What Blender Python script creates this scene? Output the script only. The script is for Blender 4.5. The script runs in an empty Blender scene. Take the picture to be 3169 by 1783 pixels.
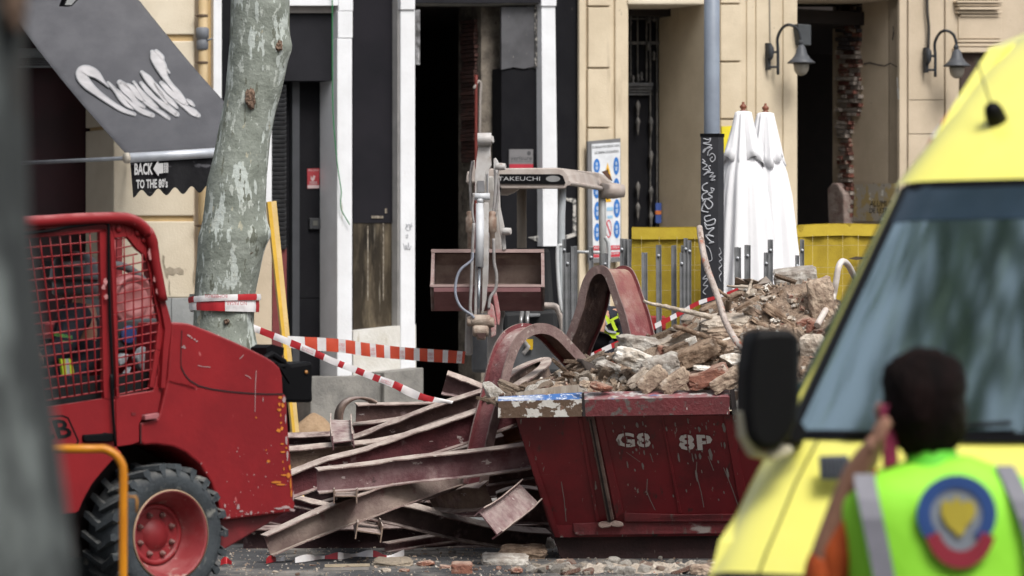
import bpy, bmesh, math, random
from mathutils import Vector, Matrix, noise
sc = bpy.context.scene
rnd = random.Random(7)
# ---------------- camera, world, sun, exposure ----------------
CX, H0, FP, EYE = 1584.5, 1050.0, 13000.0, 1.6          # photograph: 3169 x 1783
cd = bpy.data.cameras.new('camera'); cam = bpy.data.objects.new('camera', cd); sc.collection.objects.link(cam)
cam.location = (0, 0, EYE); cam.rotation_euler = (math.radians(90), 0, 0)
cd.sensor_width = 36; cd.lens = FP/3169*36; cd.shift_y = (H0-891.5)/3169
cd.clip_start = .5; cd.clip_end = 3000
cd.dof.use_dof = True; cd.dof.focus_distance = 32.0; cd.dof.aperture_fstop = cd.lens/1000/.044
sc.camera = cam
w = bpy.data.worlds.new('World'); sc.world = w; w.use_nodes = True
nt = w.node_tree; nt.nodes.clear()
sky = nt.nodes.new('ShaderNodeTexSky'); sky.sky_type = 'NISHITA'; sky.sun_disc = False
sky.sun_elevation = math.radians(52); sky.sun_rotation = math.radians(150); sky.dust_density = 6; sky.air_density = 1.2; sky.ozone_density = 2
hs = nt.nodes.new('ShaderNodeHueSaturation'); hs.inputs['Saturation'].default_value = .35
bg = nt.nodes.new('ShaderNodeBackground'); bg.inputs[1].default_value = .12
wo = nt.nodes.new('ShaderNodeOutputWorld')
nt.links.new(sky.outputs[0], hs.inputs['Color']); nt.links.new(hs.outputs[0], bg.inputs[0]); nt.links.new(bg.outputs[0], wo.inputs[0])
sl = bpy.data.lights.new('sun', 'SUN'); so = bpy.data.objects.new('sun', sl); sc.collection.objects.link(so)
sl.energy = 1.9; sl.angle = math.radians(22); sl.color = (1, .97, .93)
# light comes from behind the camera, over its right shoulder
_e, _a = math.radians(52), math.radians(150)
so.rotation_euler = Vector((math.sin(_a)*math.cos(_e), math.cos(_a)*math.cos(_e), math.sin(_e))).to_track_quat('Z', 'Y').to_euler()
sc.view_settings.view_transform = 'Standard'; sc.view_settings.look = 'None'
sc.view_settings.exposure = 0.40; sc.view_settings.gamma = 1

# ---------------- helpers ----------------
V3 = Vector
UP = V3((0, 0, 1))
def ray(u, v): return V3(((u-CX)/FP, 1.0, -(v-H0)/FP))
def at(u, v, Y): return V3((0, 0, EYE)) + ray(u, v)*Y
def crop(x0, y0, s): return lambda x, y: (x0+x/s, y0+y/s)
cA, cB, cC, cD, cE = crop(0,0,2.337), crop(700,0,2.337), crop(1300,0,2.337), crop(1750,0,2.337), crop(2400,0,2.337)
cF, cG, cH, cI, cJ = crop(0,600,2.415), crop(100,1150,2.289), crop(780,600,2.415), crop(1300,400,2.07), crop(1700,650,2.415)
cK, cL, cM, cN = crop(800,1100,2.1213), crop(1500,1150,2.289), crop(2200,500,2.07), crop(2200,1083,2.07)
cO, cP, cQ, cR, cS = crop(220,130,5.574), crop(1800,410,3.45), crop(2130,400,2.587), crop(700,1600,2.3418), crop(1540,1000,4.6)
cT, cU = crop(560,880,3.294), crop(1380,700,3.0176)
dd = lambda x, y: (x*1.2302, y*1.2302)
class Plane:
    """vertical (or any) plane in the world that a pixel ray can be dropped on"""
    def __init__(s, p, n): s.p = V3(p); s.n = V3(n).normalized()
    def at(s, u, v, off=0):
        r = ray(u, v); o = V3((0, 0, EYE)); t = ((s.p + s.n*off - o).dot(s.n))/r.dot(s.n); return o + r*t
def vplane(u, Y, deg):
    p = at(u, H0, Y); a = math.radians(deg); return Plane(p, (math.sin(a), -math.cos(a), 0))
FAC = Plane((0, 45, 0), (math.sin(math.radians(30)), -math.cos(math.radians(30)), 0))
def new(): return bmesh.new()
def face(bm, pts, mi=0):
    f = bm.faces.new([bm.verts.new(p) for p in pts]); f.material_index = mi; return f
def prism(bm, pts, off, mi=0):
    off = V3(off); a = [bm.verts.new(p) for p in pts]; b = [bm.verts.new(V3(p)+off) for p in pts]; n = len(a)
    fs = [bm.faces.new(a), bm.faces.new(b[::-1])]
    for i in range(n): fs.append(bm.faces.new((a[i], b[i], b[(i+1) % n], a[(i+1) % n])))
    for f in fs: f.material_index = mi
    return fs
def box(bm, c, sx, sy, sz, ax=V3((1,0,0)), ay=V3((0,1,0)), az=V3((0,0,1)), mi=0):
    c = V3(c); q = [c+ax*(sx/2*i)+ay*(-sy/2)+az*(sz/2*j) for i, j in ((-1,-1),(1,-1),(1,1),(-1,1))]
    return prism(bm, q, ay*sy, mi)
def spline(pts, n=6):
    pts = [V3(p) for p in pts]
    if len(pts) < 3: return [pts[0].lerp(pts[1], i/n) for i in range(n+1)]
    P = [pts[0]*2-pts[1]] + pts + [pts[-1]*2-pts[-2]]; out = []
    for i in range(1, len(P)-2):
        for k in range(n):
            t = k/n; a, b, c, d = P[i-1], P[i], P[i+1], P[i+2]
            out.append(.5*((2*b)+(c-a)*t+(2*a-5*b+4*c-d)*t*t+(3*b-a-3*c+d)*t**3))
    out.append(pts[-1]); return out
def tube(bm, pts, r, seg=10, mi=0, cap=True):
    pts = [V3(p) for p in pts]; rings = []; prev = None
    for i, p in enumerate(pts):
        t = (pts[min(i+1, len(pts)-1)]-pts[max(i-1, 0)]).normalized()
        if prev is None: prev = t.orthogonal().normalized()
        x = (prev - t*prev.dot(t)).normalized(); prev = x; y = t.cross(x)
        rr = r[i] if isinstance(r, (list, tuple)) else r
        rings.append([bm.verts.new(p+(x*math.cos(a)+y*math.sin(a))*rr) for a in [2*math.pi*k/seg for k in range(seg)]])
    for a, b in zip(rings, rings[1:]):
        for k in range(seg):
            f = bm.faces.new((a[k], a[(k+1) % seg], b[(k+1) % seg], b[k])); f.material_index = mi; f.smooth = True
    if cap: 
        for q in (rings[0][::-1], rings[-1]): f = bm.faces.new(q); f.material_index = mi
def lathe(bm, c, prof, axis=UP, seg=24, mi=0, fn=None, cap=True):
    c = V3(c); axis = V3(axis).normalized(); x = axis.orthogonal().normalized(); y = axis.cross(x); rings = []
    for j, (r, h) in enumerate(prof):
        ring = []
        for k in range(seg):
            a = 2*math.pi*k/seg; rr = r*(fn(a, h) if fn else 1)
            ring.append(bm.verts.new(c+axis*h+(x*math.cos(a)+y*math.sin(a))*rr))
        rings.append(ring)
    for a, b in zip(rings, rings[1:]):
        for k in range(seg):
            f = bm.faces.new((a[k], a[(k+1) % seg], b[(k+1) % seg], b[k])); f.smooth = True; f.material_index = mi
    if cap and prof[0][0] > 1e-4: bm.faces.new(rings[0][::-1]).material_index = mi
    if cap and prof[-1][0] > 1e-4: bm.faces.new(rings[-1]).material_index = mi
ROOT = {}
def thing(name, label, cat, loc, group=None, kind=None):
    o = bpy.data.objects.new(name, None); sc.collection.objects.link(o); o.location = loc
    o.empty_display_size = .1; o['label'] = label; o['category'] = cat
    if group: o['group'] = group
    o['kind'] = kind or 'thing'
    ROOT[o.name] = V3(loc); return o
def obj(name, bm, m, parent=None, label=None, smooth=False, bevel=0, sub=0, fix=True):
    if fix: bmesh.ops.recalc_face_normals(bm, faces=bm.faces[:])
    if parent is not None: base = ROOT[parent.name]
    else:
        vs = [v.co for v in bm.verts]
        lo = V3([min(v[i] for v in vs) for i in range(3)]); hi = V3([max(v[i] for v in vs) for i in range(3)])
        base = V3(((lo.x+hi.x)/2, (lo.y+hi.y)/2, lo.z))
    bmesh.ops.translate(bm, verts=bm.verts[:], vec=-base)
    if smooth:
        for f in bm.faces: f.smooth = True
    me = bpy.data.meshes.new(name); bm.to_mesh(me); bm.free()
    for x in (m if isinstance(m, (list, tuple)) else [m]): me.materials.append(x)
    o = bpy.data.objects.new(name, me); sc.collection.objects.link(o)
    if parent is not None: o.parent = parent
    else: o.location = base
    ROOT[o.name] = base
    if label: o['label'] = label
    if bevel:
        b = o.modifiers.new('bevel', 'BEVEL'); b.width = bevel; b.segments = 2; b.limit_method = 'ANGLE'; b.angle_limit = math.radians(35)
    if sub:
        s = o.modifiers.new('sub', 'SUBSURF'); s.levels = s.render_levels = sub
    return o
def tag(o, label, cat, group=None, kind=None):
    o['label'] = label; o['category'] = cat
    if group: o['group'] = group
    o['kind'] = kind or 'thing'
    return o
def struct(name, bm, m, **k): o = obj(name, bm, m, **k); o['kind'] = 'structure'; return o
def skin_obj(name, joints, edges, m, parent=None, sub=2, label=None):
    """joints: {key:(Vector, rx, ry)}; one continuous skinned surface, applied to a mesh"""
    keys = list(joints); me = bpy.data.meshes.new(name); base = ROOT[parent.name] if parent is not None else V3((0,0,0))
    me.from_pydata([V3(joints[k][0])-base for k in keys], [(keys.index(a), keys.index(b)) for a, b in edges], [])
    o = bpy.data.objects.new(name, me); sc.collection.objects.link(o)
    md = o.modifiers.new('skin', 'SKIN'); md.use_smooth_shade = True
    for i, k in enumerate(keys):
        sv = me.skin_vertices[0].data[i]; sv.radius = (joints[k][1], joints[k][2] if len(joints[k]) > 2 else joints[k][1]); sv.use_root = (i == 0)
    s = o.modifiers.new('sub', 'SUBSURF'); s.levels = s.render_levels = sub
    dg = bpy.context.evaluated_depsgraph_get(); m2 = bpy.data.meshes.new_from_object(o.evaluated_get(dg))
    o.modifiers.clear(); o.data = m2; m2.materials.clear()
    for f in m2.polygons: f.use_smooth = True; f.material_index = 0
    m2.materials.append(m)
    if parent is not None: o.parent = parent
    ROOT[o.name] = base
    if label: o['label'] = label
    return o
def text_bm(bm, s, bl, br, tl, d=.002, mi=0, off=(0,0,0), shear=0, space=1, bold=0):
    """lay flat lettering in the parallelogram bottom-left, bottom-right, top-left"""
    c = bpy.data.curves.new('t', 'FONT'); c.body = s; c.resolution_u = 2; c.shear = shear; c.space_character = space; c.offset = bold
    o = bpy.data.objects.new('t', c); sc.collection.objects.link(o); bpy.context.view_layer.update()
    me = bpy.data.meshes.new_from_object(o.evaluated_get(bpy.context.evaluated_depsgraph_get()))
    bpy.data.objects.remove(o)
    if not me.vertices: return
    xs = [v.co.x for v in me.vertices]; ys = [v.co.y for v in me.vertices]
    x0, x1, y0, y1 = min(xs), max(xs), min(ys), max(ys)
    bl, br, tl = V3(bl)+V3(off), V3(br)+V3(off), V3(tl)+V3(off)
    ex, ey = (br-bl)/(x1-x0), (tl-bl)/(y1-y0)
    vs = [bm.verts.new(bl+ex*(v.co.x-x0)+ey*(v.co.y-y0)) for v in me.vertices]
    for p in me.polygons:
        try: f = bm.faces.new([vs[i] for i in p.vertices]); f.material_index = mi
        except ValueError: pass
def px(pl, cr, pts, off=0): return [pl.at(*cr(*p), off) for p in pts]

# ---------------- materials ----------------
MATS = {}
def mat(name, col, rough=.75, col2=None, s=6, lo=.38, hi=.62, bump=0, bs=40, metal=0, st=(1,1,1), spots=(), dust=None, spec=.5, coat=0, trans=0, alpha=1, detail=5):
    if name in MATS: return MATS[name]
    m = bpy.data.materials.new(name); m.use_nodes = True; t = m.node_tree; N = t.nodes; L = t.links
    b = N['Principled BSDF']; tc = N.new('ShaderNodeTexCoord'); mp = N.new('ShaderNodeMapping'); mp.inputs['Scale'].default_value = st
    L.new(tc.outputs['Object'], mp.inputs[0])
    def nz(scale, vec=mp, d=detail):
        n = N.new('ShaderNodeTexNoise'); n.inputs['Scale'].default_value = scale; n.inputs['Detail'].default_value = d; n.inputs['Roughness'].default_value = .6
        L.new(vec.outputs[0], n.inputs['Vector']); return n.outputs['Fac']
    def ramp(fac, a, c):
        r = N.new('ShaderNodeMapRange'); r.inputs[1].default_value = a; r.inputs[2].default_value = c; L.new(fac, r.inputs[0]); return r.outputs[0]
    def mix(fac, a, c):
        x = N.new('ShaderNodeMix'); x.data_type = 'RGBA'
        if isinstance(fac, float): x.inputs[0].default_value = fac
        else: L.new(fac, x.inputs[0])
        for k, q in ((6, a), (7, c)):
            if isinstance(q, tuple): x.inputs[k].default_value = (*q, 1)
            else: L.new(q, x.inputs[k])
        return x.outputs[2]
    if col2 is None: col2 = tuple(c*.82 for c in col)
    out = mix(ramp(nz(s), lo, hi), tuple(col2), tuple(col))
    for sp in spots:
        c, scl, th, sst = sp[:4]; wdt = sp[4] if len(sp) > 4 else .03
        m2 = N.new('ShaderNodeMapping'); m2.inputs['Scale'].default_value = sst; m2.inputs['Location'].default_value = (scl*.37, th*9, scl*.11); L.new(tc.outputs['Object'], m2.inputs[0])
        out = mix(ramp(nz(scl, m2), th, th+wdt), out, tuple(c))
    if dust:
        dc, amt = dust[:2]; g = N.new('ShaderNodeNewGeometry'); sx = N.new('ShaderNodeSeparateXYZ'); L.new(g.outputs['Normal'], sx.inputs[0])
        a = ramp(sx.outputs[2], .25, .8); n2 = ramp(nz(9), .3, .6); mu = N.new('ShaderNodeMath'); mu.operation = 'MULTIPLY'; L.new(a, mu.inputs[0]); L.new(n2, mu.inputs[1])
        m3 = N.new('ShaderNodeMath'); m3.operation = 'MULTIPLY'; m3.inputs[1].default_value = amt; L.new(mu.outputs[0], m3.inputs[0]); out = mix(m3.outputs[0], out, tuple(dc))
    L.new(out, b.inputs['Base Color'])
    b.inputs['Roughness'].default_value = rough; b.inputs['Metallic'].default_value = metal; b.inputs['Specular IOR Level'].default_value = spec
    b.inputs['Coat Weight'].default_value = coat; b.inputs['Transmission Weight'].default_value = trans; b.inputs['Alpha'].default_value = alpha
    if bump:
        bp = N.new('ShaderNodeBump'); bp.inputs['Strength'].default_value = min(bump, 1); bp.inputs['Distance'].default_value = .02*max(1, bump)
        L.new(nz(bs), bp.inputs['Height']); L.new(bp.outputs[0], b.inputs['Normal'])
    MATS[name] = m; return m
cream = mat('stucco_cream', (.60,.51,.375), .9, (.53,.445,.32), 2.5, bump=.25, bs=60, spots=(((.38,.31,.22),3,.64,(1.5,1.5,.25),.18),((.30,.25,.19),16,.70,(1,1,.6),.03)))
cream_l = mat('stucco_pale', (.64,.57,.45), .9, (.57,.50,.385), 2, bump=.25, bs=50, spots=(((.36,.30,.22),5,.70,(1,1,.5),.03),))
ochre = mat('stucco_ochre', (.50,.36,.18), .9, (.42,.29,.14), 3, bump=.2)
beige = mat('stucco_beige', (.52,.43,.32), .9, (.45,.37,.27), 2, bump=.2, bs=50, spots=(((.24,.2,.16),9,.70,(1,1,1),.02),))
white = mat('white_paint', (.72,.735,.76), .7, (.65,.66,.68), 2.5, bump=.15, bs=30, spots=(((.42,.39,.35),7,.68,(1.5,1.5,.22),.06),))
whitec = mat('white_plaster', (.64,.63,.60), .85, (.55,.53,.48), 3, bump=.3, bs=40, spots=(((.42,.38,.30),4,.64,(3,3,.5),.12),))
black = mat('black_paint', (.012,.012,.014), .8, (.009,.009,.011), 3, bump=.1, spec=.08, spots=(((.10,.09,.08),14,.72,(1,1,.3),.04),))
charcoal = mat('charcoal_panel', (.024,.024,.028), .9, (.019,.019,.022), 1.5, bump=.05, spec=.06)
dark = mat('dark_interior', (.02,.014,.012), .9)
wine = mat('wine_door', (.035,.006,.012), .5, (.02,.004,.008), 2)
concrete = mat('concrete', (.25,.24,.22), .9, (.16,.155,.145), 4, bump=.5, bs=35, spots=(((.18,.17,.16),6,.62,(1,1,.4),.1),))
greystone = mat('grey_plinth', (.30,.31,.31), .85, (.24,.25,.25), 5, bump=.2)
steel = mat('galvanised_steel', (.30,.32,.34), .45, (.22,.24,.26), 8, metal=.7, bump=.1)
poleg = mat('grey_pole_paint', (.23,.27,.33), .45, (.19,.22,.27), 3, spots=(((.12,.13,.15),20,.72,(1,1,.4)),))
blackp = mat('black_plastic', (.0045,.0045,.0055), .55, spec=.12)
rubber = mat('tyre_rubber', (.05,.06,.068), .85, (.03,.036,.042), 8, bump=.4, bs=40, spots=(((.22,.22,.2),12,.60,(1,1,1),.12),), dust=((.25,.24,.22),.4))
redl = mat('loader_red', (.27,.014,.018), .5, (.21,.011,.015), 2.2, bump=.08, bs=30, spec=.3, dust=((.46,.18,.18),.7), spots=(((.46,.12,.12),16,.70,(1,1,.5),.05),((.55,.40,.36),60,.76,(1,1,.4),.02)))
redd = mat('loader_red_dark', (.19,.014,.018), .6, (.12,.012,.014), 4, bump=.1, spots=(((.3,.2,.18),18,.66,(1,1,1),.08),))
# ================= setting =================
bm = new(); face(bm, [(-400,-60,0),(400,-60,0),(400,900,0),(-400,900,0)])
asphalt = mat('asphalt', (.085,.085,.088), .95, (.05,.05,.053), 1.2, bump=.9, bs=160, spots=(((.36,.33,.29),1.6,.50,(1.2,.45,1),.22),((.5,.46,.42),55,.66,(1,1,1),.05),((.03,.03,.03),70,.66,(1,1,1),.04)))
struct('road', bm, asphalt)
FN = FAC.n; FE = V3((FN.y*-1, FN.x, 0))           # facade outward normal and direction to the right
def fp(u, v, n=0):
    if v == 'T': p = FAC.at(u, H0, n); return V3((p.x, p.y, 9))
    if v == 'G': p = FAC.at(u, H0, n); return V3((p.x, p.y, -.1))
    return FAC.at(u, v, n)
def W(bm, u0, v0, u1, v1, n=0, d=.5, mi=0):
    return prism(bm, [fp(u0,v0,n), fp(u1,v0,n), fp(u1,v1,n), fp(u0,v1,n)], -FN*d, mi)
paving = mat('pavement_slabs', (.28,.27,.25), .9, (.20,.19,.18), 3, bump=.3)
bm = new(); a, b = fp(-3000,H0), fp(6000,H0); a.z = b.z = .12
prism(bm, [a, b, b+FN*6.5, a+FN*6.5], (0,0,-.2)); struct('pavement', bm, paving)
bm = new(); a2, b2 = a+FN*6.51, b+FN*6.51; prism(bm, [a2+V3((0,0,.004)), b2+V3((0,0,.004)), b2+FN*.15+V3((0,0,.004)), a2+FN*.15+V3((0,0,.004))], (0,0,-.2)); struct('kerb', bm, greystone)

# ---- left building (pale blocks, awning bar) ----
LB = thing('corner_building', 'pale stone block building with a dark wine doorway behind the grey awning', 'building', fp(470,'G'))
bm = new()
def block(bm, u0, v0, u1, v1, n=0, d=.65, mi=0): W(bm, u0, v0, u1, v1, n, d, mi)
W(bm, 356, 'T', 598, 'G', -.03, .62)                      # core, seen in the joints
obj('wall', bm, ochre, LB)
for v0, v1 in ((-330,-12),(-2-2,107),(127,388),(398,668),(685,921)):
    bm = new(); block(bm, 352, v0 if v0 > -330 else -700, 603, v1, 0, .7); obj('stone_block', bm, cream_l, LB, bevel=.012)
bm = new(); W(bm, 350, 922, 530, 'G', .03, .7); W(bm, 531.5, 922, 604, 'G', .03, .7); obj('plinth', bm, greystone, LB, bevel=.008)
bm = new(); rp = random.Random(2)
for pts in (((1215,455),(1232,470),(1228,520),(1240,560),(1270,545),(1300,560),(1340,548),(1372,570),(1375,600),(1350,606),(1320,590),(1295,612),(1262,600),(1255,640),(1240,625),(1225,560),(1212,500)),((1262,640),(1272,660),(1268,720),(1276,760),(1266,758),(1260,700)),((1446,560),(1452,600),(1448,700),(1440,650))):
    face(bm, [fp(*cF(*p), .0045) for p in pts])
obj('peeled_patch', bm, mat('peeled_brown', (.26,.22,.16), .95, (.36,.31,.24), 20), LB)
bm = new(); W(bm, -1400, 'T', 352, 60, 0, .5); W(bm, -1400, 60, -420, 'G', 0, .5); obj('lintel', bm, charcoal, LB)
bm = new(); W(bm, -900, 60, 300, 'G', -.72, .06); obj('door', bm, wine, LB)
bm = new(); 
for k in range(5): W(bm, -420, 178+k*6, 330, 181+k*6, -.5, .03)
W(bm, -420, 150, 330, 178, -.45, .06); W(bm, -420, 205, 330, 209, -.45, .06); obj('door_header', bm, steel, LB)
bm = new(); W(bm, 592, 'T', 614, 'G', -.05, .5); obj('side_strip', bm, beige, LB)

# ---- middle building: black and white shopfront ----
SB = thing('shop_building', 'black shopfront in a white frame with a broken open dark doorway', 'building', fp(1300,'G'))
bm = new(); W(bm, 614, 'T', 661, 'G', -.06, .4); obj('ochre_strip', bm, ochre, SB)
bm = new(); W(bm, 661, 'T', 686, 'G', 0, .4); obj('frame_post', bm, white, SB)
bm = new(); W(bm, 686, 'T', 790, 'G', -.03, .3); obj('black_panel', bm, black, SB)
bm = new(); W(bm, 790, 17, 841, 640, 0, .4); obj('frame_post', bm, white, SB)
bm = new(); W(bm, 786, 640, 841, 'G', 0, .4); obj('pier', bm, beige, SB)
bm = new(); W(bm, 790, 'T', 1048, 17, .02, .4); obj('frame_header', bm, white, SB)
bm = new(); W(bm, 1048, -12, 1093, 34, .03, .4); W(bm, 1046, 34, 1092, 118, .025, .4); W(bm, 1044, 119, 1090, 1165, .02, .4); W(bm, 1048, 'T', 1093, -14, .03, .4); obj('frame_post', bm, white, SB, bevel=.006)
bm = new(); W(bm, 841, 19, 1040, 40, -.06, .1); obj('soffit', bm, mat('soffit_grey', (.25,.23,.22), .8), SB)
bm = new(); W(bm, 845, 42, 1040, 250, -.1, .5); obj('fascia', bm, charcoal, SB)
bm = new()
k = 0; v = 262
while v < 762:
    W(bm, 843, v, 886, v+12, -.22+.0, .05); W(bm, 843, v+12, 886, v+15, -.25, .05); 
    p = [fp(843, v+2, -.19), fp(886, v+2, -.19), fp(886, v+11, -.21), fp(843, v+11, -.21)]; prism(bm, p, -FN*.02); v += 14.2
obj('roller_shutter', bm, mat('shutter_grey', (.075,.078,.085), .4, (.04,.04,.045), 10, metal=.3), SB)
bm = new(); W(bm, 843, 766, 887, 'G', -.25, .05); obj('wine_board', bm, mat('wine_board', (.16,.03,.03), .7), SB)
bm = new(); W(bm, 887, 252, 905, 'G', -.4, .1); obj('dark_jamb', bm, black, SB)
bm = new(); W(bm, 905, 252, 927, 'G', -.33, .1); obj('door_frame', bm, mat('door_frame_grey', (.045,.048,.055), .5), SB)
bm = new(); W(bm, 927, 252, 1048, 922, -.38, .06); W(bm, 927, 924, 1048, 'G', -.38, .06); obj('door', bm, black, SB)
bm = new(); W(bm, 1093, 'T', 1232, 690, -.14, .05); obj('upper_panel', bm, mat('panel_dark', (.017,.016,.020), .7, (.012,.012,.015), 1.5, spec=.1), SB)
glassb = mat('dirty_glass_reflection', (.05,.04,.028), .12, (.018,.015,.012), 2.2, st=(1,1,.35), spots=(((.28,.25,.2),5,.60,(4,4,.35),.2),((.16,.13,.09),2.5,.5,(2,2,.5),.2)))  # brown reflection painted into the glass colour, together with dirt streaks
bm = new(); W(bm, 1093, 690, 1232, 1030, -.15, .05); obj('window', bm, glassb, SB)
bm = new(); W(bm, 1137, 700, 1140, 930, -.145, .004); W(bm, 1185, 680, 1188, 930, -.145, .004); W(bm, 1150, 668, 1186, 676, -.13, .01); W(bm, 1192, 645, 1198, 660, -.13, .01); obj('tape_residue', bm, mat('tape_residue', (.35,.31,.25), .8, (.1,.08,.06), 30), SB)
bm = new(); W(bm, 1231, 'T', 1234.5, 1010, -.02, .2); W(bm, 1236, 'T', 1240, 1010, 0, .2); obj('window_frame', bm, mat('frame_grey', (.45,.44,.43), .6), SB)
bm = new(); W(bm, 1240, -400, 1285, 30, .04, .35); W(bm, 1240, 31, 1285, 1150, .02, .35); obj('frame_post', bm, white, SB, bevel=.006)
bm = new(); prism(bm, [fp(1093,1024,.01), fp(1240,1008,.01), fp(1287,1004,.01), fp(1291,'G',.01), fp(1093,'G',.01)], -FN*.45); obj('window_base', bm, whitec, SB)
bm = new()
prism(bm, [fp(962,1166,.22), fp(1090,1164,.22), fp(1188,1158,.22), fp(1188,'G',.22), fp(962,'G',.22)], -FN*.5)
prism(bm, [fp(1189,1152,.30), fp(1311,1138,.30), fp(1311,'G',.30), fp(1189,'G',.30)], -FN*.55); obj('concrete_plinth', bm, concrete, SB, bevel=.01)
# header over the open doorway and the dark opening
bm = new(); W(bm, 1285, 'T', 1676, 9, .0, .6); obj('doorway_header', bm, charcoal, SB)
bm = new(); W(bm, 1289, 10, 1676, 14, -.05, .3); obj('header_edge', bm, concrete, SB)
bm = new(); W(bm, 1286, 30, 1300, 200, -.03, .03); obj('torn_strip', bm, mat('torn_strip', (.22,.22,.23), .7, (.04,.04,.04), 14, spots=(((.6,.6,.6),30,.62,(1,1,.3)),)), SB)
brick = mat('red_brick', (.22,.08,.055), .9, (.12,.045,.035), 9, bump=.6, bs=50, spots=(((.40,.34,.28),9,.50,(1,1,1.6),.12),))
plaster = mat('grey_plaster', (.22,.19,.155), .95, (.10,.085,.07), 7, bump=.6, bs=22, spots=(((.05,.04,.035),9,.62,(1,1,.6),.06),))
bm = new(); W(bm, 1489, 14, 1552, 'G', -.35, .5); obj('broken_column', bm, plaster, SB)
bm = new()
for k in range(34):
    v = 60+k*13; o = rnd.uniform(-4, 4); W(bm, 1468+o*.6, v, 1496, v+11, -.42+rnd.uniform(-.02,.02), .3)
obj('broken_brick_edge', bm, mat('brick_shade', (.085,.035,.028), .9, (.045,.025,.022), 12, bump=.6), SB)
bm = new(); tube(bm, spline([fp(1474,268,-.2), fp(1473,300,-.2), fp(1472,1100,-.2)]), .017); obj('red_conduit', bm, mat('red_pipe', (.15,.02,.014), .6), SB)
bm = new(); tube(bm, spline([fp(1466,275,-.2), fp(1480,252,-.2), fp(1488,262,-.2), fp(1486,300,-.2), fp(1484,430,-.2)]), .016); obj('white_conduit', bm, mat('pale_pipe', (.28,.25,.23), .6), SB)
bm = new(); W(bm, 1552, 212, 1676, 'G', -.12, .2); obj('black_wall', bm, black, SB)
bm = new(); prism(bm, [fp(1552,22,-.1), fp(1655,22,-.1), fp(1660,60,-.1), fp(1661,205,-.1), fp(1620,213,-.1), fp(1590,208,-.1), fp(1552,216,-.1)], -FN*.03)
obj('torn_sheet', bm, mat('sheet_dark', (.075,.075,.082), .6, (.05,.05,.055), 4, spots=(((.3,.28,.25),26,.68,(1,1,1)),)), SB)
bm = new(); W(bm, 1655, 14, 1662, 208, -.09, .02); W(bm, 1662, 14, 1676, 212, -.12, .05); obj('chipped_edge', bm, mat('chipped', (.35,.33,.3), .8, (.03,.03,.03), 22, lo=.5, hi=.56), SB)
bm = new(); W(bm, 1676, 'T', 1722, 18, .02, .3); prism(bm, [fp(1676,19,.0), fp(1718,19,.0), fp(1727,762,.0), fp(1681,762,.0)], -FN*.3); obj('frame_post', bm, white, SB)
bm = new(); W(bm, 1676, 762, 1727, 'G', -.02, .3); W(bm, 1716, 'T', 1796, 'G', -.04, .3); obj('black_pier', bm, black, SB)
bm = new(); prism(bm, [fp(1752,612,-.03), fp(1783,616,-.03), fp(1784,730,-.03), fp(1748,742,-.03), fp(1747,730,-.03), fp(1772,722,-.03), fp(1774,630,-.03), fp(1752,620,-.03)], -FN*.008)
prism(bm, [fp(1634,735,-.11), fp(1676,728,-.11), fp(1678,750,-.11), fp(1655,745,-.11)], -FN*.008)
obj('peeled_patch', bm, mat('peeled', (.5,.48,.45), .9, (.08,.08,.08), 18, lo=.45, hi=.55), SB)
# interior behind the openings
bm = new()
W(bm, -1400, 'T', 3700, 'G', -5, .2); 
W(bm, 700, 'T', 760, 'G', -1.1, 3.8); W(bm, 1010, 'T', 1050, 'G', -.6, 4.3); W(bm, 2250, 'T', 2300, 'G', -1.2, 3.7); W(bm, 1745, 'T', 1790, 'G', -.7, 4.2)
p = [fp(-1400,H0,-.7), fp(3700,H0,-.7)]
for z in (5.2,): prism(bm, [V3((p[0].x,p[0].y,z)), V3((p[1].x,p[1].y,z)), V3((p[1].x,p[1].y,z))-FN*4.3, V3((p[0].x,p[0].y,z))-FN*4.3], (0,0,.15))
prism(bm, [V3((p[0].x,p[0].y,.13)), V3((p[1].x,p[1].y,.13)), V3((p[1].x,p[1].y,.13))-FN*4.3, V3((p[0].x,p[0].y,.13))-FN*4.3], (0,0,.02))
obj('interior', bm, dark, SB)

# ---- right building: cream pilasters, doorway, damaged opening ----
RB = thing('cream_building', 'cream rendered building with pilasters, a deep doorway and a wrecked opening', 'building', fp(2500,'G'))
def pilaster(u0, u1, pu0, pu1, joints, strip=None):
    bm = new(); W(bm, u0, 'T', u1, 'G', 0, .95); obj('wall', bm, cream, RB)
    prev = -300
    for j in joints+[1700]:
        bm = new(); W(bm, pu0-rnd.uniform(0,2), prev+3, pu1-rnd.uniform(0,3), j-3 if j < 1600 else 1450, .045, .06); obj('pilaster_panel', bm, cream, RB, bevel=.006); prev = j
pilaster(1793, 1944, 1822, 1893, [20, 211, 396, 640])
bm = new(); W(bm, 1793, 'T', 1813, 'G', .03, .04); W(bm, 1905, 'T', 1944, 'G', .035, .05); obj('pilaster_edge', bm, cream, RB, bevel=.01)
bm = new(); W(bm, 1944, 'T', 2181, -4, .0, .95); obj('lintel', bm, cream, RB)
bm = new(); W(bm, 1944, -4, 2181, 14, .06, 1.0); obj('lintel_moulding', bm, cream_l, RB, bevel=.015)
pilaster(2181, 2312, 2232, 2296, [12, 191, 369, 600])
bm = new(); W(bm, 2312, 'T', 2467, 'G', 0, .6); obj('wall', bm, cream, RB)
bm = new(); W(bm, 2312, 'T', 2334, 'G', .02, .05); W(bm, 2341, 'T', 2418, 'G', .02, .05); W(bm, 2425, 'T', 2466, 'G', .02, .05); obj('wall_panel', bm, cream, RB, bevel=.006)
bm = new(); W(bm, 2467, 'T', 2781, -3, 0, 1.3); obj('lintel', bm, beige, RB)
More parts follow.
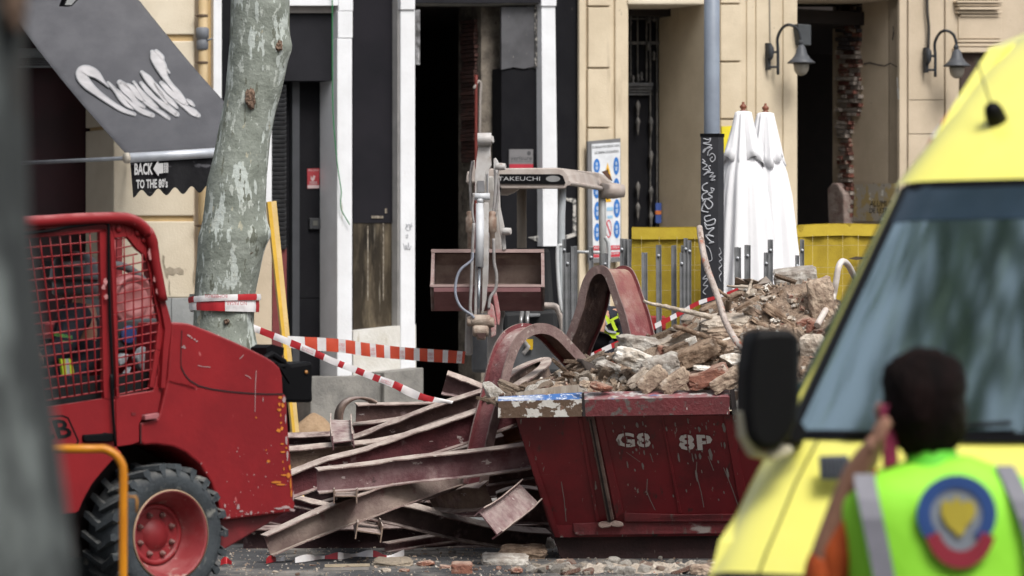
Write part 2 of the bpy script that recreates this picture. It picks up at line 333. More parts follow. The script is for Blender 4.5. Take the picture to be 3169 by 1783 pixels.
bm = new(); W(bm, 2781, 'T', 3700, 'G', -.02, .2); W(bm, 2781, 'T', 2965, 'G', -.02, 1.32); obj('wall', bm, beige, RB)
bm = new(); W(bm, 2784, 'T', 2806, 'G', .01, .05); W(bm, 2812, 'T', 2921, 309, .0, .05); W(bm, 2812, 311, 2921, 414, 0, .05); W(bm, 2812, 416, 2921, 'G', 0, .05); W(bm, 2927, 'T', 2966, 'G', .0, .05); obj('wall_panel', bm, beige, RB, bevel=.005)
bm = new(); W(bm, 2972, 165, 3110, 'G', .004, .01); obj('dark_doorway', bm, mat('brown_shade', (.05,.032,.025), .9), RB)
bm = new()
for i, (v0, v1, n) in enumerate(((-60,-2,.03),(2,9,.09),(12,18,.07),(22,30,.10),(34,42,.06),(45,52,.04),(52,120,.02),(123,131,.05),(135,144,.07),(147,162,.1))):
    W(bm, 2968-n*60+(8 if i in (3,5) else 0), v0, 3100+n*40-(10 if i in (3,5) else 0), v1, n, n+.02)
obj('capital', bm, beige, RB, bevel=.006)
# broken brick inside the right-hand jamb
jp = Plane(fp(2781, H0), FE)      # jamb surface (perpendicular to the facade)
bm = new()
for r in range(54):
    v = -6+r*13.6; f = 0 if v < 360 else 1
    right = (2664 if f == 0 else 2637)+rnd.uniform(-7, 5); left = 2601+rnd.uniform(-5, 6)
    if v > 560: right = 2640; left = 2588+rnd.uniform(-8,8)
    x = left
    while x < right:
        w_ = min(rnd.choice((14, 24, 30)), right-x+2); y0 = jp.at(x, v); y1 = jp.at(min(x+w_-1.5, right), v+11.5)
        if y1.y < y0.y-.004 or True:
            o = FE*-(rnd.uniform(.01,.07))
            mi = rnd.choice((0,1,1,2)) if v > 150 else rnd.choice((3,3,0))  # upper courses mostly in a near-black colour
            q = [jp.at(x, v), jp.at(min(x+w_-1.5, right), v), jp.at(min(x+w_-1.5, right), v+11.5), jp.at(x, v+11.5)]
            prism(bm, [p+o for p in q], FE*.3, mi)
        x += w_
obj('broken_brickwork', bm, [brick, mat('mortar_stone', (.36,.31,.27), .95, (.2,.17,.15), 12, bump=.6), mat('brick_dark', (.15,.06,.045), .9, (.08,.04,.03), 15, bump=.6), mat('brick_near_black', (.05,.04,.04), .95)], RB)
bm = new()
prism(bm, [jp.at(2585,585), jp.at(2600,568), jp.at(2615,566), jp.at(2637,600), jp.at(2640,700), jp.at(2590,720)], -FE*.12); obj('broken_stump', bm, mat('stump_plaster', (.34,.28,.25), .95, (.22,.15,.13), 9, bump=.8), RB, bevel=.02)
def crack(pts, wd, pl, off, name='crack'):
    bm = new(); P = [pl.at(*p, off) for p in pts]
    for i in range(len(P)-1):
        a, b = P[i], P[i+1]; d = (b-a).normalized(); s = pl.n.cross(d).normalized()*wd*rnd.uniform(.5,1.3)
        face(bm, [a+s, a-s, b-s*.8, b+s*.8])
    return bm
ck = mat('crack_dark', (.09,.075,.065), 1)
bm = crack([cE(*p) for p in ((635,465),(680,455),(740,470),(790,478),(830,458),(880,485))], .012, jp, -.004); obj('crack', bm, ck, RB)
bm = crack([cE(*p) for p in ((880,560),(885,640),(892,720))], .018, jp, -.004); obj('crack', bm, whitec, RB)
bm = crack([cE(*p) for p in ((850,190),(855,230),(845,290))], .014, jp, -.004); obj('crack', bm, ck, RB)
bm = new(); q = [jp.at(*cE(*p), -.006) for p in ((575,1335),(890,1325),(900,1600),(560,1600))]; face(bm, q)
obj('peeling_paint', bm, mat('peel_yellow', (.42,.32,.14), .9, (.40,.36,.30), 6, lo=.48, hi=.54, spots=(((.7,.68,.62),7,.62,(1,1,1)),((.12,.10,.1),12,.66,(1,1,3)))), RB)
bm = new(); q = [jp.at(*cM(*p), -.009) for p in ((1020,250),(1170,250),(1165,330),(1015,330))]
text_bm(bm, 'ALUMUR', q[3].lerp(q[0],.5), q[2].lerp(q[1],.5), q[0]); text_bm(bm, 'DE LETRES', q[3], q[2], q[3].lerp(q[0],.4)); obj('graffiti', bm, black, RB)
# door leaf in the deep doorway
bm = new(); W(bm, 1900, -40, 2060, 'G', -.97, .08); obj('door', bm, black, RB)
iron = mat('iron_dark', (.11,.115,.12), .5, (.05,.05,.055), 12)
dv = lambda x, y: cD(x, y)
bm = new()
for x0, y0, x1, y1, n in ((455,598,635,625,.12),(455,625,628,648,.09),(455,650,620,668,.06),(455,672,612,690,.04)):
    a = dv(x0, y0); b = dv(x1, y1); W(bm, a[0]-30, a[1], b[0], b[1], -.95+n, n)
obj('door_transom', bm, iron, RB, bevel=.006)
bm = new()
for x in (470, 520, 585, 612, 660):
    a, b = dv(x, 0 if x > 600 else 110), dv(x+7, 590 if x < 600 else 2000); W(bm, a[0], a[1], b[0], b[1], -.93, .02)
for x, ys in ((520,(760,880,1350,1500)),(615,(880,1120,1380,1560))):
    for y in ys:
        lathe(bm, fp(*dv(x+4,y), -.90), [(.002,.06),(.018,.03),(.03,0),(.018,-.04),(.012,-.1),(.002,-.16)], seg=10)
for x, y in ((490,575),(525,560),(550,550),(470,140),(600,130),(640,120),(600,330),(640,400)):
    lathe(bm, fp(*dv(x,y), -.90), [(.002,.05),(.02,.02),(.012,-.02),(.025,-.04),(.002,-.06)], seg=8)
for y in (130, 300, 310): a, b = dv(455, y), dv(690, y+12); W(bm, a[0], a[1], b[0], b[1], -.93, .02)
obj('door_grille', bm, mat('iron_grille', (.16,.15,.14), .6, (.06,.06,.06), 14), RB)
bm = new(); W(bm, 2030, 628, 2047, 690, -.86, .02, 0); W(bm, 2030, 652, 2047, 664, -.855, .02, 1); obj('door_sticker', bm, [mat('sticker_blue', (.05,.10,.35), .6), mat('sticker_orange', (.6,.18,.05), .6)], RB)

# ---- drain pipe ----
pc = mat('pipe_cream', (.60,.46,.27), .6, (.52,.38,.2), 6)
t = thing('drain_pipe', 'cream drain pipe with a grey joint collar beside the pale block pier', 'pipe', fp(628,'G',.08))
bm = new(); tube(bm, [fp(628,'T',.08), fp(629,'G',.08)], .047, 16); obj('pipe', bm, pc, t)
bm = new(); c = fp(626,150,.08); lathe(bm, c, [(.05,-.02),(.062,0),(.062,.07),(.055,.08),(.055,.10),(.068,.11),(.068,.2),(.05,.215)], seg=18); tube(bm, [fp(640,125,.13), fp(657,120,.13)], .01); obj('collar', bm, mat('collar_grey', (.14,.15,.17), .6), t)
for v in (195, 50, 700): 
    bm = new(); lathe(bm, fp(627,v,.08), [(.052,-.01),(.056,-.005),(.056,.012),(.052,.016)], seg=16); tube(bm, [fp(612,v,.0), fp(605,v-2,.1)], .008); obj('bracket', bm, mat('bracket_brown', (.12,.08,.05), .7), t)

# ---- awning ----
PA = 3.0
av = Plane(FAC.p+FN*PA, FN)
bl, br = av.at(391,478), av.at(824,452)
sl_ = -FN*PA + UP*1.67
AW = Plane(bl, (br-bl).cross(sl_)); 
if AW.n.y > 0: AW.n = -AW.n
t = thing('awning', 'large grey fabric awning with a pale cartoon letter logo and scalloped black valance', 'awning', fp(-60,'G')*0+V3((bl.x, bl.y, 0)))
bm = new(); n_ = 24
for i in range(n_):
    for j in range(n_):
        def q(i, j):
            p = bl+(br-bl)*(i/n_)+sl_*(j/n_); return p-UP*.05*math.sin(math.pi*j/n_)*1.0
        f = bm.faces.new([bm.verts.new(q(*k)) for k in ((i,j),(i+1,j),(i+1,j+1),(i,j+1))]); f.smooth = True
bmesh.ops.remove_doubles(bm, verts=bm.verts[:], dist=1e-4)
fabric = mat('awning_fabric', (.088,.089,.099), .9, (.068,.069,.078), 3, bump=.15, bs=60, st=(1,.3,1))
o = obj('canopy', bm, fabric, t); sm_ = o.modifiers.new('s', 'SOLIDIFY'); sm_.thickness = .004
barm = mat('awning_bar', (.62,.65,.70), .35, (.5,.53,.58), 5, metal=.3)
bm = new(); dlow = UP*-.035
tube(bm, [bl+dlow, br+dlow], .046, 14); box(bm, (bl+br)/2+UP*-.055, (br-bl).length, .03, .05, (br-bl).normalized(), FN*-1, UP); obj('front_bar', bm, barm, t)
bm = new(); lathe(bm, bl+dlow+(bl-br).normalized()*.0, [(.002,.022),(.045,.02),(.052,0),(.052,-.02)], axis=(bl-br).normalized(), seg=18); obj('end_cap', bm, mat('cap_cream', (.55,.5,.42), .5), t)
bm = new(); a = bl+dlow; tube(bm, [a-FN*.02, a-FN*2.9+UP*.05], .02, 10); tube(bm, [a-FN*.02+(br-bl)*.95, a-FN*2.9+UP*.05+(br-bl)*.95], .02, 10); obj('folding_arm', bm, mat('arm_grey', (.33,.35,.38), .4, metal=.3), t)
# valance
bm = new(); pts = []; vz = []; L_ = 104
top = [av.at(402+i*(824-402)/L_, 489-(i/L_)*26, -.02) for i in range(L_+1)]
for i in range(L_+1):
    ph = (i % 13)/13; vz.append(av.at(412+i*(824-412)/L_, (612 if i < 1 else 612-22*abs(math.sin(math.pi*ph))**.7*0+(-11+11*math.cos(2*math.pi*ph)))-(i/L_)*30, -.02+.02*math.sin(i*.225)))
for i in range(L_):
    bm.faces.new([bm.verts.new(p) for p in (top[i], top[i+1], vz[i+1], vz[i])])
bmesh.ops.remove_doubles(bm, verts=bm.verts[:], dist=1e-4)
val = mat('valance_black', (.018,.018,.020), .8, (.013,.013,.015), 5, bump=.5, bs=12, spec=.15, spots=(((.10,.10,.11),4,.62,(1,1,3),.05),))
o = obj('valance', bm, val, t); o.modifiers.new('s', 'SOLIDIFY').thickness = .004
bm = new()
def tx(s, x0, y0, x1, y1, dy=0, **k): text_bm(bm, s, av.at(*cA(x0,y1), .012), av.at(*cA(x1,y1+dy), .012), av.at(*cA(x0,y0), .012), **k)
tx('BACK', 972, 1180, 1106, 1268, -4, bold=.03); tx('TO THE 80\'s', 985, 1298, 1213, 1366, -8, bold=.03)
arrow = [(1108,1222),(1145,1152),(1147,1182),(1182,1180),(1182,1252),(1150,1256),(1147,1276)]
face(bm, [av.at(*cA(*p), .012) for p in arrow])
for x in (1188, 1199, 1209): face(bm, [av.at(*cA(*p), .012) for p in ((x,1178),(x+7,1177),(x+7,1250),(x,1251))])
obj('lettering', bm, mat('letter_white', (.62,.62,.62), .7), t)
# logo: variable width strokes traced on the canopy
def stroke(bm, pts, ws, pl, cr, off, n=8):
    P = [V3((x, y, w)) for (x, y), w in zip(pts, ws)]; P = spline(P, n); Lf, Rt = [], []
    for i, p in enumerate(P):
        d = (P[min(i+1, len(P)-1)]-P[max(i-1, 0)]); d = V3((d.x, d.y, 0)).normalized(); s = V3((-d.y, d.x, 0))*p.z/2
        Lf.append(pl.at(*cr(p.x+s.x, p.y+s.y), off)); Rt.append(pl.at(*cr(p.x-s.x, p.y-s.y), off))
    a = [bm.verts.new(p) for p in Lf]; b = [bm.verts.new(p) for p in Rt]
    for i in range(len(a)-1): bm.faces.new((a[i], a[i+1], b[i+1], b[i]))
    for c, w_, (ax, bx) in ((P[0], P[0].z, (0, 0)), (P[-1], P[-1].z, (0, 0))):
        bm.faces.new([bm.verts.new(pl.at(*cr(c.x+w_/2*math.cos(k*.5236), c.y+w_/2*math.sin(k*.5236)), off)) for k in range(12)])
STK = [([(640,770),(560,690),(430,560),(300,500),(200,510),(190,600),(290,740),(450,880),(700,1060),(900,1180),(1090,1250)],[35,60,150,190,200,200,170,120,95,90,70]),
 ([(640,700),(760,830),(860,960),(960,1080),(1060,1150)],[50,75,110,90,55]), ([(700,760),(850,880),(1020,1040),(1200,1180),(1400,1270)],[30,55,80,110,90]),
 ([(840,700),(930,800),(1040,930),(1120,1040),(1250,1120)],[100,170,130,100,70]), ([(900,720),(1050,800),(1160,930),(1250,1020)],[50,120,110,60]),
 ([(1080,690),(1200,860),(1330,1010),(1480,1130)],[50,80,110,60]), ([(1240,1020),(1400,1130),(1560,1230),(1680,1320)],[60,70,80,70]),
 ([(1220,520),(1330,640),(1440,780),(1560,920),(1660,1080)],[60,130,120,100,60]), ([(1210,710),(1330,860),(1480,1000),(1620,1100),(1820,1250)],[70,100,80,120,100]),
 ([(1440,720),(1580,900),(1700,1010),(1820,1130)],[70,110,110,60]), ([(1560,710),(1700,860),(1840,990),(1940,1080)],[80,120,90,60]),
 ([(1400,170),(1450,270),(1550,420),(1620,600),(1720,740),(1850,900),(1990,1070)],[70,170,200,110,90,110,80]), ([(1470,160),(1560,260),(1580,310)],[70,90,60]), ([(1640,470),(1690,530)],[60,40]),
 ([(1800,1000),(1950,1110),(2100,1210),(2190,1270)],[60,80,130,90]), ([(2010,1010),(2060,1050),(2110,1100)],[60,80,55])]
bm = new()
for p, w_ in STK: stroke(bm, p, [x+4 for x in w_], AW, cO, -.018)
obj('logo_edge', bm, mat('logo_grey', (.40,.41,.43), .85), t)
bm = new()
for k, (p, w_) in enumerate(STK): stroke(bm, p, [max(x-18, 14) for x in w_], AW, cO, -.014-.0006*0)
obj('logo_outline', bm, mat('logo_line', (.15,.155,.17), .85), t)
bm = new()
for p, w_ in STK: stroke(bm, p, [max(x-27, 9) for x in w_], AW, cO, -.010)
obj('logo_fill', bm, mat('logo_pale', (.46,.45,.46), .85), t)
t = thing('floodlight', 'small black floodlight above the grey awning at the top edge', 'lamp', av.at(222,16,-1.2))
bm = new(); prism(bm, [av.at(*cA(*p), -1.2) for p in ((455,42),(475,-10),(585,-20),(520,45))], -FN*.1); obj('housing', bm, blackp, t, bevel=.004)
bm = new(); prism(bm, [av.at(*cA(*p), -1.196) for p in ((468,36),(486,-4),(560,-12),(515,36))], FN*.004); obj('glass', bm, mat('flood_glass', (.35,.36,.36), .2), t)

# ---- small signs and fittings ----
def card(name, label, cat, quad, n, m, d=.01, group=None, parts=None):
    bm = new(); prism(bm, [fp(*p, n) for p in quad], -FN*d); return tag(obj(name, bm, m), label, cat, group)
t = thing('door_notice', 'small red notice stuck on the black shop door', 'notice', fp(967,584,-.37))
bm = new(); prism(bm, [fp(*p,-.368) for p in ((951,522),(989,521),(988,583),(951,584))], -FN*.004); obj('sheet', bm, mat('notice_red', (.32,.03,.04), .6, (.26,.025,.03), 20), t)
bm = new(); text_bm(bm, 'PELIGRO', fp(954,530,-.366), fp(986,530,-.366), fp(954,524,-.366))
face(bm, [fp(*cB(*p),-.366) for p in ((612,1270),(622,1290),(632,1268),(645,1275),(638,1300),(625,1312),(612,1298)) ]); W(bm, 952, 573, 988, 583, -.366, .001)
for k in range(3): W(bm, 958, 562+k*3.3, 982, 563.4+k*3.3, -.366, .001)
obj('print', bm, mat('notice_print', (.5,.38,.38), .7), t)
t = thing('intercom', 'small black intercom box mounted on the black door', 'intercom', fp(975,708,-.37))
bm = new(); W(bm, 959, 675, 992, 709, -.34, .04); obj('case', bm, mat('intercom_black', (.04,.042,.045), .4), t, bevel=.006)
bm = new(); W(bm, 969, 683, 983, 698, -.335, .01); obj('button_plate', bm, mat('intercom_plate', (.09,.09,.08), .5), t)
gc = mat('green_cable', (.02,.22,.07), .5)
bm = new(); tube(bm, spline([fp(*cB(*p), .06) for p in ((768,-300),(768,0),(768,400),(772,800),(790,1050),(812,1250),(832,1380))]+[fp(*cH(*p), .06) for p in ((662,60),(668,120),(700,180),(730,230))], 8), .006, 6)
tag(obj('hanging_cable', bm, gc), 'thin green cable hanging down beside the white frame post', 'cable')
t = thing('alarm_sign', 'grey and red alarm company plate on the black wall above the digger', 'sign', fp(1613,520,-.1))
bm = new(); W(bm, 1576, 462, 1650, 521, -.09, .02); obj('plate', bm, mat('plate_grey', (.17,.165,.17), .5), t)
bm = new(); W(bm, 1577, 508, 1650, 521, -.085, .006); obj('red_band', bm, mat('band_red', (.42,.02,.04), .5), t)
bm = new(); text_bm(bm, 'verisure', fp(1580,496,-.088), fp(1646,495,-.088), fp(1580,484,-.088)); text_bm(bm, 'by securitas direct', fp(1582,502,-.088), fp(1644,501,-.088), fp(1582,498.5,-.088))
lathe(bm, fp(1637,474,-.0885), [(.0225,0),(.0225,.002)], axis=FN, seg=16); obj('lettering', bm, mat('verisure_dark', (.06,.06,.065), .5), t)

bm = new()
for pts in ([(1150,225),(1165,245),(1150,250),(1175,225),(1180,260),(1195,215),(1185,240),(1200,240)],[(1145,255),(1165,275),(1190,260)],[(1150,310),(1165,305),(1160,330),(1150,320)],[(1130,370),(1145,420),(1150,380),(1160,420),(1170,360),(1175,420),(1190,385),(1180,410)]): tube(bm, spline([fp(*cH(*p), .023) for p in pts], 4), .0035, 5)
obj('post_scribble', bm, mat('scribble_grey', (.36,.37,.40), .7), SB)
# ---- safety poster ----
pp = Plane(FAC.p+FN*.12, FN)
t = thing('safety_poster', 'tall white site safety poster with blue circles and a red footer', 'poster', pp.at(*cP(270,1340)))
bm = new(); prism(bm, px(pp, cP, ((66,95),(415,62),(425,1380),(75,1395))), -FN*.03); obj('backing_board', bm, mat('poster_backing', (.16,.16,.165), .6), t)
bm = new(); prism(bm, px(pp, cP, ((108,125),(412,105),(415,1335),(122,1345)), .004), -FN*.004); obj('sheet', bm, mat('poster_white', (.68,.70,.73), .6), t)
def pdisc(bm, x, y, rx, ry, off, mi=0, a0=0, a1=24):
    P = [pp.at(*cP(x+rx*math.cos(k*math.pi/12), y+ry*math.sin(k*math.pi/12)), off) for k in range(a0, a1)]; face(bm, P, mi)
DS = ((162,358,34,78),(370,358,30,95),(372,585,32,98),(160,620,34,85),(168,838,34,98),(376,810,34,98),(167,1065,34,96),(375,1035,32,95))
for x, y, rx, ry in DS:
    bm = new(); pdisc(bm, x, y, rx, ry, .008); obj('blue_symbol', bm, mat('symbol_blue', (.02,.16,.50), .6), t); bm = new()
    pdisc(bm, x, y-ry*.28, rx*.38, ry*.24, .012); 
    face(bm, px(pp, cP, ((x-rx*.45,y+ry*.1),(x+rx*.45,y+ry*.05),(x+rx*.3,y+ry*.5),(x-rx*.3,y+ry*.55)), .012))
    obj('symbol_figure', bm, mat('symbol_pale', (.35,.45,.62), .6), t)
bm = new(); face(bm, px(pp, cP, ((278,320),(318,480),(240,490)), .008)); face(bm, px(pp, cP, ((278,600),(318,740),(240,745)), .008)); obj('warning_triangles', bm, mat('symbol_yellow', (.75,.42,.02), .6), t)
bm = new(); face(bm, px(pp, cP, ((273,390),(283,390),(286,430),(270,430)), .012)); face(bm, px(pp, cP, ((270,680),(288,680),(290,715),(268,716)), .012)); obj('triangle_marks', bm, blackp, t)
bm = new()
for k in range(24):
    a0, a1 = k*math.pi/12, (k+1)*math.pi/12
    face(bm, [pp.at(*cP(288+r*32*math.cos(a), 1030+r*98*math.sin(a)), .008) for a, r in ((a0,1),(a1,1),(a1,.84),(a0,.84))])
face(bm, px(pp, cP, ((262,965),(272,955),(314,1090),(304,1100)), .009))
for y0, y1 in ((1205,1260),(1275,1335)): face(bm, px(pp, cP, ((122,y0+6),(412,y0),(412,y1-8),(122,y1)), .008))
obj('red_marks', bm, mat('symbol_red', (.55,.03,.05), .6), t)
bm = new(); text_bm(bm, 'ES OBLIGATORIO SEGUIR TODAS', *px(pp, cP, ((118,172),(405,150),(116,148)), .008)); text_bm(bm, 'LAS NORMAS DE SEGURIDAD', *px(pp, cP, ((140,232),(395,212),(139,206)), .008)); obj('heading', bm, blackp, t)
bm = new(); text_bm(bm, 'PROHIBIDO EL PASO', *px(pp, cP, ((135,1245),(400,1236),(135,1222)), .011)); text_bm(bm, 'A TODA PERSONA AJENA', *px(pp, cP, ((135,1318),(400,1306),(135,1292)), .011)); obj('footer_text', bm, white, t)
bm = new(); face(bm, px(pp, cP, ((270,800),(335,795),(335,835),(270,838)), .008)); face(bm, px(pp, cP, ((275,890),(332,887),(332,915),(275,918)), .008)); obj('pale_blue_block', bm, mat('pale_blue', (.30,.52,.70), .6), t)

# ---- yellow board behind the parasols, bracket lamps ----
bm = new(); prism(bm, [fp(*cD(*p), .25) for p in ((1130,915),(1290,905),(1290,1350),(1140,1270))], -FN*.02); tag(obj('yellow_board', bm, mat('yellow_board', (.70,.58,.02), .6)), 'bright yellow board between the lamp post and the white parasols', 'board')
lampm = mat('lamp_iron', (.04,.044,.05), .6, (.028,.03,.034), 10, spec=.3)
def bracket_lamp(label, cr, pts, sx, sy, sc_, box_=False):
    lp = Plane(FAC.p+FN*.35, FN); wp = Plane(FAC.p+FN*.08, FN)
    base = wp.at(*cr(*pts[0])); t = thing('wall_lamp', label, 'lamp', base, 'bracket lamps on the cream wall')
    k = lambda x, y: (sx+x*sc_, sy+y*sc_)
    bm = new()
    prism(bm, [wp.at(*cr(*k(*p))) for p in ((-8,-45),(14,-40),(14,150),(-6,150))], -FN*.06); lathe(bm, wp.at(*cr(*k(12,20)), .03), [(.002,.1),(.035,.05),(.04,0),(.03,-.06),(.002,-.1)], seg=12); obj('wall_plate', bm, lampm, t, bevel=.006)
    bm = new(); tube(bm, spline([wp.at(*cr(*k(65,185)), .03), wp.at(*cr(*k(65,20)), .05), lp.at(*cr(*k(62,-80)), -.2), lp.at(*cr(*k(100,-155)), -.12), lp.at(*cr(*k(150,-175)), 0), lp.at(*cr(*k(205,-145)), 0), lp.at(*cr(*k(228,-80))), lp.at(*cr(*k(228,-30)))], 6), .017, 8)
    for y in (22, 130): tube(bm, [wp.at(*cr(*k(0,y)), .03), wp.at(*cr(*k(68,y)), .04)], .013, 8)
    lathe(bm, lp.at(*cr(*k(228,-45))), [(.02,-.03),(.034,0),(.02,.03)], seg=12); obj('arm', bm, lampm, t)
    c = lp.at(*cr(*k(233,100))); u_ = lp.at(*cr(*k(233,-30))); h = (u_-c).length
    bm = new(); lathe(bm, c, [(.155,-.004),(.155,.004),(.10,.05),(.066,.10),(.05,.16),(.03,h),(.002,h+.01)], seg=28); obj('shade', bm, mat('lamp_shade_iron', (.075,.08,.09), .5, spec=.3), t)
    bm = new(); lathe(bm, c, [(.088,.0),(.086,-.04),(.08,-.08),(.058,-.12),(.03,-.138),(.001,-.144)], seg=20); obj('glass_bowl', bm, mat('lamp_glass', (.27,.25,.21), .35), t)
    return t
bracket_lamp('black gooseneck wall lamp beside the grey box and dark opening, nearest the parasols', cD, [(1480,400)], 1472, 355, 1.0)
bracket_lamp('black gooseneck wall lamp on the beige wall just above the yellow van roof', cE, [(1110,430)], 1095, 385, .93)
bm = new(); prism(bm, [fp(*cD(*p), .12) for p in ((1680,172),(1778,180),(1778,330),(1700,325))], -FN*.2); tag(obj('wall_box', bm, mat('grey_box', (.06,.065,.07), .5, spec=.3), bevel=.01), 'grey metal box fixed behind the left bracket lamp', 'box')
bm = new(); tube(bm, spline([fp(*cD(*p), .03) for p in ((1478,-200),(1478,100),(1482,310),(1490,350))]), .008, 6); tag(obj('lamp_cable', bm, mat('cable_grey', (.3,.27,.22), .7)), 'thin pale cable running down the wall to the left bracket lamp', 'cable')
bm = new(); tube(bm, spline([fp(*cE(*p), .05) for p in ((1097,-200),(1097,60),(1108,200),(1105,350))]), .018, 6); tag(obj('lamp_cable', bm, mat('cable_black', (.04,.035,.03), .7)), 'thick black cable hanging above the right bracket lamp', 'cable')
# ================= red skid loader =================
LP = vplane(526, 24.7, 40); LN = LP.n; LE = V3((-LN.y, LN.x, 0))
t = thing('skid_loader', 'red skid steer loader with a mesh cab and one big chunky tyre', 'loader', V3((LP.at(420,1000).x, LP.at(420,1000).y, 0)))
WID = 1.35
def P_(cr, pts, off=0): return [LP.at(*cr(*p), off) for p in pts]
hood_top = [(1290,955),(1420,985),(1520,1030),(1700,1100),(1932,1205)]
# engine body and side skin
body = [cG(*p) for p in ((770,365),(890,330),(905,290),(960,60))] + [cF(*p) for p in ((1285,960),)] + [cT(*p) for p in ((30,392),(100,405),(300,480),(500,565),(700,655),(860,735),(950,790),(1010,850),(1035,930),(1045,1115))] + \
       [cG(*p) for p in ((1800,170),(1806,300),(1830,600),(1862,950),(1850,992),(1345,1055),(1320,930),(1270,790),(1190,660),(1090,575),(1000,533),(880,515),(790,522),(772,500))]
bm = new(); prism(bm, [LP.at(*p) for p in body], -LN*WID); obj('engine_body', bm, redl, t, bevel=.055)
lines = mat('panel_gap', (.03,.008,.01), .8)
def strip(bm, cr, pts, wd, off=.004, mi=0):
    P = [LP.at(*cr(*p), off) for p in pts]
    for a, b in zip(P, P[1:]):
        s = LN.cross((b-a).normalized())*wd/2; e = (b-a).normalized()*wd*.2; face(bm, [a+s-e, a-s-e, b-s+e, b+s+e], mi)
bm = new(); strip(bm, cT, [(0,840),(40,920),(90,980),(180,1035),(320,1070),(500,1095),(700,1112),(880,1120),(1045,1118)], .009)
strip(bm, cT, [(10,470),(4,600),(0,760),(3,850)], .006); strip(bm, cG, [(770,370),(768,430),(770,510)], .008)
obj('panel_seam', bm, lines, t)
bm = new(); P = P_(cT, [(60,385),(110,392),(300,458),(520,560),(720,648),(840,690),(845,715),(720,672),(500,585),(290,482),(90,412)]); prism(bm, [p-LN*.12 for p in P], -LN*.9); obj('hood_lid', bm, mat('loader_dusty', (.30,.12,.11), .6, (.22,.05,.05), 8), t, bevel=.006)
bm = new(); strip(bm, cT, [(0,995),(80,1020),(155,1045)], .01, .012); strip(bm, cG, [(972,55),(1060,82),(1150,102)], .01, .01); obj('crease', bm, redl, t)
# chips and orange paint marks
chip = mat('chip_orange', (.62,.20,.02), .7); chipg = mat('chip_grey', (.42,.30,.30), .8)
bm = new(); r2 = random.Random(3)
def blob(bm, x, y, rx, ry, cr, off=.004, k=7, mi=0):
    face(bm, [LP.at(*cr(x+rx*math.cos(a)*r2.uniform(.5,1.2), y+ry*math.sin(a)*r2.uniform(.5,1.2)), off) for a in [i*2*math.pi/k for i in range(k)]], mi)
for x, y, rx, ry in ((1755,185,22,14),(1750,230,10,16),(1748,270,16,12),(1775,240,12,18),(1760,310,6,14),(1745,420,18,14),(1768,405,14,16),(1770,512,14,7),(1775,570,20,8),(1800,540,10,8),(1672,635,13,15),(1655,557,6,4),(1825,680,10,26),(1815,735,16,18),(1790,735,30,7),(1735,785,52,9),(1765,800,38,7),(1830,800,9,50),(1835,860,8,40),(1775,640,5,10),(1783,690,5,14),(1584,325,7,10),(1762,362,7,9),(1740,268,8,8)): blob(bm, x, y, rx, ry, cG)
obj('orange_scuff', bm, chip, t)
bm = new()
for x, y, rx, ry in ((1785,200,14,26),(1795,330,5,40),(1800,480,10,40),(1808,590,10,30),(1840,980,20,14),(1800,960,40,10),(1750,970,40,10),(1460,960,14,22),(1480,990,16,7),(1550,1000,10,18),(1365,950,6,20),(1520,1010,20,6),(1385,1035,18,8),(1700,990,14,5),(1380,780,5,3),(1235,715,5,8),(1198,650,3,10),(1600,820,3,8),(1850,880,5,60),(1635,200,4,24)): blob(bm, x, y, rx, ry, cG)
for _ in range(60): x, y = r2.uniform(1350,1840), 1150-r2.uniform(0,1)**2*900; blob(bm, x, 1040-(x-1350)*.12-r2.random()**2.5*500, r2.uniform(1,5), r2.uniform(1,7), cG)
for x, y in ((90,530),(110,545),(140,560),(75,520),(160,580),(20,640),(40,650),(30,630)): blob(bm, x, y, 12, 10, cT)
for q in ([(175,825),(210,838),(300,845)],[(655,925),(690,940),(715,960)],[(768,880),(760,1000),(755,1300)],[(640,720),(600,760)]): strip(bm, cT, q, .004)
obj('grey_scratch', bm, chipg, t)
# lower chassis
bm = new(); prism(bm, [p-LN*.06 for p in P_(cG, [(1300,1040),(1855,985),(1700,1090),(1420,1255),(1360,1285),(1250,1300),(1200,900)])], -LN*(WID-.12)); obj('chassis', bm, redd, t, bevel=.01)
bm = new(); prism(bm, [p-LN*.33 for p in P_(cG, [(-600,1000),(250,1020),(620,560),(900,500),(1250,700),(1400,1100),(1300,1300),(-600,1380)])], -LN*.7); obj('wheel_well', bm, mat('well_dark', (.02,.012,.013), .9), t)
# fender skin in front of the arch, door side panel below the cab
bm = new()
low = [cG(*p) for p in ((595,540),(780,525),(758,500),(755,390),(770,362),(775,330),(850,300),(880,300),(945,0))]
prism(bm, [p for p in P_(cG, [(590,195),(600,537),(640,578),(560,640),(480,730),(425,800),(385,870),(355,930),(330,990),(310,1003),(235,1010),(-200,1040),(-700,1060),(-700,430),(150,260)])], -LN*.05); obj('lower_side', bm, redl, t, bevel=.008)
bm = new(); prism(bm, [p+LN*.002 for p in P_(cG, [(590,180),(625,172),(855,135),(900,-40),(945,-10),(890,290),(780,305),(775,340),(770,355),(757,370),(757,500),(700,520),(600,535)])], -LN*.05); obj('rear_side_panel', bm, redl, t, bevel=.006)
bm = new(); prism(bm, [p+LN*.03 for p in P_(cG, [(775,308),(870,292),(882,298),(878,322),(860,335),(780,345)])], -LN*.05, 0); obj('step_bracket', bm, mat('bracket_pink', (.42,.14,.15), .6), t, bevel=.006)
bm = new(); prism(bm, [p+LN*.006 for p in P_(cG, [(698,290),(730,290),(730,308),(700,310)])], -LN*.03); obj('latch', bm, redd, t)
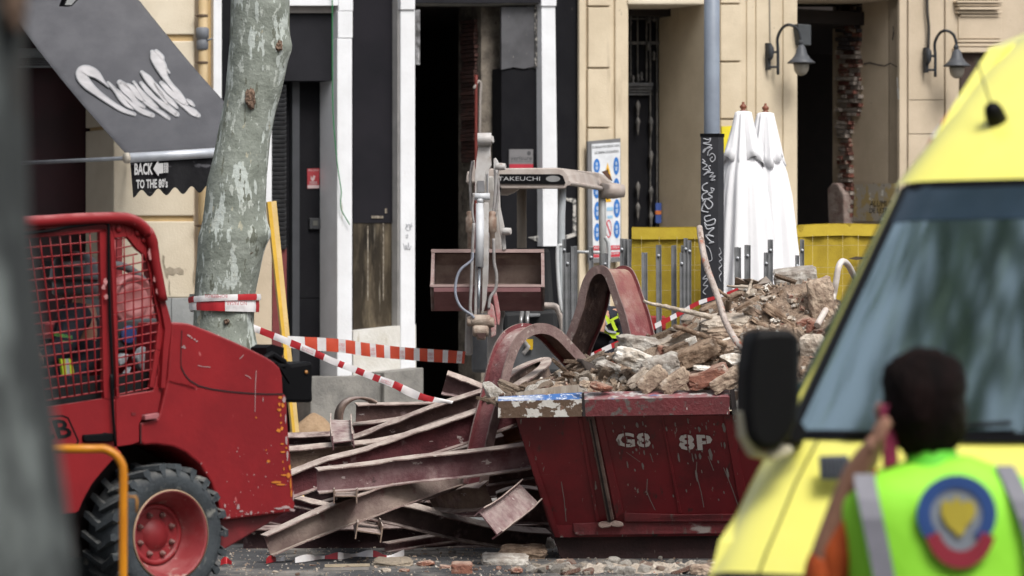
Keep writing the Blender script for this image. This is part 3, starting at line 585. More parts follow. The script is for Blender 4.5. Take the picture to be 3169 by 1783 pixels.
# cab: near frame ring, far frame ring, roof, window bars
RO = [(-900,235),(-300,190),(220,172),(500,153),(760,142),(900,143),(960,150),(1030,180),(1090,235),(1140,310),(1168,400),(1185,520),(1210,650),(1238,800),(1282,965),(1280,1010),(1262,1150),(1235,1449)]
R2 = [(1205,1449),(1222,1150),(1235,1010),(1200,820),(1172,650),(1150,520),(1130,420),(1095,330),(1040,262),(985,225),(920,210),(820,208),(700,212),(500,236),(250,270),(-300,335),(-900,400)]
bm = new()
def ribbon(bm, A, B, off, d):
    for i in range(len(A)-1):
        prism(bm, [LP.at(*A[i], off), LP.at(*A[i+1], off), LP.at(*B[i+1], off), LP.at(*B[i], off)], -LN*d)
A_ = [cF(*p) for p in RO]; B_ = [cF(*p) for p in R2[::-1]]
B_ = B_+[B_[-1]]*(len(A_)-len(B_))
for i in range(len(A_)-1):
    q = [LP.at(*A_[i], .03), LP.at(*A_[i+1], .03), LP.at(*B_[min(i+1, len(B_)-1)], .03), LP.at(*B_[min(i, len(B_)-1)], .03)]
    if (q[2]-q[3]).length < 1e-4: q = q[:3]
    prism(bm, q, -LN*.07)
bmesh.ops.remove_doubles(bm, verts=bm.verts[:], dist=5e-4)
obj('cab_frame', bm, redl, t)
bm = new(); top_ = spline([LP.at(*cF(*p), .03) for p in RO[:14]], 3); tube(bm, [p+UP*-.03-LE*.0 if i < 26 else p-LE*.02 for i, p in enumerate(top_)], [.035 if i < 30 else .03 for i in range(len(top_))], 10); obj('roof_edge', bm, redl, t)
bm = new()
R3 = RO[:9]
for i in range(len(R3)-1):
    a, b = LP.at(*cF(*R3[i]), -.03), LP.at(*cF(*R3[i+1]), -.03); s = UP*-.02
    prism(bm, [a, b, b-LN*1.1, a-LN*1.1], s)
obj('roof', bm, redl, t, bevel=.004)
bm = new(); q = [LP.at(*cF(*p), -1.12) for p in ((-900,250),(900,160),(1000,200),(1100,320),(1120,500))]
q2 = [LP.at(*cF(*p), -1.12) for p in ((1060,500),(1040,340),(960,262),(890,250),(-900,350))]
prism(bm, q+q2, LN*.05); prism(bm, [LP.at(*cF(*p), -1.12) for p in ((1060,480),(1120,480),(1240,1449),(1160,1449))], LN*.05)
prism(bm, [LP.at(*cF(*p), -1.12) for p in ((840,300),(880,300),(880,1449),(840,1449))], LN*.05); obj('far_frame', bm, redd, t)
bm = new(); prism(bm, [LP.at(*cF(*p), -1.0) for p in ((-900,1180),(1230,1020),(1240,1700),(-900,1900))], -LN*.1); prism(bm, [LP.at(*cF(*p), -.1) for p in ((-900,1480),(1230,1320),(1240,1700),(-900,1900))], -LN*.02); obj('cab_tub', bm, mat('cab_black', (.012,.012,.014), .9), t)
# black rubber seal
bm = new(); tube(bm, spline([LP.at(*cF(*p), .035) for p in ((-600,345),(240,292),(500,250),(640,232),(760,218),(800,225),(812,260),(812,500),(820,900),(845,1449))]+[LP.at(*cG(*p), .035) for p in ((560,20),(572,300),(590,530))], 4), .009, 8); obj('rubber_seal', bm, blackp, t)
# door with mesh, rear side window with mesh
def grid(bm, cr, quad, nu, nv, r, off, ragged=None):
    tl, tr, br_, bl_ = [V3((p[0], p[1], 0)) for p in quad]
    def q(a, b): return tl.lerp(tr, a).lerp(bl_.lerp(br_, a), b)
    for i in range(nu+1):
        pts = [q(i/nu, k/8) for k in range(9)]; 
        if ragged: pts = [p for p in pts if ragged(p.x, p.y)]
        if len(pts) > 1: tube(bm, [LP.at(*cr(p.x, p.y), off) for p in pts], r, 6)
    for j in range(nv+1):
        pts = [q(k/8, j/nv) for k in range(9)]
        if ragged: pts = [p for p in pts if ragged(p.x, p.y)]
        if len(pts) > 1: tube(bm, [LP.at(*cr(p.x, p.y), off-.006) for p in pts], r, 6)
door = obj('door', (lambda bm: (ribbon(bm, [cF(*p) for p in ((-700,420),(240,300),(745,262),(795,262))], [cF(*p) for p in ((-700,470),(240,330),(745,285),(795,285))], .01, .03),
   ribbon(bm, [cF(745,270), cF(752,560), cF(765,900), cF(775,1449), cG(512,190)], [cF(806,262), cF(806,560), cF(822,900), cF(848,1449), cG(575,200)], .01, .03),
   prism(bm, P_(cG, [(-700,350),(190,240),(515,190),(570,190),(588,535),(330,520),(-700,700)], .006), -LN*.03), bm)[-1])(new()), redl, t)
bm = new(); grid(bm, cF, ((-80,345),(745,275),(776,1475),(180,1570)), 11, 15, .0046, 0); obj('door_mesh', bm, redl, door if False else t)
bm = new()
ribbon(bm, [cF(*p) for p in ((822,225),(835,560),(850,900),(872,1449))]+[cG(600,190)], [cF(*p) for p in ((856,330),(860,560),(870,900),(885,1449))]+[cG(620,175)], .008, .03)
ribbon(bm, [cF(*p) for p in ((822,215),(920,215),(985,230),(1045,275),(1095,345),(1125,430),(1145,520),(1168,650),(1195,820),(1225,1010),(1200,1180),(1150,1449))], [cF(*p) for p in ((856,330),(950,322),(975,350),(1020,410),(1075,455),(1105,520),(1120,600),(1135,680),(1165,840),(1190,950),(1165,1160),(1120,1449))], .008, .03)
obj('window_frame', bm, redl, t, bevel=.004)
bm = new(); grid(bm, cF, ((858,345),(1200,280),(1180,1440),(885,1500)), 5, 17, .0046, 0, ragged=lambda x, y: x < 950+(y-322)*.95 or y > 600); obj('window_mesh', bm, redl, t)
for x, y in ((1028,292),(1078,345),(885,265),(1120,480)):
    bm = new(); lathe(bm, LP.at(*cF(x, y), .01), [(.022,0),(.02,.006),(.012,.012),(.001,.014)], axis=LN, seg=12); obj('rivet', bm, redl, t)
# dusty smears on frame
bm = new()
for x, y, rx, ry in ((1125,450,25,45),(1160,640,16,30),(790,660,16,30),(775,700,20,24),(1180,730,14,30),(795,770,18,20)): blob(bm, x, y, rx, ry, cF, .034, 9)
obj('dust_smear', bm, mat('dust_pink', (.50,.22,.22), .8), t)
# door handle and badge
bm = new(); prism(bm, [p+LN*.03 for p in P_(cG, [(348,448),(490,438),(500,432),(568,440),(575,490),(520,498),(360,500),(346,485)])], -LN*.05); obj('door_handle', bm, blackp, t, bevel=.008)
bm = new(); prism(bm, P_(cG, [(60,318),(215,308),(258,325),(332,490),(322,522),(60,560)], .007), -LN*.01); obj('badge_border', bm, blackp, t)
bm = new(); prism(bm, P_(cG, [(60,330),(212,321),(248,335),(318,492),(310,512),(60,548)], .010), -LN*.01); obj('badge_panel', bm, redl, t)
bm = new(); text_bm(bm, 'JCB', LP.at(*cG(-30,545), .014), LP.at(*cG(305,505), .014), LP.at(*cG(-90,370), .014), bold=.02); obj('badge_letters', bm, blackp, t)
# rear lamp and black fittings
bm = new(); prism(bm, [LP.at(*cH(*p), -.25) for p in ((100,1240),(240,1245),(300,1275),(450,1250),(462,1290),(455,1449),(460,1560),(110,1560))], -LN*.25); obj('rear_lamp_box', bm, blackp, t, bevel=.02)
bm = new(); prism(bm, [LP.at(*cH(*p), -.3) for p in ((105,1150),(150,1125),(240,1150),(235,1200),(200,1240),(110,1250))], -LN*.16); tube(bm, [LP.at(*cH(*p), -.2) for p in ((80,1240),(150,1200),(240,1260),(235,1285),(180,1290))], .022, 8); prism(bm, [LP.at(*cH(*p), -.18) for p in ((195,1280),(210,1275),(300,1400),(285,1420))], -LN*.02); obj('rear_bracket', bm, blackp, t, bevel=.01)
bm = new(); lathe(bm, LP.at(*cH(405,1333), -.243), [(.013,0),(.01,.006),(.001,.008)], axis=LN, seg=14); obj('indicator_lens', bm, mat('indicator', (.45,.2,.05), .3), t)
# wheels
def wheel(center_uv, label=None, cr_plane=LP):
    c = LP.at(*center_uv, .02); S = 526.0
    R, r, wd = .405, .262, .31
    wh = bpy.data.objects.new('wheel', None); 
    bm = new(); lathe(bm, c, [(r,.0),(r+.02,.012),(.33,.018),(R-.045,.012),(R-.02,-.02),(R-.012,-.08),(R-.012,-wd+.05),(R-.03,-wd+.01),(.30,-wd),(r,-wd)], axis=LN, seg=56, cap=False)
    # lugs: chevron blocks round the tread
    ax = LE; 
    for k in range(22):
        for side in (0, 1):
            a0 = 2*math.pi*(k+(.5 if side else 0))/22; pts = []
            def pt(a, rr, h): return c+(LE*math.cos(a)+UP*math.sin(a))*rr+LN*h
            ha, hb = (.008, -wd*.52) if side == 0 else (-wd*.42, -wd+.002); sh = .17 if side == 0 else -.17; w_ = .062
            lo = [pt(a0-w_, R-.016, ha), pt(a0+w_, R-.016, ha), pt(a0+w_+sh, R-.016, hb), pt(a0-w_+sh, R-.016, hb)]
            hi = [pt(a0-w_*.7, R+.018, ha-.006), pt(a0+w_*.7, R+.018, ha-.006), pt(a0+w_*.7+sh, R+.018, hb+.004), pt(a0-w_*.7+sh, R+.018, hb+.004)]
            L_ = [bm.verts.new(p) for p in lo]; H_ = [bm.verts.new(p) for p in hi]; bm.faces.new(H_)
            for i in range(4): bm.faces.new((L_[i], L_[(i+1) % 4], H_[(i+1) % 4], H_[i]))
            if side == 0:   # shoulder lug running down the side wall
                q = [pt(a0-w_*.8, R+.01, .0), pt(a0+w_*.8, R+.01, .0), pt(a0+w_*.5, R-.055, .018), pt(a0-w_*.5, R-.055, .018)]; prism(bm, q, -LN*.03)
    ty = obj('tyre', bm, rubber, t)
    bm = new(); lathe(bm, c, [(r+.004,-.06),(r+.006,.01),(r-.006,.014),(r-.012,.0),(r-.03,-.03),(.21,-.11),(.19,-.14),(.178,-.15)], axis=LN, seg=48, cap=False); rim = obj('rim', bm, mat('rim_dusty', (.33,.10,.10), .6, (.27,.03,.035), 5, bump=.1, spots=(((.45,.35,.3),8,.6,(1,1,1),.1),)), t)
    bm = new(); lathe(bm, c, [(r+.007,.004),(r+.009,.012),(r+.001,.016)], axis=LN, seg=48, cap=False); obj('rim_edge', bm, mat('rim_edge_tan', (.42,.28,.18), .6), t)
    bm = new(); lathe(bm, c, [(.182,-.148),(.18,-.135),(.155,-.128),(.15,-.15),(.09,-.15),(.085,-.135),(.001,-.133)], axis=LN, seg=40); obj('hub', bm, mat('hub_red', (.30,.025,.03), .5, (.25,.02,.025), 6, dust=None, spots=(((.35,.22,.2),10,.64,(1,1,1),.08),)), t)
    for k in range(8):
        a = 2*math.pi*(k+.5)/8; p = c+(LE*math.cos(a)+UP*math.sin(a))*.122-LN*.15
        bm = new(); lathe(bm, p, [(.02,0),(.019,.014),(.012,.018),(.011,.032),(.001,.034)], axis=LN, seg=6); obj('wheel_nut', bm, mat('nut_rusty', (.28,.14,.13), .6, (.15,.08,.07), 20), t)
wheel((526, 1657)); wheel((526-590, 1700))
bm = new(); 
for uv in ((526,1657),(-64,1700)):
    c = LP.at(*uv, .02)-LN*WID; lathe(bm, c, [(.05,0),(.26,.0),(.40,.01),(.41,.1),(.40,.28),(.05,.29)], axis=LN, seg=30)
obj('far_wheels', bm, rubber, t)
# front loader arm and low bucket, hidden by the near tree
bm = new(); prism(bm, [LP.at(*p, .03) for p in ((60,1250),(60,1330),(-330,1720),(-430,1720),(-420,1640),(-60,1230))], -LN*.12); obj('lift_arm', bm, redd, t, bevel=.01)
# seat and things seen through the mesh
bm = new(); prism(bm, [LP.at(*cF(*p), -.55) for p in ((500,500),(640,495),(760,560),(770,760),(640,770),(520,640))], -LN*.3); obj('seat_back', bm, mat('seat_grey', (.09,.09,.095), .8), t, bevel=.03)
bm = new(); tube(bm, spline([LP.at(*cF(*p), -.6) for p in ((700,545),(870,535),(970,565),(1060,640),(1100,720),(1130,900))]), .026, 8); obj('inner_bar', bm, mat('bar_grey', (.10,.105,.11), .5), t)
bm = new(); c = LP.at(*cF(985,800), -.5); lathe(bm, c, [(.001,.0),(.07,.02),(.10,.03),(.12,.0),(.135,.04),(.155,.03),(.16,-.05)], axis=LN, seg=32, cap=False); obj('red_drum', bm, mat('drum_red', (.34,.13,.13), .5, (.25,.07,.07), 6), t)
bm = new(); prism(bm, [LP.at(*cF(*p), -.35) for p in ((870,950),(1180,930),(1195,1140),(885,1180))], -LN*.2); obj('control_box', bm, mat('box_dark', (.05,.055,.06), .6), t, bevel=.01)
bm = new(); c = LP.at(*cF(960,1055), -.34); lathe(bm, c, [(.056,0),(.056,.006),(.04,.007)], axis=LN, seg=24); obj('blue_label', bm, mat('label_blue', (.04,.08,.25), .5), t)
bm = new()
for q in (((1060,1160),(1090,1140),(1115,1160),(1130,1200),(1120,1320),(1085,1340),(1050,1300),(1020,1230)),((885,1240),(930,1190),(970,1200),(950,1260),(900,1290)),((900,1390),(950,1340),(990,1290),(960,1380),(920,1430))): prism(bm, [LP.at(*cF(*p), -.25) for p in q], -LN*.06)
obj('white_rag', bm, mat('rag_white', (.45,.48,.52), .9), t, bevel=.01)
# driver
dp = LP.at(*cF(560,1000), -.62)
pr = thing('person', 'firefighter in a dark jacket and grey helmet sitting inside the red mesh cab', 'person', dp-UP*.45)
F_ = (LE*-1); S_ = LN
hip = LP.at(*cF(600,1500), -.55)
def lp(u, v, o=-.55): return LP.at(*cF(u, v), o)
J = {'hip':(lp(600,1430),.15,.13),'waist':(lp(600,1260),.14,.12),'chest':(lp(585,1020),.165,.13),'neck0':(lp(570,830),.07,.065),'neck':(lp(560,740),.055),'head0':(lp(555,690),.075,.07),'head1':(lp(555,620),.09,.085),
 'shl':(lp(560,890,-.36),.075),'ell':(lp(470,1180,-.30),.052),'wrl':(lp(300,1240,-.34),.036),'pall':(lp(262,1230,-.34),.035,.02),
 'shr':(lp(600,880,-.74),.075),'elr':(lp(500,1150,-.82),.052),'wrr':(lp(320,1200,-.8),.036),'palr':(lp(280,1190,-.8),.035,.02),
 'kl':(lp(300,1430,-.42),.08),'fl':(lp(240,1700,-.42),.055),'kr':(lp(300,1430,-.72),.08),'fr':(lp(240,1700,-.72),.055),'tl':(lp(190,1720,-.42),.04),'tr':(lp(190,1720,-.72),.04)}
E = [('hip','waist'),('waist','chest'),('chest','neck0'),('neck0','neck'),('neck','head0'),('head0','head1'),('chest','shl'),('shl','ell'),('ell','wrl'),('wrl','pall'),('chest','shr'),('shr','elr'),('elr','wrr'),('wrr','palr'),('hip','kl'),('kl','fl'),('fl','tl'),('hip','kr'),('kr','fr'),('fr','tr')]
for s, o in (('l',-.34),('r',-.8)):
    base = J['pal'+s][0]
    for k in range(5):
        d = F_*(.035 if k else .005)+UP*((k-2)*.018 if k else .04)
        J['f%s%d' % (s,k)] = (base+d*1.0, .011); J['g%s%d' % (s,k)] = (base+d+F_*.03-UP*.008, .009); J['h%s%d' % (s,k)] = (base+d+F_*(.045 if k != 3 else .055)-UP*.03, .008)
        E += [('pal'+s,'f%s%d' % (s,k)),('f%s%d' % (s,k),'g%s%d' % (s,k)),('g%s%d' % (s,k),'h%s%d' % (s,k))]
skinm = mat('skin', (.42,.24,.17), .55, (.38,.2,.14), 10)
navy = mat('navy_cloth', (.012,.014,.026), .85, (.008,.009,.016), 8, bump=.5, bs=14)
hiviz = mat('hiviz_yellow', (.55,.75,.03), .6); silver = mat('reflective_silver', (.42,.44,.46), .4)
skin_obj('body', J, E, skinm, pr, 2)
Jc = {k: (v[0], v[1]+.018, (v[2] if len(v) > 2 else v[1])+.018) for k, v in J.items() if k in ('hip','waist','chest','shl','ell','wrl','shr','elr','wrr','kl','fl','kr','fr')}
Jc['neck0'] = (J['neck0'][0], .075, .075)
skin_obj('jacket', Jc, [e for e in E if e[0] in Jc and e[1] in Jc], navy, pr, 2)
hc = lp(560,618)
bm = new(); lathe(bm, hc, [(.165,-.02),(.15,.0),(.145,.05),(.12,.105),(.07,.14),(.001,.15)], seg=24); lathe(bm, hc, [(.135,-.02),(.135,-.10),(.12,-.11)], seg=20); obj('helmet', bm, mat('helmet_grey', (.16,.17,.18), .4, (.11,.12,.13), 6), pr)
bm = new(); prism(bm, [lp(*p, -.36) for p in ((500,505),(640,500),(640,545),(505,550))], -LN*.06); obj('helmet_band', bm, mat('band_pale', (.42,.44,.46), .5), pr, bevel=.01)
bm = new(); 
for dx in (-1, 1): lathe(bm, hc+F_*.088+S_*.034*dx-UP*.05, [(.001,.012),(.011,.008),(.012,0)], axis=F_, seg=10)
lathe(bm, hc+F_*.09-UP*.085, [(.018,0),(.012,.02),(.001,.028)], axis=F_, seg=8); lathe(bm, hc+F_*.082-UP*.12, [(.026,0),(.02,.008),(.001,.01)], axis=F_, seg=10); obj('face', bm, mat('face_dark', (.2,.11,.08), .6), pr)
bm = new(); 
for a in ((452,1232,490,1236,500,1360,472,1355),(515,1232,538,1240,555,1350,528,1358)): prism(bm, [lp(*p, -.215) for p in zip(a[::2], a[1::2])], -LN*.02)
obj('hiviz_strip', bm, hiviz, pr)
bm = new(); prism(bm, [lp(*p, -.22) for p in ((490,1236),(515,1232),(528,1358),(500,1360))], -LN*.02); obj('silver_strip', bm, silver, pr)
bm = new(); text_bm(bm, 'BOMBEROS', lp(405,1062,-.235), lp(540,1082,-.235), lp(408,1040,-.235)); text_bm(bm, 'MADRID', lp(470,1110,-.235), lp(540,1118,-.235), lp(470,1095,-.235)); obj('jacket_lettering', bm, mat('letter_green', (.15,.5,.08), .6), pr)

# ================= orange hoop barrier =================
hp = vplane(350, 19, 5); P = lambda x, y: hp.at(*cG(x, y))
g = P(643,1449); 
t = thing('hoop_barrier', 'orange tubular hoop barrier in front of the loader tyre', 'barrier', V3((g.x-.6, g.y, 0)))
bm = new(); ft = V3((g.x, g.y, 0)); l2 = V3((g.x-1.15, g.y+.05, 0))
q = [ft, P(643,1449), P(645,900), P(645,720), P(632,650), P(590,592), P(520,552), P(440,548), P(190,548), P(-1500,560)]
q2 = [l2+UP*(P(-1500,560).z-.12), l2]
tube(bm, spline([q[0],q[1],q[2],q[3],q[4],q[5],q[6],q[7],q[8],V3((l2.x+.14, l2.y, P(-100,548).z)), V3((l2.x+.03, l2.y, P(-100,548).z-.04)), V3((l2.x, l2.y, P(-100,548).z-.16)), l2], 5), .0195, 12)
obj('hoop', bm, mat('barrier_orange', (.70,.27,.01), .4, (.62,.22,.01), 6, spots=(((.4,.2,.08),25,.72,(1,1,1),.03),)), t)
bm = new(); tube(bm, [P(680,885), P(735,888), P(742,920), P(738,1000)], .0055, 6); obj('hook', bm, mat('barrier_orange2', (.55,.24,.03), .5), t)
bm = new(); 
for f_ in (ft, l2): lathe(bm, f_, [(.09,0),(.09,.01),(.03,.015)], seg=18)
obj('foot_plate', bm, mat('foot_orange', (.5,.2,.02), .6), t)
# ================= mini excavator =================
DY = 38.0; dx = lambda x, y, Y=DY: at(*cI(x, y), Y)
dg = mat('digger_white', (.50,.49,.48), .55, (.40,.37,.35), 7, bump=.15, spots=(((.22,.15,.11),9,.62,(1,1,1),.1),))
dw = mat('digger_pinkish', (.47,.42,.385), .6, (.38,.32,.285), 5, bump=.1)
dgy = mat('digger_grey', (.12,.125,.135), .6, (.08,.085,.09), 4)
b0 = dx(560,1300); t = thing('mini_excavator', 'dusty grey mini excavator with flat canopy and raised bucket arm', 'excavator', V3((b0.x, DY+.6, .12)))
base = ROOT[t.name]
def cprism(pts, Y, d, dxs=0): return [dx(*p, Y) for p in pts], V3((dxs, d, 0))
# canopy
bm = new(); a = [(295,345),(300,285),(320,262),(360,255),(880,248),(915,255),(945,285),(965,320),(1000,350),(1180,378),(1200,425),(1240,428),(1262,410),(1262,365),(1240,358),(1205,300),(1130,275),(920,258)]
front = [(292,340),(300,285),(325,258),(505,250),(880,247),(920,256),(950,300),(955,345),(930,380),(520,380),(500,345)]
prism(bm, [dx(*p, 37.6) for p in front], V3((0,.09,0)))
f0 = [dx(*p, 37.62) for p in ((300,285),(880,250),(930,262),(950,300))]; 
bk = [dx(330,330,39.3), dx(1130,275,39.3), dx(1205,300,39.3), dx(1255,372,39.3)]
P_top = [dx(300,270,37.65), dx(900,248,37.65), dx(1150,280,39.2), dx(520,300,39.2)]; prism(bm, P_top, UP*-.06)
side = [dx(900,250,37.66), dx(1130,275,39.2), dx(1205,300,39.2), dx(1250,365,39.2), dx(1262,412,39.2), dx(1240,430,39.2), dx(1195,428,39.2), dx(1175,380,39.2), dx(955,350,37.66), dx(930,300,37.66)]
prism(bm, side, V3((-.05,.02,0)))
prism(bm, [dx(*p, 37.75) for p in ((520,378),(640,378),(600,405),(560,420),(515,420))], V3((0,.2,0)))
obj('canopy', bm, dw, t, bevel=.015)
bm = new(); tube(bm, spline([dx(*p, Y) for p, Y in (((950,345),37.6),((1000,352),37.9),((1100,370),38.6),((1175,385),39.1),((1200,425),39.15))]), .022, 8); lathe(bm, dx(1238,395,39.1), [(.07,-.12),(.075,0),(.06,.1)], axis=V3((1,.3,0)), seg=14); obj('canopy_rim', bm, dw, t)
bm = new(); prism(bm, [dx(*p, 37.585) for p in ((508,288),(890,288),(915,300),(932,345),(928,352),(512,350))], V3((0,.02,0))); obj('name_band', bm, blackp, t)
bm = new(); text_bm(bm, 'TAKEUCHI', dx(500,330,37.57), dx(768,330,37.57), dx(500,304,37.57)); obj('name_letters', bm, mat('name_grey', (.42,.42,.43), .5), t)
bm = new(); prism(bm, [dx(852+46*math.cos(a), 318+20*math.sin(a), 37.578) for a in [i*math.pi/10 for i in range(20)]], V3((0,.004,0))); obj('name_emblem', bm, mat('emblem_grey', (.25,.25,.25), .5), t)
bm = new(); prism(bm, [dx(*p, 38.9) for p in ((1165,272),(1195,262),(1220,300),(1232,330),(1210,318))], V3((0,.1,0))); obj('canopy_lamp', bm, mat('rust_brown', (.12,.06,.04), .8), t)
# posts and rails
bm = new(); tube(bm, [dx(912,370,37.8), dx(905,560,37.8), dx(903,1000,37.8), dx(925,1300,37.8)], .036, 10); obj('canopy_post', bm, mat('post_pale', (.42,.45,.47), .5), t)
bm = new(); tube(bm, [dx(650,360,38.9), dx(652,775,38.9), dx(655,1300,38.9)], .045, 10); obj('canopy_post', bm, mat('post_brown', (.25,.21,.17), .6), t)
bm = new(); tube(bm, [dx(1165,385,39.1), dx(1172,760,39.1), dx(1178,1300,39.1)], .036, 10); obj('canopy_post', bm, mat('post_mid', (.36,.37,.37), .5), t)
bm = new(); tube(bm, spline([dx(*p, 38.6) for p in ((1185,690),(1205,730),(1210,800),(1205,900),(1205,1300))]), .018, 8); obj('grab_rail', bm, mat('rail_white', (.55,.57,.58), .4), t)
bm = new(); tube(bm, spline([dx(*p, 37.4) for p in ((910,745),(890,748),(880,780),(882,900),(895,1080),(912,1165),(925,1170)) ]), .017, 8); tube(bm, [dx(1000,785,38), dx(1150,790,38)], .014, 8); obj('grab_rail', bm, mat('rail_white', (.55,.57,.58), .4), t)
bm = new(); tube(bm, spline([dx(*p, 37.5) for p in ((790,1130),(860,1135),(890,1170),(910,1240),(920,1340))]), .03, 8); obj('arm_rest_rail', bm, dw, t)
# seat, body, tracks, blade
bm = new(); prism(bm, [dx(*p, 38.2) for p in ((530,1170),(880,1150),(885,1300),(535,1330))], V3((0,.5,0))); prism(bm, [dx(*p, 38.3) for p in ((590,760),(830,760),(860,1180),(590,1180))], V3((0,.12,0))); obj('seat', bm, mat('seat_black', (.015,.016,.018), .7), t, bevel=.04)
bm = new(); prism(bm, [dx(*p, 38.0) for p in ((690,1180),(770,1180),(770,1200),(700,1205))], V3((0,.2,0))); obj('arm_pad', bm, mat('pad_grey', (.22,.23,.24), .6), t, bevel=.01)
lv = mat('lever_steel', (.5,.5,.5), .3, metal=.6)
for q in (((655,1170),(640,1260)),((690,1160),(685,1260))):
    bm = new(); tube(bm, [dx(*q[0], 37.5), dx(*q[1], 37.4)], .017, 8); obj('lever', bm, lv, t)
bm = new(); prism(bm, [dx(*p, 37.7) for p in ((330,1180),(520,1180),(530,1300),(1000,1300),(1010,1560),(330,1560))], V3((0,1.2,0))); obj('body', bm, dgy, t, bevel=.03)
bm = new(); prism(bm, [dx(*p, 37.3) for p in ((292,1175),(330,1175),(338,1449),(285,1449))], V3((0,.15,0))); prism(bm, [dx(*p, 37.2) for p in ((430,1300),(540,1160),(520,1400),(500,1700),(430,1700))], V3((0,.2,0))); obj('swing_post', bm, dg, t, bevel=.02)
bm = new(); prism(bm, [dx(*p, 37.65) for p in ((680,1345),(724,1345),(722,1412),(680,1410))], V3((0,.02,0))); obj('warning_plate', bm, mat('plate_yellow', (.65,.42,.02), .5), t)
bm = new()
for sx in (-.62, .42):
    c = V3((base.x+sx, base.y, .12)); tube(bm, [c+V3((.1,-.6,.22)), c+V3((.1,.6,.22))], .01, 6)
    prism(bm, [c+V3((0,-.85,.22)), c+V3((0,-.72,.42)), c+V3((0,.72,.42)), c+V3((0,.85,.22)), c+V3((0,.72,.0)), c+V3((0,-.72,.0))], V3((.24,0,0)))
obj('track', bm, mat('track_rubber', (.03,.03,.032), .9), t, bevel=.03)
bm = new(); c = V3((base.x-.35, base.y-1.15, .12)); prism(bm, [c+V3((-.45,0,0)), c+V3((.75,0,0)), c+V3((.75,0,.3)), c+V3((-.45,0,.3))], V3((0,.06,0))); prism(bm, [c+V3((0,.05,.1)), c+V3((.3,.05,.1)), c+V3((.3,.05,.2)), c+V3((0,.05,.2))], V3((0,.6,0))); obj('dozer_blade', bm, dg, t, bevel=.01)
# boom behind, dipper arm in front
bm = new()
prism(bm, [dx(*p, 37.2) for p in ((395,300),(470,300),(510,620),(530,800),(545,1200),(430,1300),(420,800))], V3((0,.25,0))); obj('boom', bm, mat('boom_grey', (.36,.35,.33), .6, (.22,.19,.17), 6), t, bevel=.015)
bm = new()
def ap(*a): return [dx(*p, 36.3) for p in a]
prism(bm, ap((378,60),(385,40),(405,36),(408,90),(400,100),(395,100)), V3((0,.05,0)))
prism(bm, ap((372,120),(380,60),(392,62),(398,96),(432,96),(430,48),(440,40),(447,60),(455,200),(458,230),(440,260),(438,420),(440,445),(425,452),(420,440),(425,400),(418,280),(412,400),(365,405),(358,445),(350,445),(352,300),(360,200)), V3((0,.16,0)))
prism(bm, ap((385,36),(430,34),(440,44),(452,40),(470,44),(475,80),(465,88),(455,70),(440,66),(438,60),(388,60)), V3((0,.12,0)))
lathe(bm, dx(412,64,36.28), [(.055,-.06),(.055,.06)], axis=V3((1,0,0)), seg=14)
obj('dipper_arm', bm, dg, t, bevel=.008)
bm = new(); prism(bm, [dx(*p, 36.285) for p in ((428,285),(435,285),(437,400),(428,430))], V3((0,.02,0))); prism(bm, [dx(*p, 36.285) for p in ((368,330),(410,330),(414,402),(368,404))], V3((0,.02,0))); obj('arm_recess', bm, mat('recess_grey', (.2,.2,.21), .7), t)
bm = new(); tube(bm, [dx(385,445,36.25), dx(384,470,36.25)], .03, 12); tube(bm, [dx(384,478,36.25), dx(380,885,36.15)], [.036,.036], 16); lathe(bm, dx(392,432,36.25), [(.032,-.075),(.032,.075)], axis=V3((1,0,0)), seg=12); obj('cylinder', bm, mat('cylinder_grey', (.55,.57,.60), .45, (.45,.46,.48), 7, dust=None), t)
bm = new(); tube(bm, [dx(380,885,36.15), dx(374,1200,36.05)], .015, 12); obj('piston_rod', bm, mat('rod_steel', (.35,.37,.40), .25, metal=.8), t)
bm = new(); prism(bm, [dx(*p, 36.22) for p in ((405,470),(440,470),(438,880),(425,1100),(405,1180),(395,1180),(400,880))], V3((0,.12,0))); prism(bm, [dx(*p, 36.2) for p in ((352,885),(366,885),(362,1190),(346,1190))], V3((0,.1,0))); obj('arm_side_rail', bm, dg, t, bevel=.006)
bm = new()
for x, y, r, w_ in ((385,1225,.05,.09),(335,1232,.042,.05),(440,1238,.045,.05),(388,1290,.055,.07),(392,1325,.035,.04)): lathe(bm, dx(x,y,36.0), [(r*.7,-w_),(r,-w_*.8),(r,w_*.8),(r*.7,w_)], axis=V3((1,0,0)), seg=14)
prism(bm, [dx(*p, 36.0) for p in ((340,1240),(450,1240),(435,1310),(350,1310))], V3((0,.15,0))); obj('hitch', bm, mat('hitch_tan', (.40,.33,.27), .7, (.25,.18,.14), 10, bump=.3), t, bevel=.01)
bm = new(); prism(bm, [dx(*p, 35.95) for p in ((355,1300),(430,1296),(410,1345),(380,1340))], V3((0,.1,0))); obj('hitch_gap', bm, mat('hitch_brown', (.06,.03,.025), .9), t)
bm = new(); prism(bm, [dx(*p, 36.1) for p in ((440,1100),(470,1130),(490,1240),(485,1320),(455,1338),(450,1250),(430,1180))], V3((0,.1,0))); prism(bm, [dx(*p, 36.2) for p in ((465,1060),(490,1040),(515,1180),(508,1260),(495,1250))], V3((0,.06,0))); obj('red_link', bm, mat('link_red', (.36,.10,.11), .6, (.4,.3,.28), 12), t, bevel=.008)
bm = new(); prism(bm, [dx(*p, 36.9) for p in ((470,190),(485,182),(500,205),(512,235),(508,245),(500,300),(512,400),(515,500),(540,620),(552,770),(530,775),(505,600),(480,420),(472,300))], V3((0,.08,0)))
for x, y in ((505,240),(512,240),(548,655)): lathe(bm, dx(x,y,36.85), [(.03,-.03),(.035,0),(.03,.05)], axis=V3((1,-.3,0)), seg=10)
obj('boom_bracket', bm, dg, t, bevel=.006)
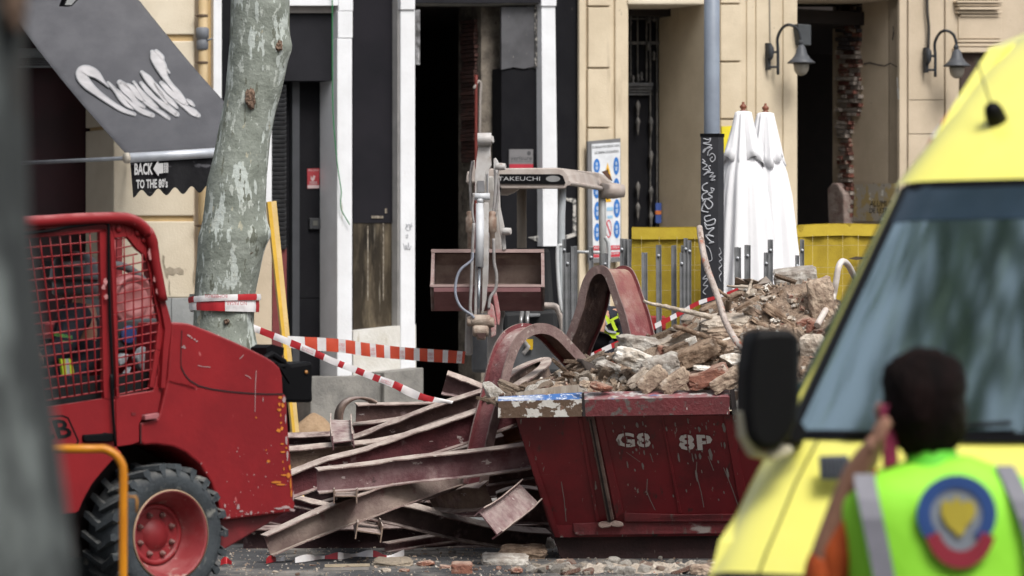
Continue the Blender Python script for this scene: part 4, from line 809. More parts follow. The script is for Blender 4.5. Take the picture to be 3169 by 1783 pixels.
for x0, y0 in ((320,610),(462,610)):
    bm = new(); lathe(bm, dx(x0,y0+10,36.3), [(.012,-.20),(.024,-.19),(.024,-.06),(.040,-.05),(.040,.07),(.028,.09),(.034,.12),(.012,.13)], seg=12); tube(bm, [dx(x0+4 if x0<400 else x0-18,y0-25,36.3), dx(x0,y0-30,36.3), dx(x0,y0,36.3)], .03, 8); obj('hydraulic_coupling', bm, mat('coupling_tan', (.36,.29,.24), .6, (.22,.14,.1), 15), t)
hs_ = mat('hose_grey', (.30,.29,.29), .6, (.22,.2,.19), 12); hb = mat('hose_blue_grey', (.26,.28,.34), .5)
def hose(pts, r, m, Y=36.1): bm = new(); tube(bm, spline([dx(*p, Y) for p in pts]), r, 7); obj('hose', bm, m, t)
hose([(338,790),(330,840),(260,900),(232,970),(228,1060),(262,1140),(330,1190),(345,1210)], .012, hb, 35.95)
hose([(345,600),(335,800),(328,1000),(322,1150),(335,1200)], .014, hs_)
hose([(472,700),(475,850),(490,930),(485,1020),(450,1080),(440,1150)], .014, hs_)
hose([(490,260),(482,400),(470,520),(440,620),(430,900),(425,1100)], .013, hs_, 36.5)
hose([(500,300),(500,420),(480,560)], .013, hs_, 36.6)
hose([(338,205),(322,300),(325,450),(335,600)], .014, hs_, 36.4)
hose([(345,410),(335,520),(345,600)], .010, hs_, 36.2)
hose([(660,1440),(690,1400),(680,1380),(620,1300)], .02, dg, 37.2)
bm = new(); prism(bm, [dx(*p, 37.0) for p in ((335,205),(350,195),(352,340),(300,345),(295,320),(320,270))], V3((0,.3,0))); obj('boom_cover', bm, mat('cover_tan', (.36,.31,.28), .7), t, bevel=.01)
# bucket: open scoop seen from its mouth
bk_ = thing('dummy', 'x', 'x', (0,0,0)) if False else None
X0, X1 = dx(78,980,36.6).x, dx(785,980,36.6).x; Zt, Zl, Zr, Zb = dx(0,782,36.9).z, dx(0,1003,36.4).z, dx(0,1042,36.4).z, dx(0,1165,36.8).z
prof_o = [(36.95,Zt),(37.10,Zt-.10),(37.16,Zt-.28),(37.10,Zb+.12),(36.92,Zb+.02),(36.75,Zb),(36.52,Zr-.05),(36.36,Zr+.02),(36.34,Zl-.015)]
prof_i = [(36.36,Zl),(36.42,Zr+.03),(36.6,Zr-.08),(36.8,Zb+.07),(36.95,Zb+.1),(37.05,Zb+.22),(37.1,Zt-.28),(37.05,Zt-.12),(36.96,Zt-.02)]
bm = new(); a = [bm.verts.new((X0,y,z)) for y, z in prof_o]; b = [bm.verts.new((X1,y,z)) for y, z in prof_o]
for i in range(len(a)-1): bm.faces.new((a[i], a[i+1], b[i+1], b[i]))
redb = mat('bucket_red', (.27,.10,.10), .6, (.19,.055,.055), 4, bump=.2, spots=(((.28,.17,.14),6,.58,(1,1,1),.15),), dust=((.52,.30,.30),.9))
o = obj('bucket_shell', bm, redb, t); 
bm = new(); a = [bm.verts.new((X0+.02,y,z)) for y, z in prof_i]; b = [bm.verts.new((X1-.02,y,z)) for y, z in prof_i]
for i in range(len(a)-1): bm.faces.new((a[i], a[i+1], b[i+1], b[i]))
obj('bucket_inside', bm, mat('bucket_inside', (.21,.16,.135), .85, (.12,.08,.07), 5, bump=.4, bs=18, spots=(((.22,.17,.13),8,.6,(.6,1,2.5),.1),)), t)
bm = new()
for x in (X0-.012, X1-.012):
    prism(bm, [V3((x,y,z)) for y, z in prof_o], V3((.028,0,0)))
obj('bucket_cheek', bm, mat('cheek_grey', (.34,.27,.25), .7, (.2,.12,.11), 9), t)
bm = new(); box(bm, ((X0+X1)/2, 36.33, Zl), X1-X0+.03, .04, .022); box(bm, ((X0+X1)/2, 36.94, Zt+.004), X1-X0+.03, .05, .03); obj('bucket_lip', bm, mat('lip_pink', (.42,.30,.28), .6), t)
bm = new(); prism(bm, [V3((X0+.02,36.31,Zl-.016)), V3((X1-.02,36.31,Zl-.016)), V3((X1-.02,36.325,Zr)), V3((X0+.02,36.325,Zr))], V3((0,.02,0))); obj('cutting_edge', bm, mat('edge_pink', (.48,.24,.25), .5), t)

# ================= steel studs, yellow netting =================
stm = mat('stud_steel', (.235,.24,.25), .5, (.16,.165,.17), 6, metal=.3, spots=(((.35,.28,.22),20,.68,(1,1,.3),.1),))
N_ = [((97,125,220),36.9,'left end of the row, tall and half hidden behind the white rail'),((118,155,320),36.2,'short one left of the wide brown arch'),((162,208,270),36.6,'second from the white rail, above the left arch limb'),((295,330,275),37.0,'with a rivet, in front of the safety poster'),((395,440,325),36.8,'standing before the red poster footer'),
 ((528,556,215),36.6,'left of the tight trio beside the yellow net'),((556,584,217),36.7,'middle of the tight trio beside the yellow net'),((584,613,220),36.6,'right of the tight trio, touching the yellow net edge'),((690,733,320),36.2,'first one standing clear before the yellow net'),((797,838,262),36.3,'second one standing clear before the yellow net'),((912,950,265),36.3,'third one standing clear before the yellow net'),
 ((975,1005,320),36.2,'shortest of the cluster left of the bent pipe top'),((985,1010,265),36.4,'slim one in the cluster left of the bent pipe'),((1005,1035,212),36.3,'tallest of the cluster left of the bent pipe'),((1035,1062,228),36.3,'right one of the cluster nearest the bent pipe'),
 ((1385,1433,280),36.2,'left most one before the white parasols, with a bright rivet'),((1460,1505,262),36.2,'second one before the white parasols'),((1605,1640,320),36.1,'short one paired before the white parasols'),((1635,1672,222),36.3,'tall one paired before the white parasols'),((1840,1868,338),36.1,'short one at the right edge of the parasols'),((1875,1905,222),36.3,'tall one right of the parasols before the net')]
for (x0, x1, y0), Y, lab in N_:
    Y -= .6
    a, b = at(*cJ(x0, y0), Y), at(*cJ(x1, y0), Y); w_ = b.x-a.x; h = a.z; lean = rnd.uniform(-.004,.006)
    bm = new(); sec = [(0,0),(w_*.12,0),(w_*.12,.012),(w_*.42,.012),(w_*.47,.022),(w_*.53,.022),(w_*.58,.012),(w_*.88,.012),(w_*.88,0),(w_,0),(w_,.05),(w_*.96,.05),(w_*.96,.015),(w_*.04,.018),(w_*.04,.05),(0,.05)]
    top_ = [bm.verts.new((a.x+x, Y+y, h+rnd.uniform(-.004,.004))) for x, y in sec]; bot = [bm.verts.new((a.x+x+lean*h, Y+y, 0)) for x, y in sec]
    for i in range(len(sec)): bm.faces.new((top_[i], top_[(i+1) % len(sec)], bot[(i+1) % len(sec)], bot[i]))
    bm.faces.new(top_); o = obj('steel_stud', bm, stm); tag(o, 'upright steel stud, '+lab, 'stud', 'upright galvanised studs in front of the shops')
    if rnd.random() < .5 or 'rivet' in lab:
        bm = new(); lathe(bm, V3((a.x+w_*.5, Y+.01, h-.09)), [(.014,0),(.012,.012),(.001,.016)], axis=V3((0,-1,0)), seg=8); c = obj('rivet', bm, mat('rivet_pale', (.5,.52,.55), .3)); c.location = c.location-o.location; c.parent = o
netm = mat('yellow_net', (.40,.29,.018), .8, (.32,.225,.014), 5, bump=.3, bs=90, spots=(((.32,.22,.02),10,.66,(1,1,.3),.1),))
wirem = mat('wire_pale', (.50,.42,.22), .6)
def netting(lab, NP, uvs, bot, wires_h, wires_v):
    a = NP.at(*uvs[0]); b = NP.at(*uvs[-1]); t = thing('net_fence', lab, 'fence', V3(((a.x+b.x)/2, (a.y+b.y)/2, .12)))
    bm = new(); n = 60; rows = []
    for j in range(9):
        row = []
        for i in range(n+1):
            s = i/n*(len(uvs)-1); k = min(int(s), len(uvs)-2); f = s-k; u = uvs[k][0]*(1-f)+uvs[k+1][0]*f; v = uvs[k][1]*(1-f)+uvs[k+1][1]*f
            z0 = NP.at(u, v); z = .12+(z0.z-.12)*(1-j/8); off = .018*noise.noise(V3((u*.02, j*.4, 3)))*2+(.02 if j in (0,) else 0)
            p = V3((z0.x, z0.y, z))+NP.n*off; row.append(bm.verts.new(p))
        rows.append(row)
    for j in range(8):
        for i in range(n): bm.faces.new((rows[j][i], rows[j][i+1], rows[j+1][i+1], rows[j+1][i])).smooth = True
    obj('netting', bm, netm, t)
    bm = new(); A, B = NP.at(uvs[0][0], uvs[0][1]+4, .03), NP.at(uvs[-1][0], uvs[-1][1]+4, .03)
    P = [NP.at(u, v+3, .035) for u, v in uvs]; Q = [NP.at(u, v+38, .04) for u, v in uvs]; vs = [[bm.verts.new(p) for p in P], [bm.verts.new(p) for p in Q]]
    for i in range(len(P)-1): bm.faces.new((vs[0][i], vs[0][i+1], vs[1][i+1], vs[1][i]))
    obj('folded_hem', bm, mat('yellow_hem', (.48,.355,.018), .7, (.42,.30,.015), 4, bump=.3, bs=14), t)
    bm = new()
    for v in wires_h: tube(bm, [NP.at(uvs[0][0]+3, v, .05), NP.at(uvs[-1][0], v-2, .05)], .0017, 5)
    for u in wires_v: p = NP.at(u, uvs[0][1]+30, .05); tube(bm, [p, V3((p.x,p.y,.15))], .0013, 5)
    obj('wire_mesh', bm, wirem, t)
NP = vplane(2100, 38.9, 12)
netting('long yellow debris netting fence between the poster and the lamp post', NP, [(1955,702),(1990,703),(2060,703),(2140,702),(2180,703)], 0, [766,822,838,900,960], [1985,2040,2095,2150])
netting('yellow debris netting fence right of the white parasols with a small tear', NP, [(2462,697),(2520,693),(2600,691),(2700,693),(2800,697),(3000,700)], 0, [760,828,848,885,930], [2515,2562,2608,2656,2704,2752,2800])
bm = new(); face(bm, [NP.at(*cM(*p), .06) for p in ((880,622),(930,608),(1005,615),(1000,622),(930,632))]); o = obj('net_tear', bm, mat('tear_dark', (.08,.06,.04), .9)); 
for q in [x for x in sc.objects if x.get('label', '').startswith('yellow debris netting fence right')]: o.location = o.location-q.location; o.parent = q
# ---- lamp post with graffiti sleeve ----
pY = 37.2; t = thing('street_lamp', 'grey steel street lamp post with a black graffiti covered sleeve', 'lamp post', V3((at(2203,H0,pY).x, pY, .0)))
bm = new(); c = ROOT[t.name]; R_ = 26/FP*pY; tube(bm, [c, c+UP*7], [R_, R_*.9], 28); obj('pole', bm, poleg, t)
bm = new(); SZ = at(2200,417,pY).z; wsl = 36/FP*pY
sec = [c+V3((x*wsl, y*wsl, 0)) for x, y in ((-1,-.85),(.52,-1.15),(1.0,-.55),(1.0,.8),(-.9,.8))]; prism(bm, sec, UP*SZ); obj('sleeve', bm, mat('sleeve_black', (.022,.023,.028), .45, (.03,.03,.035), 4), t, bevel=.004)
bm = new(); prism(bm, [p+UP*(SZ-.02)+(p-c)*.06 for p in sec], UP*.025); obj('sleeve_cap', bm, blackp, t)
SP = Plane(sec[0], (sec[1]-sec[0]).cross(UP)); SQ = Plane(sec[1], (sec[2]-sec[1]).cross(UP))
gm = mat('graffiti_white', (.42,.43,.46), .6)
bm = new()
def scr(pts, r=.0055, cr=cQ, pl=SP): tube(bm, spline([pl.at(*cr(*p), .004) for p in pts], 5), r, 5)
scr([(120,75),(160,85),(178,75),(165,105),(120,112),(140,120),(185,130),(150,150),(120,190),(130,160),(190,150),(160,180),(155,215)]); scr([(165,215),(190,195),(213,215),(212,245),(190,262),(175,240),(195,222)])
scr([(112,240),(135,262),(110,268),(150,290),(115,320),(160,330),(120,372),(150,350),(175,330),(160,300),(180,292)]); scr([(150,350),(200,350),(170,385),(215,375),(180,410),(215,405)])
scr([(155,430),(115,455),(118,490),(155,500),(115,525),(112,560),(150,560),(190,545),(160,520),(195,505)],.007); scr([(110,580),(150,560),(195,600),(165,640),(130,600),(140,570),(112,625),(110,655),(160,665)],.007); scr([(180,470),(205,480),(190,500),(180,470)])
scr([(178,690),(130,705),(145,740),(210,720),(205,760),(150,770),(130,745),(150,800),(205,790),(160,840),(205,860),(140,850),(180,900),(205,905),(165,915)],.007)
scr([(140,930),(170,960),(190,1040),(165,1060)],.004); scr([(130,1130),(160,1150),(115,1200),(155,1200),(120,1250),(155,1255),(118,1300),(140,1325)],.005)
scr([(250,950),(262,990),(245,1010),(268,1040),(248,1060),(266,1090),(245,1120),(265,1150),(248,1180),(262,1225)],.004,cQ,SQ)
obj('graffiti', bm, gm, t)
bm = new()
for s, y0, y1 in (('5',515,570),('9',610,668)):
    q = lambda x, y: at(*cD(x, y), pY-R_*.75)
    text_bm(bm, s, q(1088,y1)+V3((0,0,0)), q(1111,y1)+V3((0,R_*.7,0)), q(1088,y0), bold=.03)
obj('pole_number', bm, blackp, t)

# ---- two closed white parasols ----
pm = mat('parasol_white', (.80,.80,.82), .85, (.76,.76,.78), 3, bump=.1)
def parasol(lab, cu, Y, ph, rtop, seed, zs):
    c = at(cu, H0, Y); S = FP/Y; t = thing('closed_parasol', lab, 'parasol', V3((c.x, Y, 0)), 'closed white parasols by the lamp post')
    z = lambda v: at(0, v, Y).z
    q = random.Random(seed); A = [q.uniform(0, 6.28) for _ in range(4)]
    bm = new(); c0 = V3((c.x, Y, 0))
    lathe(bm, V3((c.x, Y, z(344+ph))), [(.032,-.01),(.03,.008),(.018,.014),(.03,.03),(.033,.042),(.02,.058),(.010,.066),(.014,.074),(.010,.082),(.001,.085)], seg=16); obj('finial', bm, mat('finial_brown', (.22,.07,.035), .5), t)
    def shell(prof, amp, k1, k2, drop=0):
        bm = new(); seg = 120; rings = []
        for j, (v, r) in enumerate(prof):
            ring = []; f = j/(len(prof)-1)
            for i in range(seg):
                a = 2*math.pi*i/seg; fold = 1+amp*f*(1.5*(abs(math.cos(k1*a/2+A[0]+.3*f))-.6)+.6*math.cos(k2*a+A[1]+f*1.2)+.3*math.cos((k1+6)*a+A[2]))+.10*f*noise.noise(V3((math.cos(a)*5+seed, math.sin(a)*5, f*4)))
                dz = -drop*f*f*(.5+.5*math.cos(4*a+A[3])); rr = r/S*fold
                ring.append(bm.verts.new((c.x+rr*math.cos(a), Y+rr*math.sin(a)*.8, z(v)+dz)))
            rings.append(ring)
        for a, b in zip(rings, rings[1:]):
            for i in range(seg): bm.faces.new((a[i], a[(i+1) % seg], b[(i+1) % seg], b[i])).smooth = True
        return bm
    obj('canopy', shell([(v+ph, r) for v, r in zs], .20, 9, 4), pm, t)
    top = shell([(344+ph,rtop*.6),(347+ph,rtop*.95),(358+ph,rtop*1.05),(385+ph,rtop*1.28),(412+ph,rtop*1.5),(440+ph,rtop*1.75),(462+ph,rtop*1.95),(484+ph,rtop*2.2)], .24, 9, 3, drop=.10); o = obj('top_flap', top, pm, t); o.modifiers.new('s', 'SOLIDIFY').thickness = .004
    bm = new(); tube(bm, [V3((c.x, Y, z(350+ph))), V3((c.x, Y, 0))], .028, 12); obj('pole', bm, mat('pole_wood', (.18,.08,.04), .5), t)
    bm = new(); lathe(bm, V3((c.x, Y, 0)), [(.32,0),(.32,.06),(.1,.08),(.05,.3)], seg=24); obj('base', bm, greystone, t)
parasol('closed white parasol nearest the black lamp post sleeve', 2300, 38.0, 0, 26, 4, [(352,20),(390,28),(430,36),(480,44),(530,62),(600,74),(700,84),(780,90),(840,95),(900,100),(960,104)])
parasol('closed white parasol farther right, its flap overlapped by its neighbour', 2369, 38.7, 4, 27, 9, [(352,20),(390,28),(430,38),(480,48),(530,66),(600,80),(700,90),(780,98),(840,104),(900,110),(960,114)])
# ================= heap of steel beams =================
def steelm(name, c1, c2, dust=.9, du=(.42,.34,.31)):
    return mat(name, c1, .75, c2, 6, bump=.5, bs=40, st=(1,1,1), spots=(((.34,.24,.235),4.5,.57,(1,1,1),.16),((.52,.45,.43),18,.65,(.4,1,1),.04),((.05,.03,.03),11,.66,(1,1,1),.08)), dust=(du, dust))
M1 = steelm('beam_maroon', (.135,.033,.040), (.075,.017,.022)); M2 = steelm('beam_brown', (.12,.065,.056), (.07,.035,.032)); M3 = steelm('beam_tan', (.23,.165,.125), (.12,.075,.06))
M4 = steelm('beam_pale', (.21,.125,.13), (.12,.045,.052), .9, (.44,.38,.35)); M5 = steelm('beam_dark', (.055,.022,.025), (.035,.015,.017), .5); M6 = steelm('beam_red', (.20,.05,.056), (.14,.03,.035))
FL = mat('flange_dusty', (.31,.24,.21), .85, (.19,.12,.112), 5, bump=.4, bs=50, spots=(((.12,.06,.06),8,.58,(1,1,1),.1),((.52,.46,.41),18,.62,(1,1,1),.06)), dust=((.48,.41,.36),.9))
FA = mat('flange_arch', (.24,.17,.155), .85, (.17,.105,.10), 6, bump=.4, bs=50, spots=(((.10,.06,.055),9,.60,(1,1,1),.1),((.36,.30,.27),14,.62,(1,1,1),.08)), dust=((.34,.26,.22),.7))
def beam_bm(path, wd, Hs, b=.13, t=.012, n=1, tw=.008):
    """I section swept along a path; wd web direction per point, Hs web height per point"""
    k = len(path); wd = wd if isinstance(wd, list) else [wd]*k; Hs = Hs if isinstance(Hs, list) else [Hs]*k
    if n > 1:
        P = spline(path, n) if k > 2 else [path[0].lerp(path[1], i/n) for i in range(n+1)]; m = len(P)
        def ip(L, i): s = i/(m-1)*(k-1); a = min(int(s), k-2); f = s-a; return L[a]*(1-f)+L[a+1]*f
        wd = [ip([V3(x) for x in wd], i) for i in range(m)]; Hs = [ip(Hs, i) for i in range(m)]; path = P
    bm = new(); rings = []; sd = rnd.uniform(0, 99)
    for i, p in enumerate(path):
        T = (path[min(i+1, len(path)-1)]-path[max(i-1, 0)]).normalized(); w_ = V3(wd[i]); w_ = (w_-T*w_.dot(T)).normalized(); f = T.cross(w_); H = Hs[i]/2; B = b/2; q = t/2
        j = noise.noise(V3((i*.35, sd, 0)))*tw; j2 = noise.noise(V3((i*.3, sd, 7)))*tw
        sec = [(H,-B),(H+j,B),(H-t+j,B),(H-t,q),(-H+t,q),(-H+t+j2,B),(-H+j2,B),(-H,-B),(-H+t,-B),(-H+t,-q),(H-t,-q),(H-t,-B)]
        rings.append([bm.verts.new(p+w_*a+f*c) for a, c in sec])
    for a, c in zip(rings, rings[1:]):
        for i in range(12): bm.faces.new((a[i], a[(i+1) % 12], c[(i+1) % 12], c[i])).material_index = 1 if i in (0,1,5,6,7,11) else 0
    for r in (rings[0], rings[-1]):
        for idx in ((11,0,1,2,3,10),(3,4,9,10),(4,5,6,7,8,9)): bm.faces.new([r[i] for i in idx])
    return bm
def sbeam(label, cr, st, m, tilt=18, b=.13, n=8, grp='twisted steel beams in the heap', t=.009):
    b *= .8; tilt *= .85
    path, wds, Hs = [], [], []
    for (x0, y0), (x1, y1), Y in st:
        a, c = at(*cr(x0, y0), Y), at(*cr(x1, y1), Y); path.append((a+c)/2); w_ = (a-c); Hs.append(w_.length); w_ = w_.normalized(); a_ = math.radians(tilt)
        wds.append(w_*math.cos(a_)+V3((0,-1,0))*math.sin(a_))
    # keep the visible web height once tilted
    Hs = [h/max(math.cos(math.radians(tilt)), .5) for h in Hs]
    o = obj('steel_beam', beam_bm(path, wds, Hs, b, n=n, t=t), [m, FL if m is not M5 else M2]); return tag(o, label, 'steel beam', grp)
sbeam('long maroon beam with pale top edge rising left to right up to the skip rim', cK, [((150,790),(160,945),30.9),((450,675),(470,840),31.0),((700,612),(740,745),31.1),((1000,503),(1060,665),31.2),((1300,405),(1370,570),31.2),((1700,262),(1800,405),31.3)], M1, 20)
sbeam('beam with a pale grey dusted right half and squared cut left end', cK, [((378,745),(390,896),30.3),((700,708),(720,872),30.4),((1000,665),(1040,826),30.5),((1400,625),(1440,785),30.6),((1900,565),(1980,700),30.7)], M4, 16)
sbeam('long grey dusted beam sloping down to the lower left with its end on the road', cK, [((18,1190),(92,1305),30.0),((400,1010),(480,1150),30.2),((700,905),(800,1035),30.4),((1000,815),(1110,925),30.7),((1350,760),(1420,835),31.2)], mat('beam_ash', (.30,.235,.20), .8, (.14,.095,.085), 1.6, lo=.42, hi=.58, bump=.5, bs=45, spots=(((.13,.05,.05),5,.58,(1,1,1),.12),), dust=((.40,.34,.29),.9)), 22, .14)
sbeam('tan dusted beam behind the long maroon one, its left end behind the red loader', cK, [((100,622),(110,760),32.0),((400,590),(420,735),32.1),((760,560),(800,690),32.2),((1080,490),(1120,620),32.3)], M3, 22)
sbeam('brown beam lying level against the concrete plinth, behind the heap', cK, [((635,318),(645,452),34.0),((900,314),(920,435),34.1),((1260,312),(1300,380),34.2)], M2, 15)
sbeam('thin brown beam rising behind the maroon one to the red arch', cK, [((560,560),(600,610),33.2),((850,445),(900,530),33.1),((1150,330),(1200,420),33.0),((1470,225),(1500,330),32.9)], M2, 20, .12)
sbeam('dark maroon beam lying flat behind the heap beside the yellow plank', cK, [((120,525),(120,592),34.4),((480,512),(480,575),34.4),((900,480),(920,540),34.3)], M5, 25)
sbeam('short pale beam stub seen between its two flanges, standing on the tan beam', cK, [((470,425),(610,430),32.6),((470,500),(615,500),32.2),((485,575),(625,560),31.9)], M4, 0, .14)
sbeam('small H shaped beam end poking out below the squared beam', cK, [((492,925),(648,925),29.9),((500,900),(655,900),31.2),((505,880),(655,875),33)], M3, 0, .13, 4)
sbeam('tan beam end with two flanges poking out under the long ash grey beam', cK, [((640,1150),(812,1175),29.7),((640,1120),(800,1140),30.6),((630,1060),(770,1090),32.0)], M3, 0, .15, 4)
sbeam('dark brown beam sloping down to the right across the lower heap', cK, [((760,950),(700,1060),31.2),((1030,985),(960,1120),31.2),((1300,1060),(1240,1190),31.3),((1600,1125),(1560,1245),31.5),((1900,1150),(1880,1270),31.7)], steelm('beam_umber', (.085,.055,.05), (.05,.03,.028), .7), 20, .13)
sbeam('dark maroon beam lying on the road along the foot of the heap', cK, [((-100,1130),(-100,1330),32.1),((800,1120),(800,1300),32.2),((1300,1110),(1300,1255),32.3),((1950,1090),(1950,1240),32.4)], M5, 12, .2)
sbeam('short pinkish beam tilted to the lower left beside the skip corner', cK, [((1435,1035),(1578,1172),29.6),((1560,960),(1700,1085),29.9),((1700,850),(1845,965),30.3)], M4, 12, .13, 6)
sbeam('bent tan beam piece with a flared right end in the middle of the heap', cK, [((1120,935),(1150,1000),31.5),((1260,880),(1310,1015),31.1),((1400,848),(1440,1010),30.9),((1475,845),(1545,975),30.8)], M3, 10, .16)
sbeam('maroon beam behind the skip corner above the pale dusted beam', cK, [((1540,450),(1540,600),32.0),((1900,400),(1900,540),32.0)], M1, 18)
sbeam('short maroon beam pointing left below the concrete plinth corner', cK, [((1228,110),(1215,245),34.6),((1340,150),(1330,270),34.6),((1475,205),(1460,320),34.6)], steelm('beam_rose', (.15,.08,.08), (.10,.05,.05), .9, (.5,.38,.37)), 25)
sbeam('wide maroon beam behind the loader, sloping down to the right', cK, [((-150,860),(-150,1060),32.6),((200,920),(190,1120),32.5),((460,1000),(420,1150),32.4),((760,1080),(700,1200),32.4)], M1, 12)
sbeam('dusty brown beam lying low behind the loader body', cK, [((-150,1150),(-150,1340),32.9),((150,1040),(200,1200),32.8),((520,930),(560,1070),32.8)], M2, 12)
sbeam('dark maroon beam leaning at the right behind the short pinkish beam', cK, [((1560,900),(1600,1110),31.9),((1700,860),(1740,1100),31.9),((2000,900),(2000,1110),31.9)], M2, 12)
sbeam('brown beam crossing low behind the tan bent piece', cK, [((1100,820),(1110,960),32.3),((1500,810),(1520,930),32.3),((1900,770),(1900,880),32.3)], M2, 12)
sbeam('rusty beam under the long maroon beam showing an orange lower edge', cK, [((1080,640),(1100,700),31.7),((1350,560),(1380,640),31.7),((1700,450),(1720,560),31.7)], mat('beam_rust', (.28,.12,.05), .8, (.16,.06,.03), 5, bump=.4), 20)
sbeam('thin dusty beam lying along the road below the dark brown sloping one', cK, [((825,1232),(835,1292),31.5),((1150,1180),(1160,1235),31.8),((1600,1135),(1610,1185),32.0)], M4, 20, .1)
sbeam('narrow maroon beam crossing low behind the small H shaped end', cK, [((230,925),(235,985),31.6),((480,985),(485,1035),31.5),((760,1060),(770,1100),31.5)], M1, 20, .1)
sbeam('narrow pale edged beam high in the heap under the rising brown one', cK, [((620,450),(630,520),33.6),((900,415),(910,470),33.5),((1180,360),(1190,410),33.4)], M1, 20, .1)
sbeam('brown beam passing under the right end of the squared dusted beam', cK, [((1480,775),(1500,850),31.4),((1700,745),(1720,815),31.4),((1950,700),(1960,770),31.4)], M2, 22, .12)
sbeam('tan edged beam sloping up right between the long maroon and squared beams', cK, [((700,735),(720,800),31.4),((1100,655),(1120,720),31.5),((1600,520),(1620,590),31.6)], M3, 20, .12)
for lab, st, m in (('thin dark beam filling the gap low in the heap', [((100,1000),(110,1070),33.2),((900,960),(900,1060),33.2),((1500,940),(1500,1060),33.2)], M5),
    ('dark beam in the shade under the squared beam', [((300,860),(300,960),32.9),((900,830),(900,960),32.9),((1850,700),(1850,860),32.9)], M5),
    ('dark beam in the shade behind the tan dusted beam', [((150,700),(150,860),33.3),((900,640),(900,800),33.3),((1700,520),(1700,700),33.3)], M2)):
    sbeam(lab, cK, st, m, 10, .1)
# arcs: web is a bent strip between two flat flange rings
def arch(label, cr, ring, Y0, deg, W_, hw, m, b, n=6, grp='bent steel beam arches', m2=None):
    a = math.radians(deg); u0, _ = cr(*ring[len(ring)//2]); PL = vplane(u0, Y0, deg); inn = -PL.n
    P = [PL.at(*cr(*p)) for p in ring]; P = [p+inn*W_/2 for p in P]
    bm = beam_bm(P, -inn, W_, b, .014, n, .004); bmesh.ops.recalc_face_normals(bm, faces=bm.faces[:]); bm.normal_update()
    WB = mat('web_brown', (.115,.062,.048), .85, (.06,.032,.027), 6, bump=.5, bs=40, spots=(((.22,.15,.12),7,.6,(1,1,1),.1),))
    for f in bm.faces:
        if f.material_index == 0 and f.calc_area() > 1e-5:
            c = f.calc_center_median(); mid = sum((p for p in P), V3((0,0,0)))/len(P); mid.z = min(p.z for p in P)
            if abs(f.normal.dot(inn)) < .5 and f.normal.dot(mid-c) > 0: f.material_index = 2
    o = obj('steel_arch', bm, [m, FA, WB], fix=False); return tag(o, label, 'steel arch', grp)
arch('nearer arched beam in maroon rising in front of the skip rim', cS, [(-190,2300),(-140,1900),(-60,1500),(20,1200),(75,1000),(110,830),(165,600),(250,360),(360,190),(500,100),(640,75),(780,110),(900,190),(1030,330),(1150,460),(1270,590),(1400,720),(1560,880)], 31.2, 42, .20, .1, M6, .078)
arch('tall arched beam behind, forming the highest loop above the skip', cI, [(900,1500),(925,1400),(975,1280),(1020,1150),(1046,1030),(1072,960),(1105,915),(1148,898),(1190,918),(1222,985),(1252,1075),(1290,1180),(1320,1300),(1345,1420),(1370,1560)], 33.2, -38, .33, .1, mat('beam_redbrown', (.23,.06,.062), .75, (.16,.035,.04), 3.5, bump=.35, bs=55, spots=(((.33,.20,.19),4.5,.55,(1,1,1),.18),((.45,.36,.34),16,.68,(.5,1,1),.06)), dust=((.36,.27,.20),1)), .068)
# hairpin loop beside the rim
cr = cS
Pq = [at(*cr(x, y), Y) for x, y, Y in ((60,960,31.3),(200,870,31.5),(380,760,31.9),(540,690,32.2),(660,660,32.4),(720,665,32.3),(725,700,32.1),(660,780,31.9),(520,880,31.6),(380,970,31.4),(250,1060,31.2))]
bm = beam_bm(Pq, V3((-.25,-.55,.8)), .17, .085, .012, 5, .003); tag(obj('steel_arch', bm, [M3, FL]), 'flat hairpin loop of tan beam lying inside the nearer arch', 'steel arch', 'bent steel beam arches')
# flange strip curling at the left, and the dark curled sheet
bm = new(); 
def band(bm, pts, wv, m=0):
    P = spline(pts, 6); a = [bm.verts.new(p) for p in P]; b = [bm.verts.new(p+V3(wv)) for p in P]
    for i in range(len(P)-1): bm.faces.new((a[i], a[i+1], b[i+1], b[i])).smooth = True
band(bm, [at(*cK(*p), 33.3) for p in ((562,470),(556,400),(575,340),(620,300),(680,288),(740,298),(775,318))], (-.06,.16,0))
o = obj('curled_strip', bm, M3); o.modifiers.new('s', 'SOLIDIFY').thickness = .02; tag(o, 'grey steel strip curling over at the left end of the level beam', 'steel strip')
bm = new(); g_ = [[(1120,545),(1180,560),(1250,690),(1270,770),(1300,880)],[(1300,585),(1380,640),(1420,720),(1440,830),(1460,920)],[(1480,640),(1560,700),(1600,800),(1610,880),(1620,960)],[(1700,740),(1740,800),(1760,860),(1740,930),(1720,980)],[(1800,800),(1835,850),(1860,890),(1840,920),(1800,950)]]
vs = [[bm.verts.new(at(*cS(*p), 30.9-(.25*math.sin(j*.8))+.05*i)) for j, p in enumerate(r)] for i, r in enumerate(g_)]
for i in range(4):
    for j in range(4): bm.faces.new((vs[i][j], vs[i+1][j], vs[i+1][j+1], vs[i][j+1])).smooth = True
o = obj('bent_sheet', bm, mat('sheet_brown', (.06,.045,.036), .8, (.035,.026,.022), 5, bump=.5, bs=30)); s_ = o.modifiers.new('s', 'SOLIDIFY'); s_.thickness = .025; tag(o, 'dark brown bent steel sheet curling from the near arch onto the rubble', 'steel sheet')

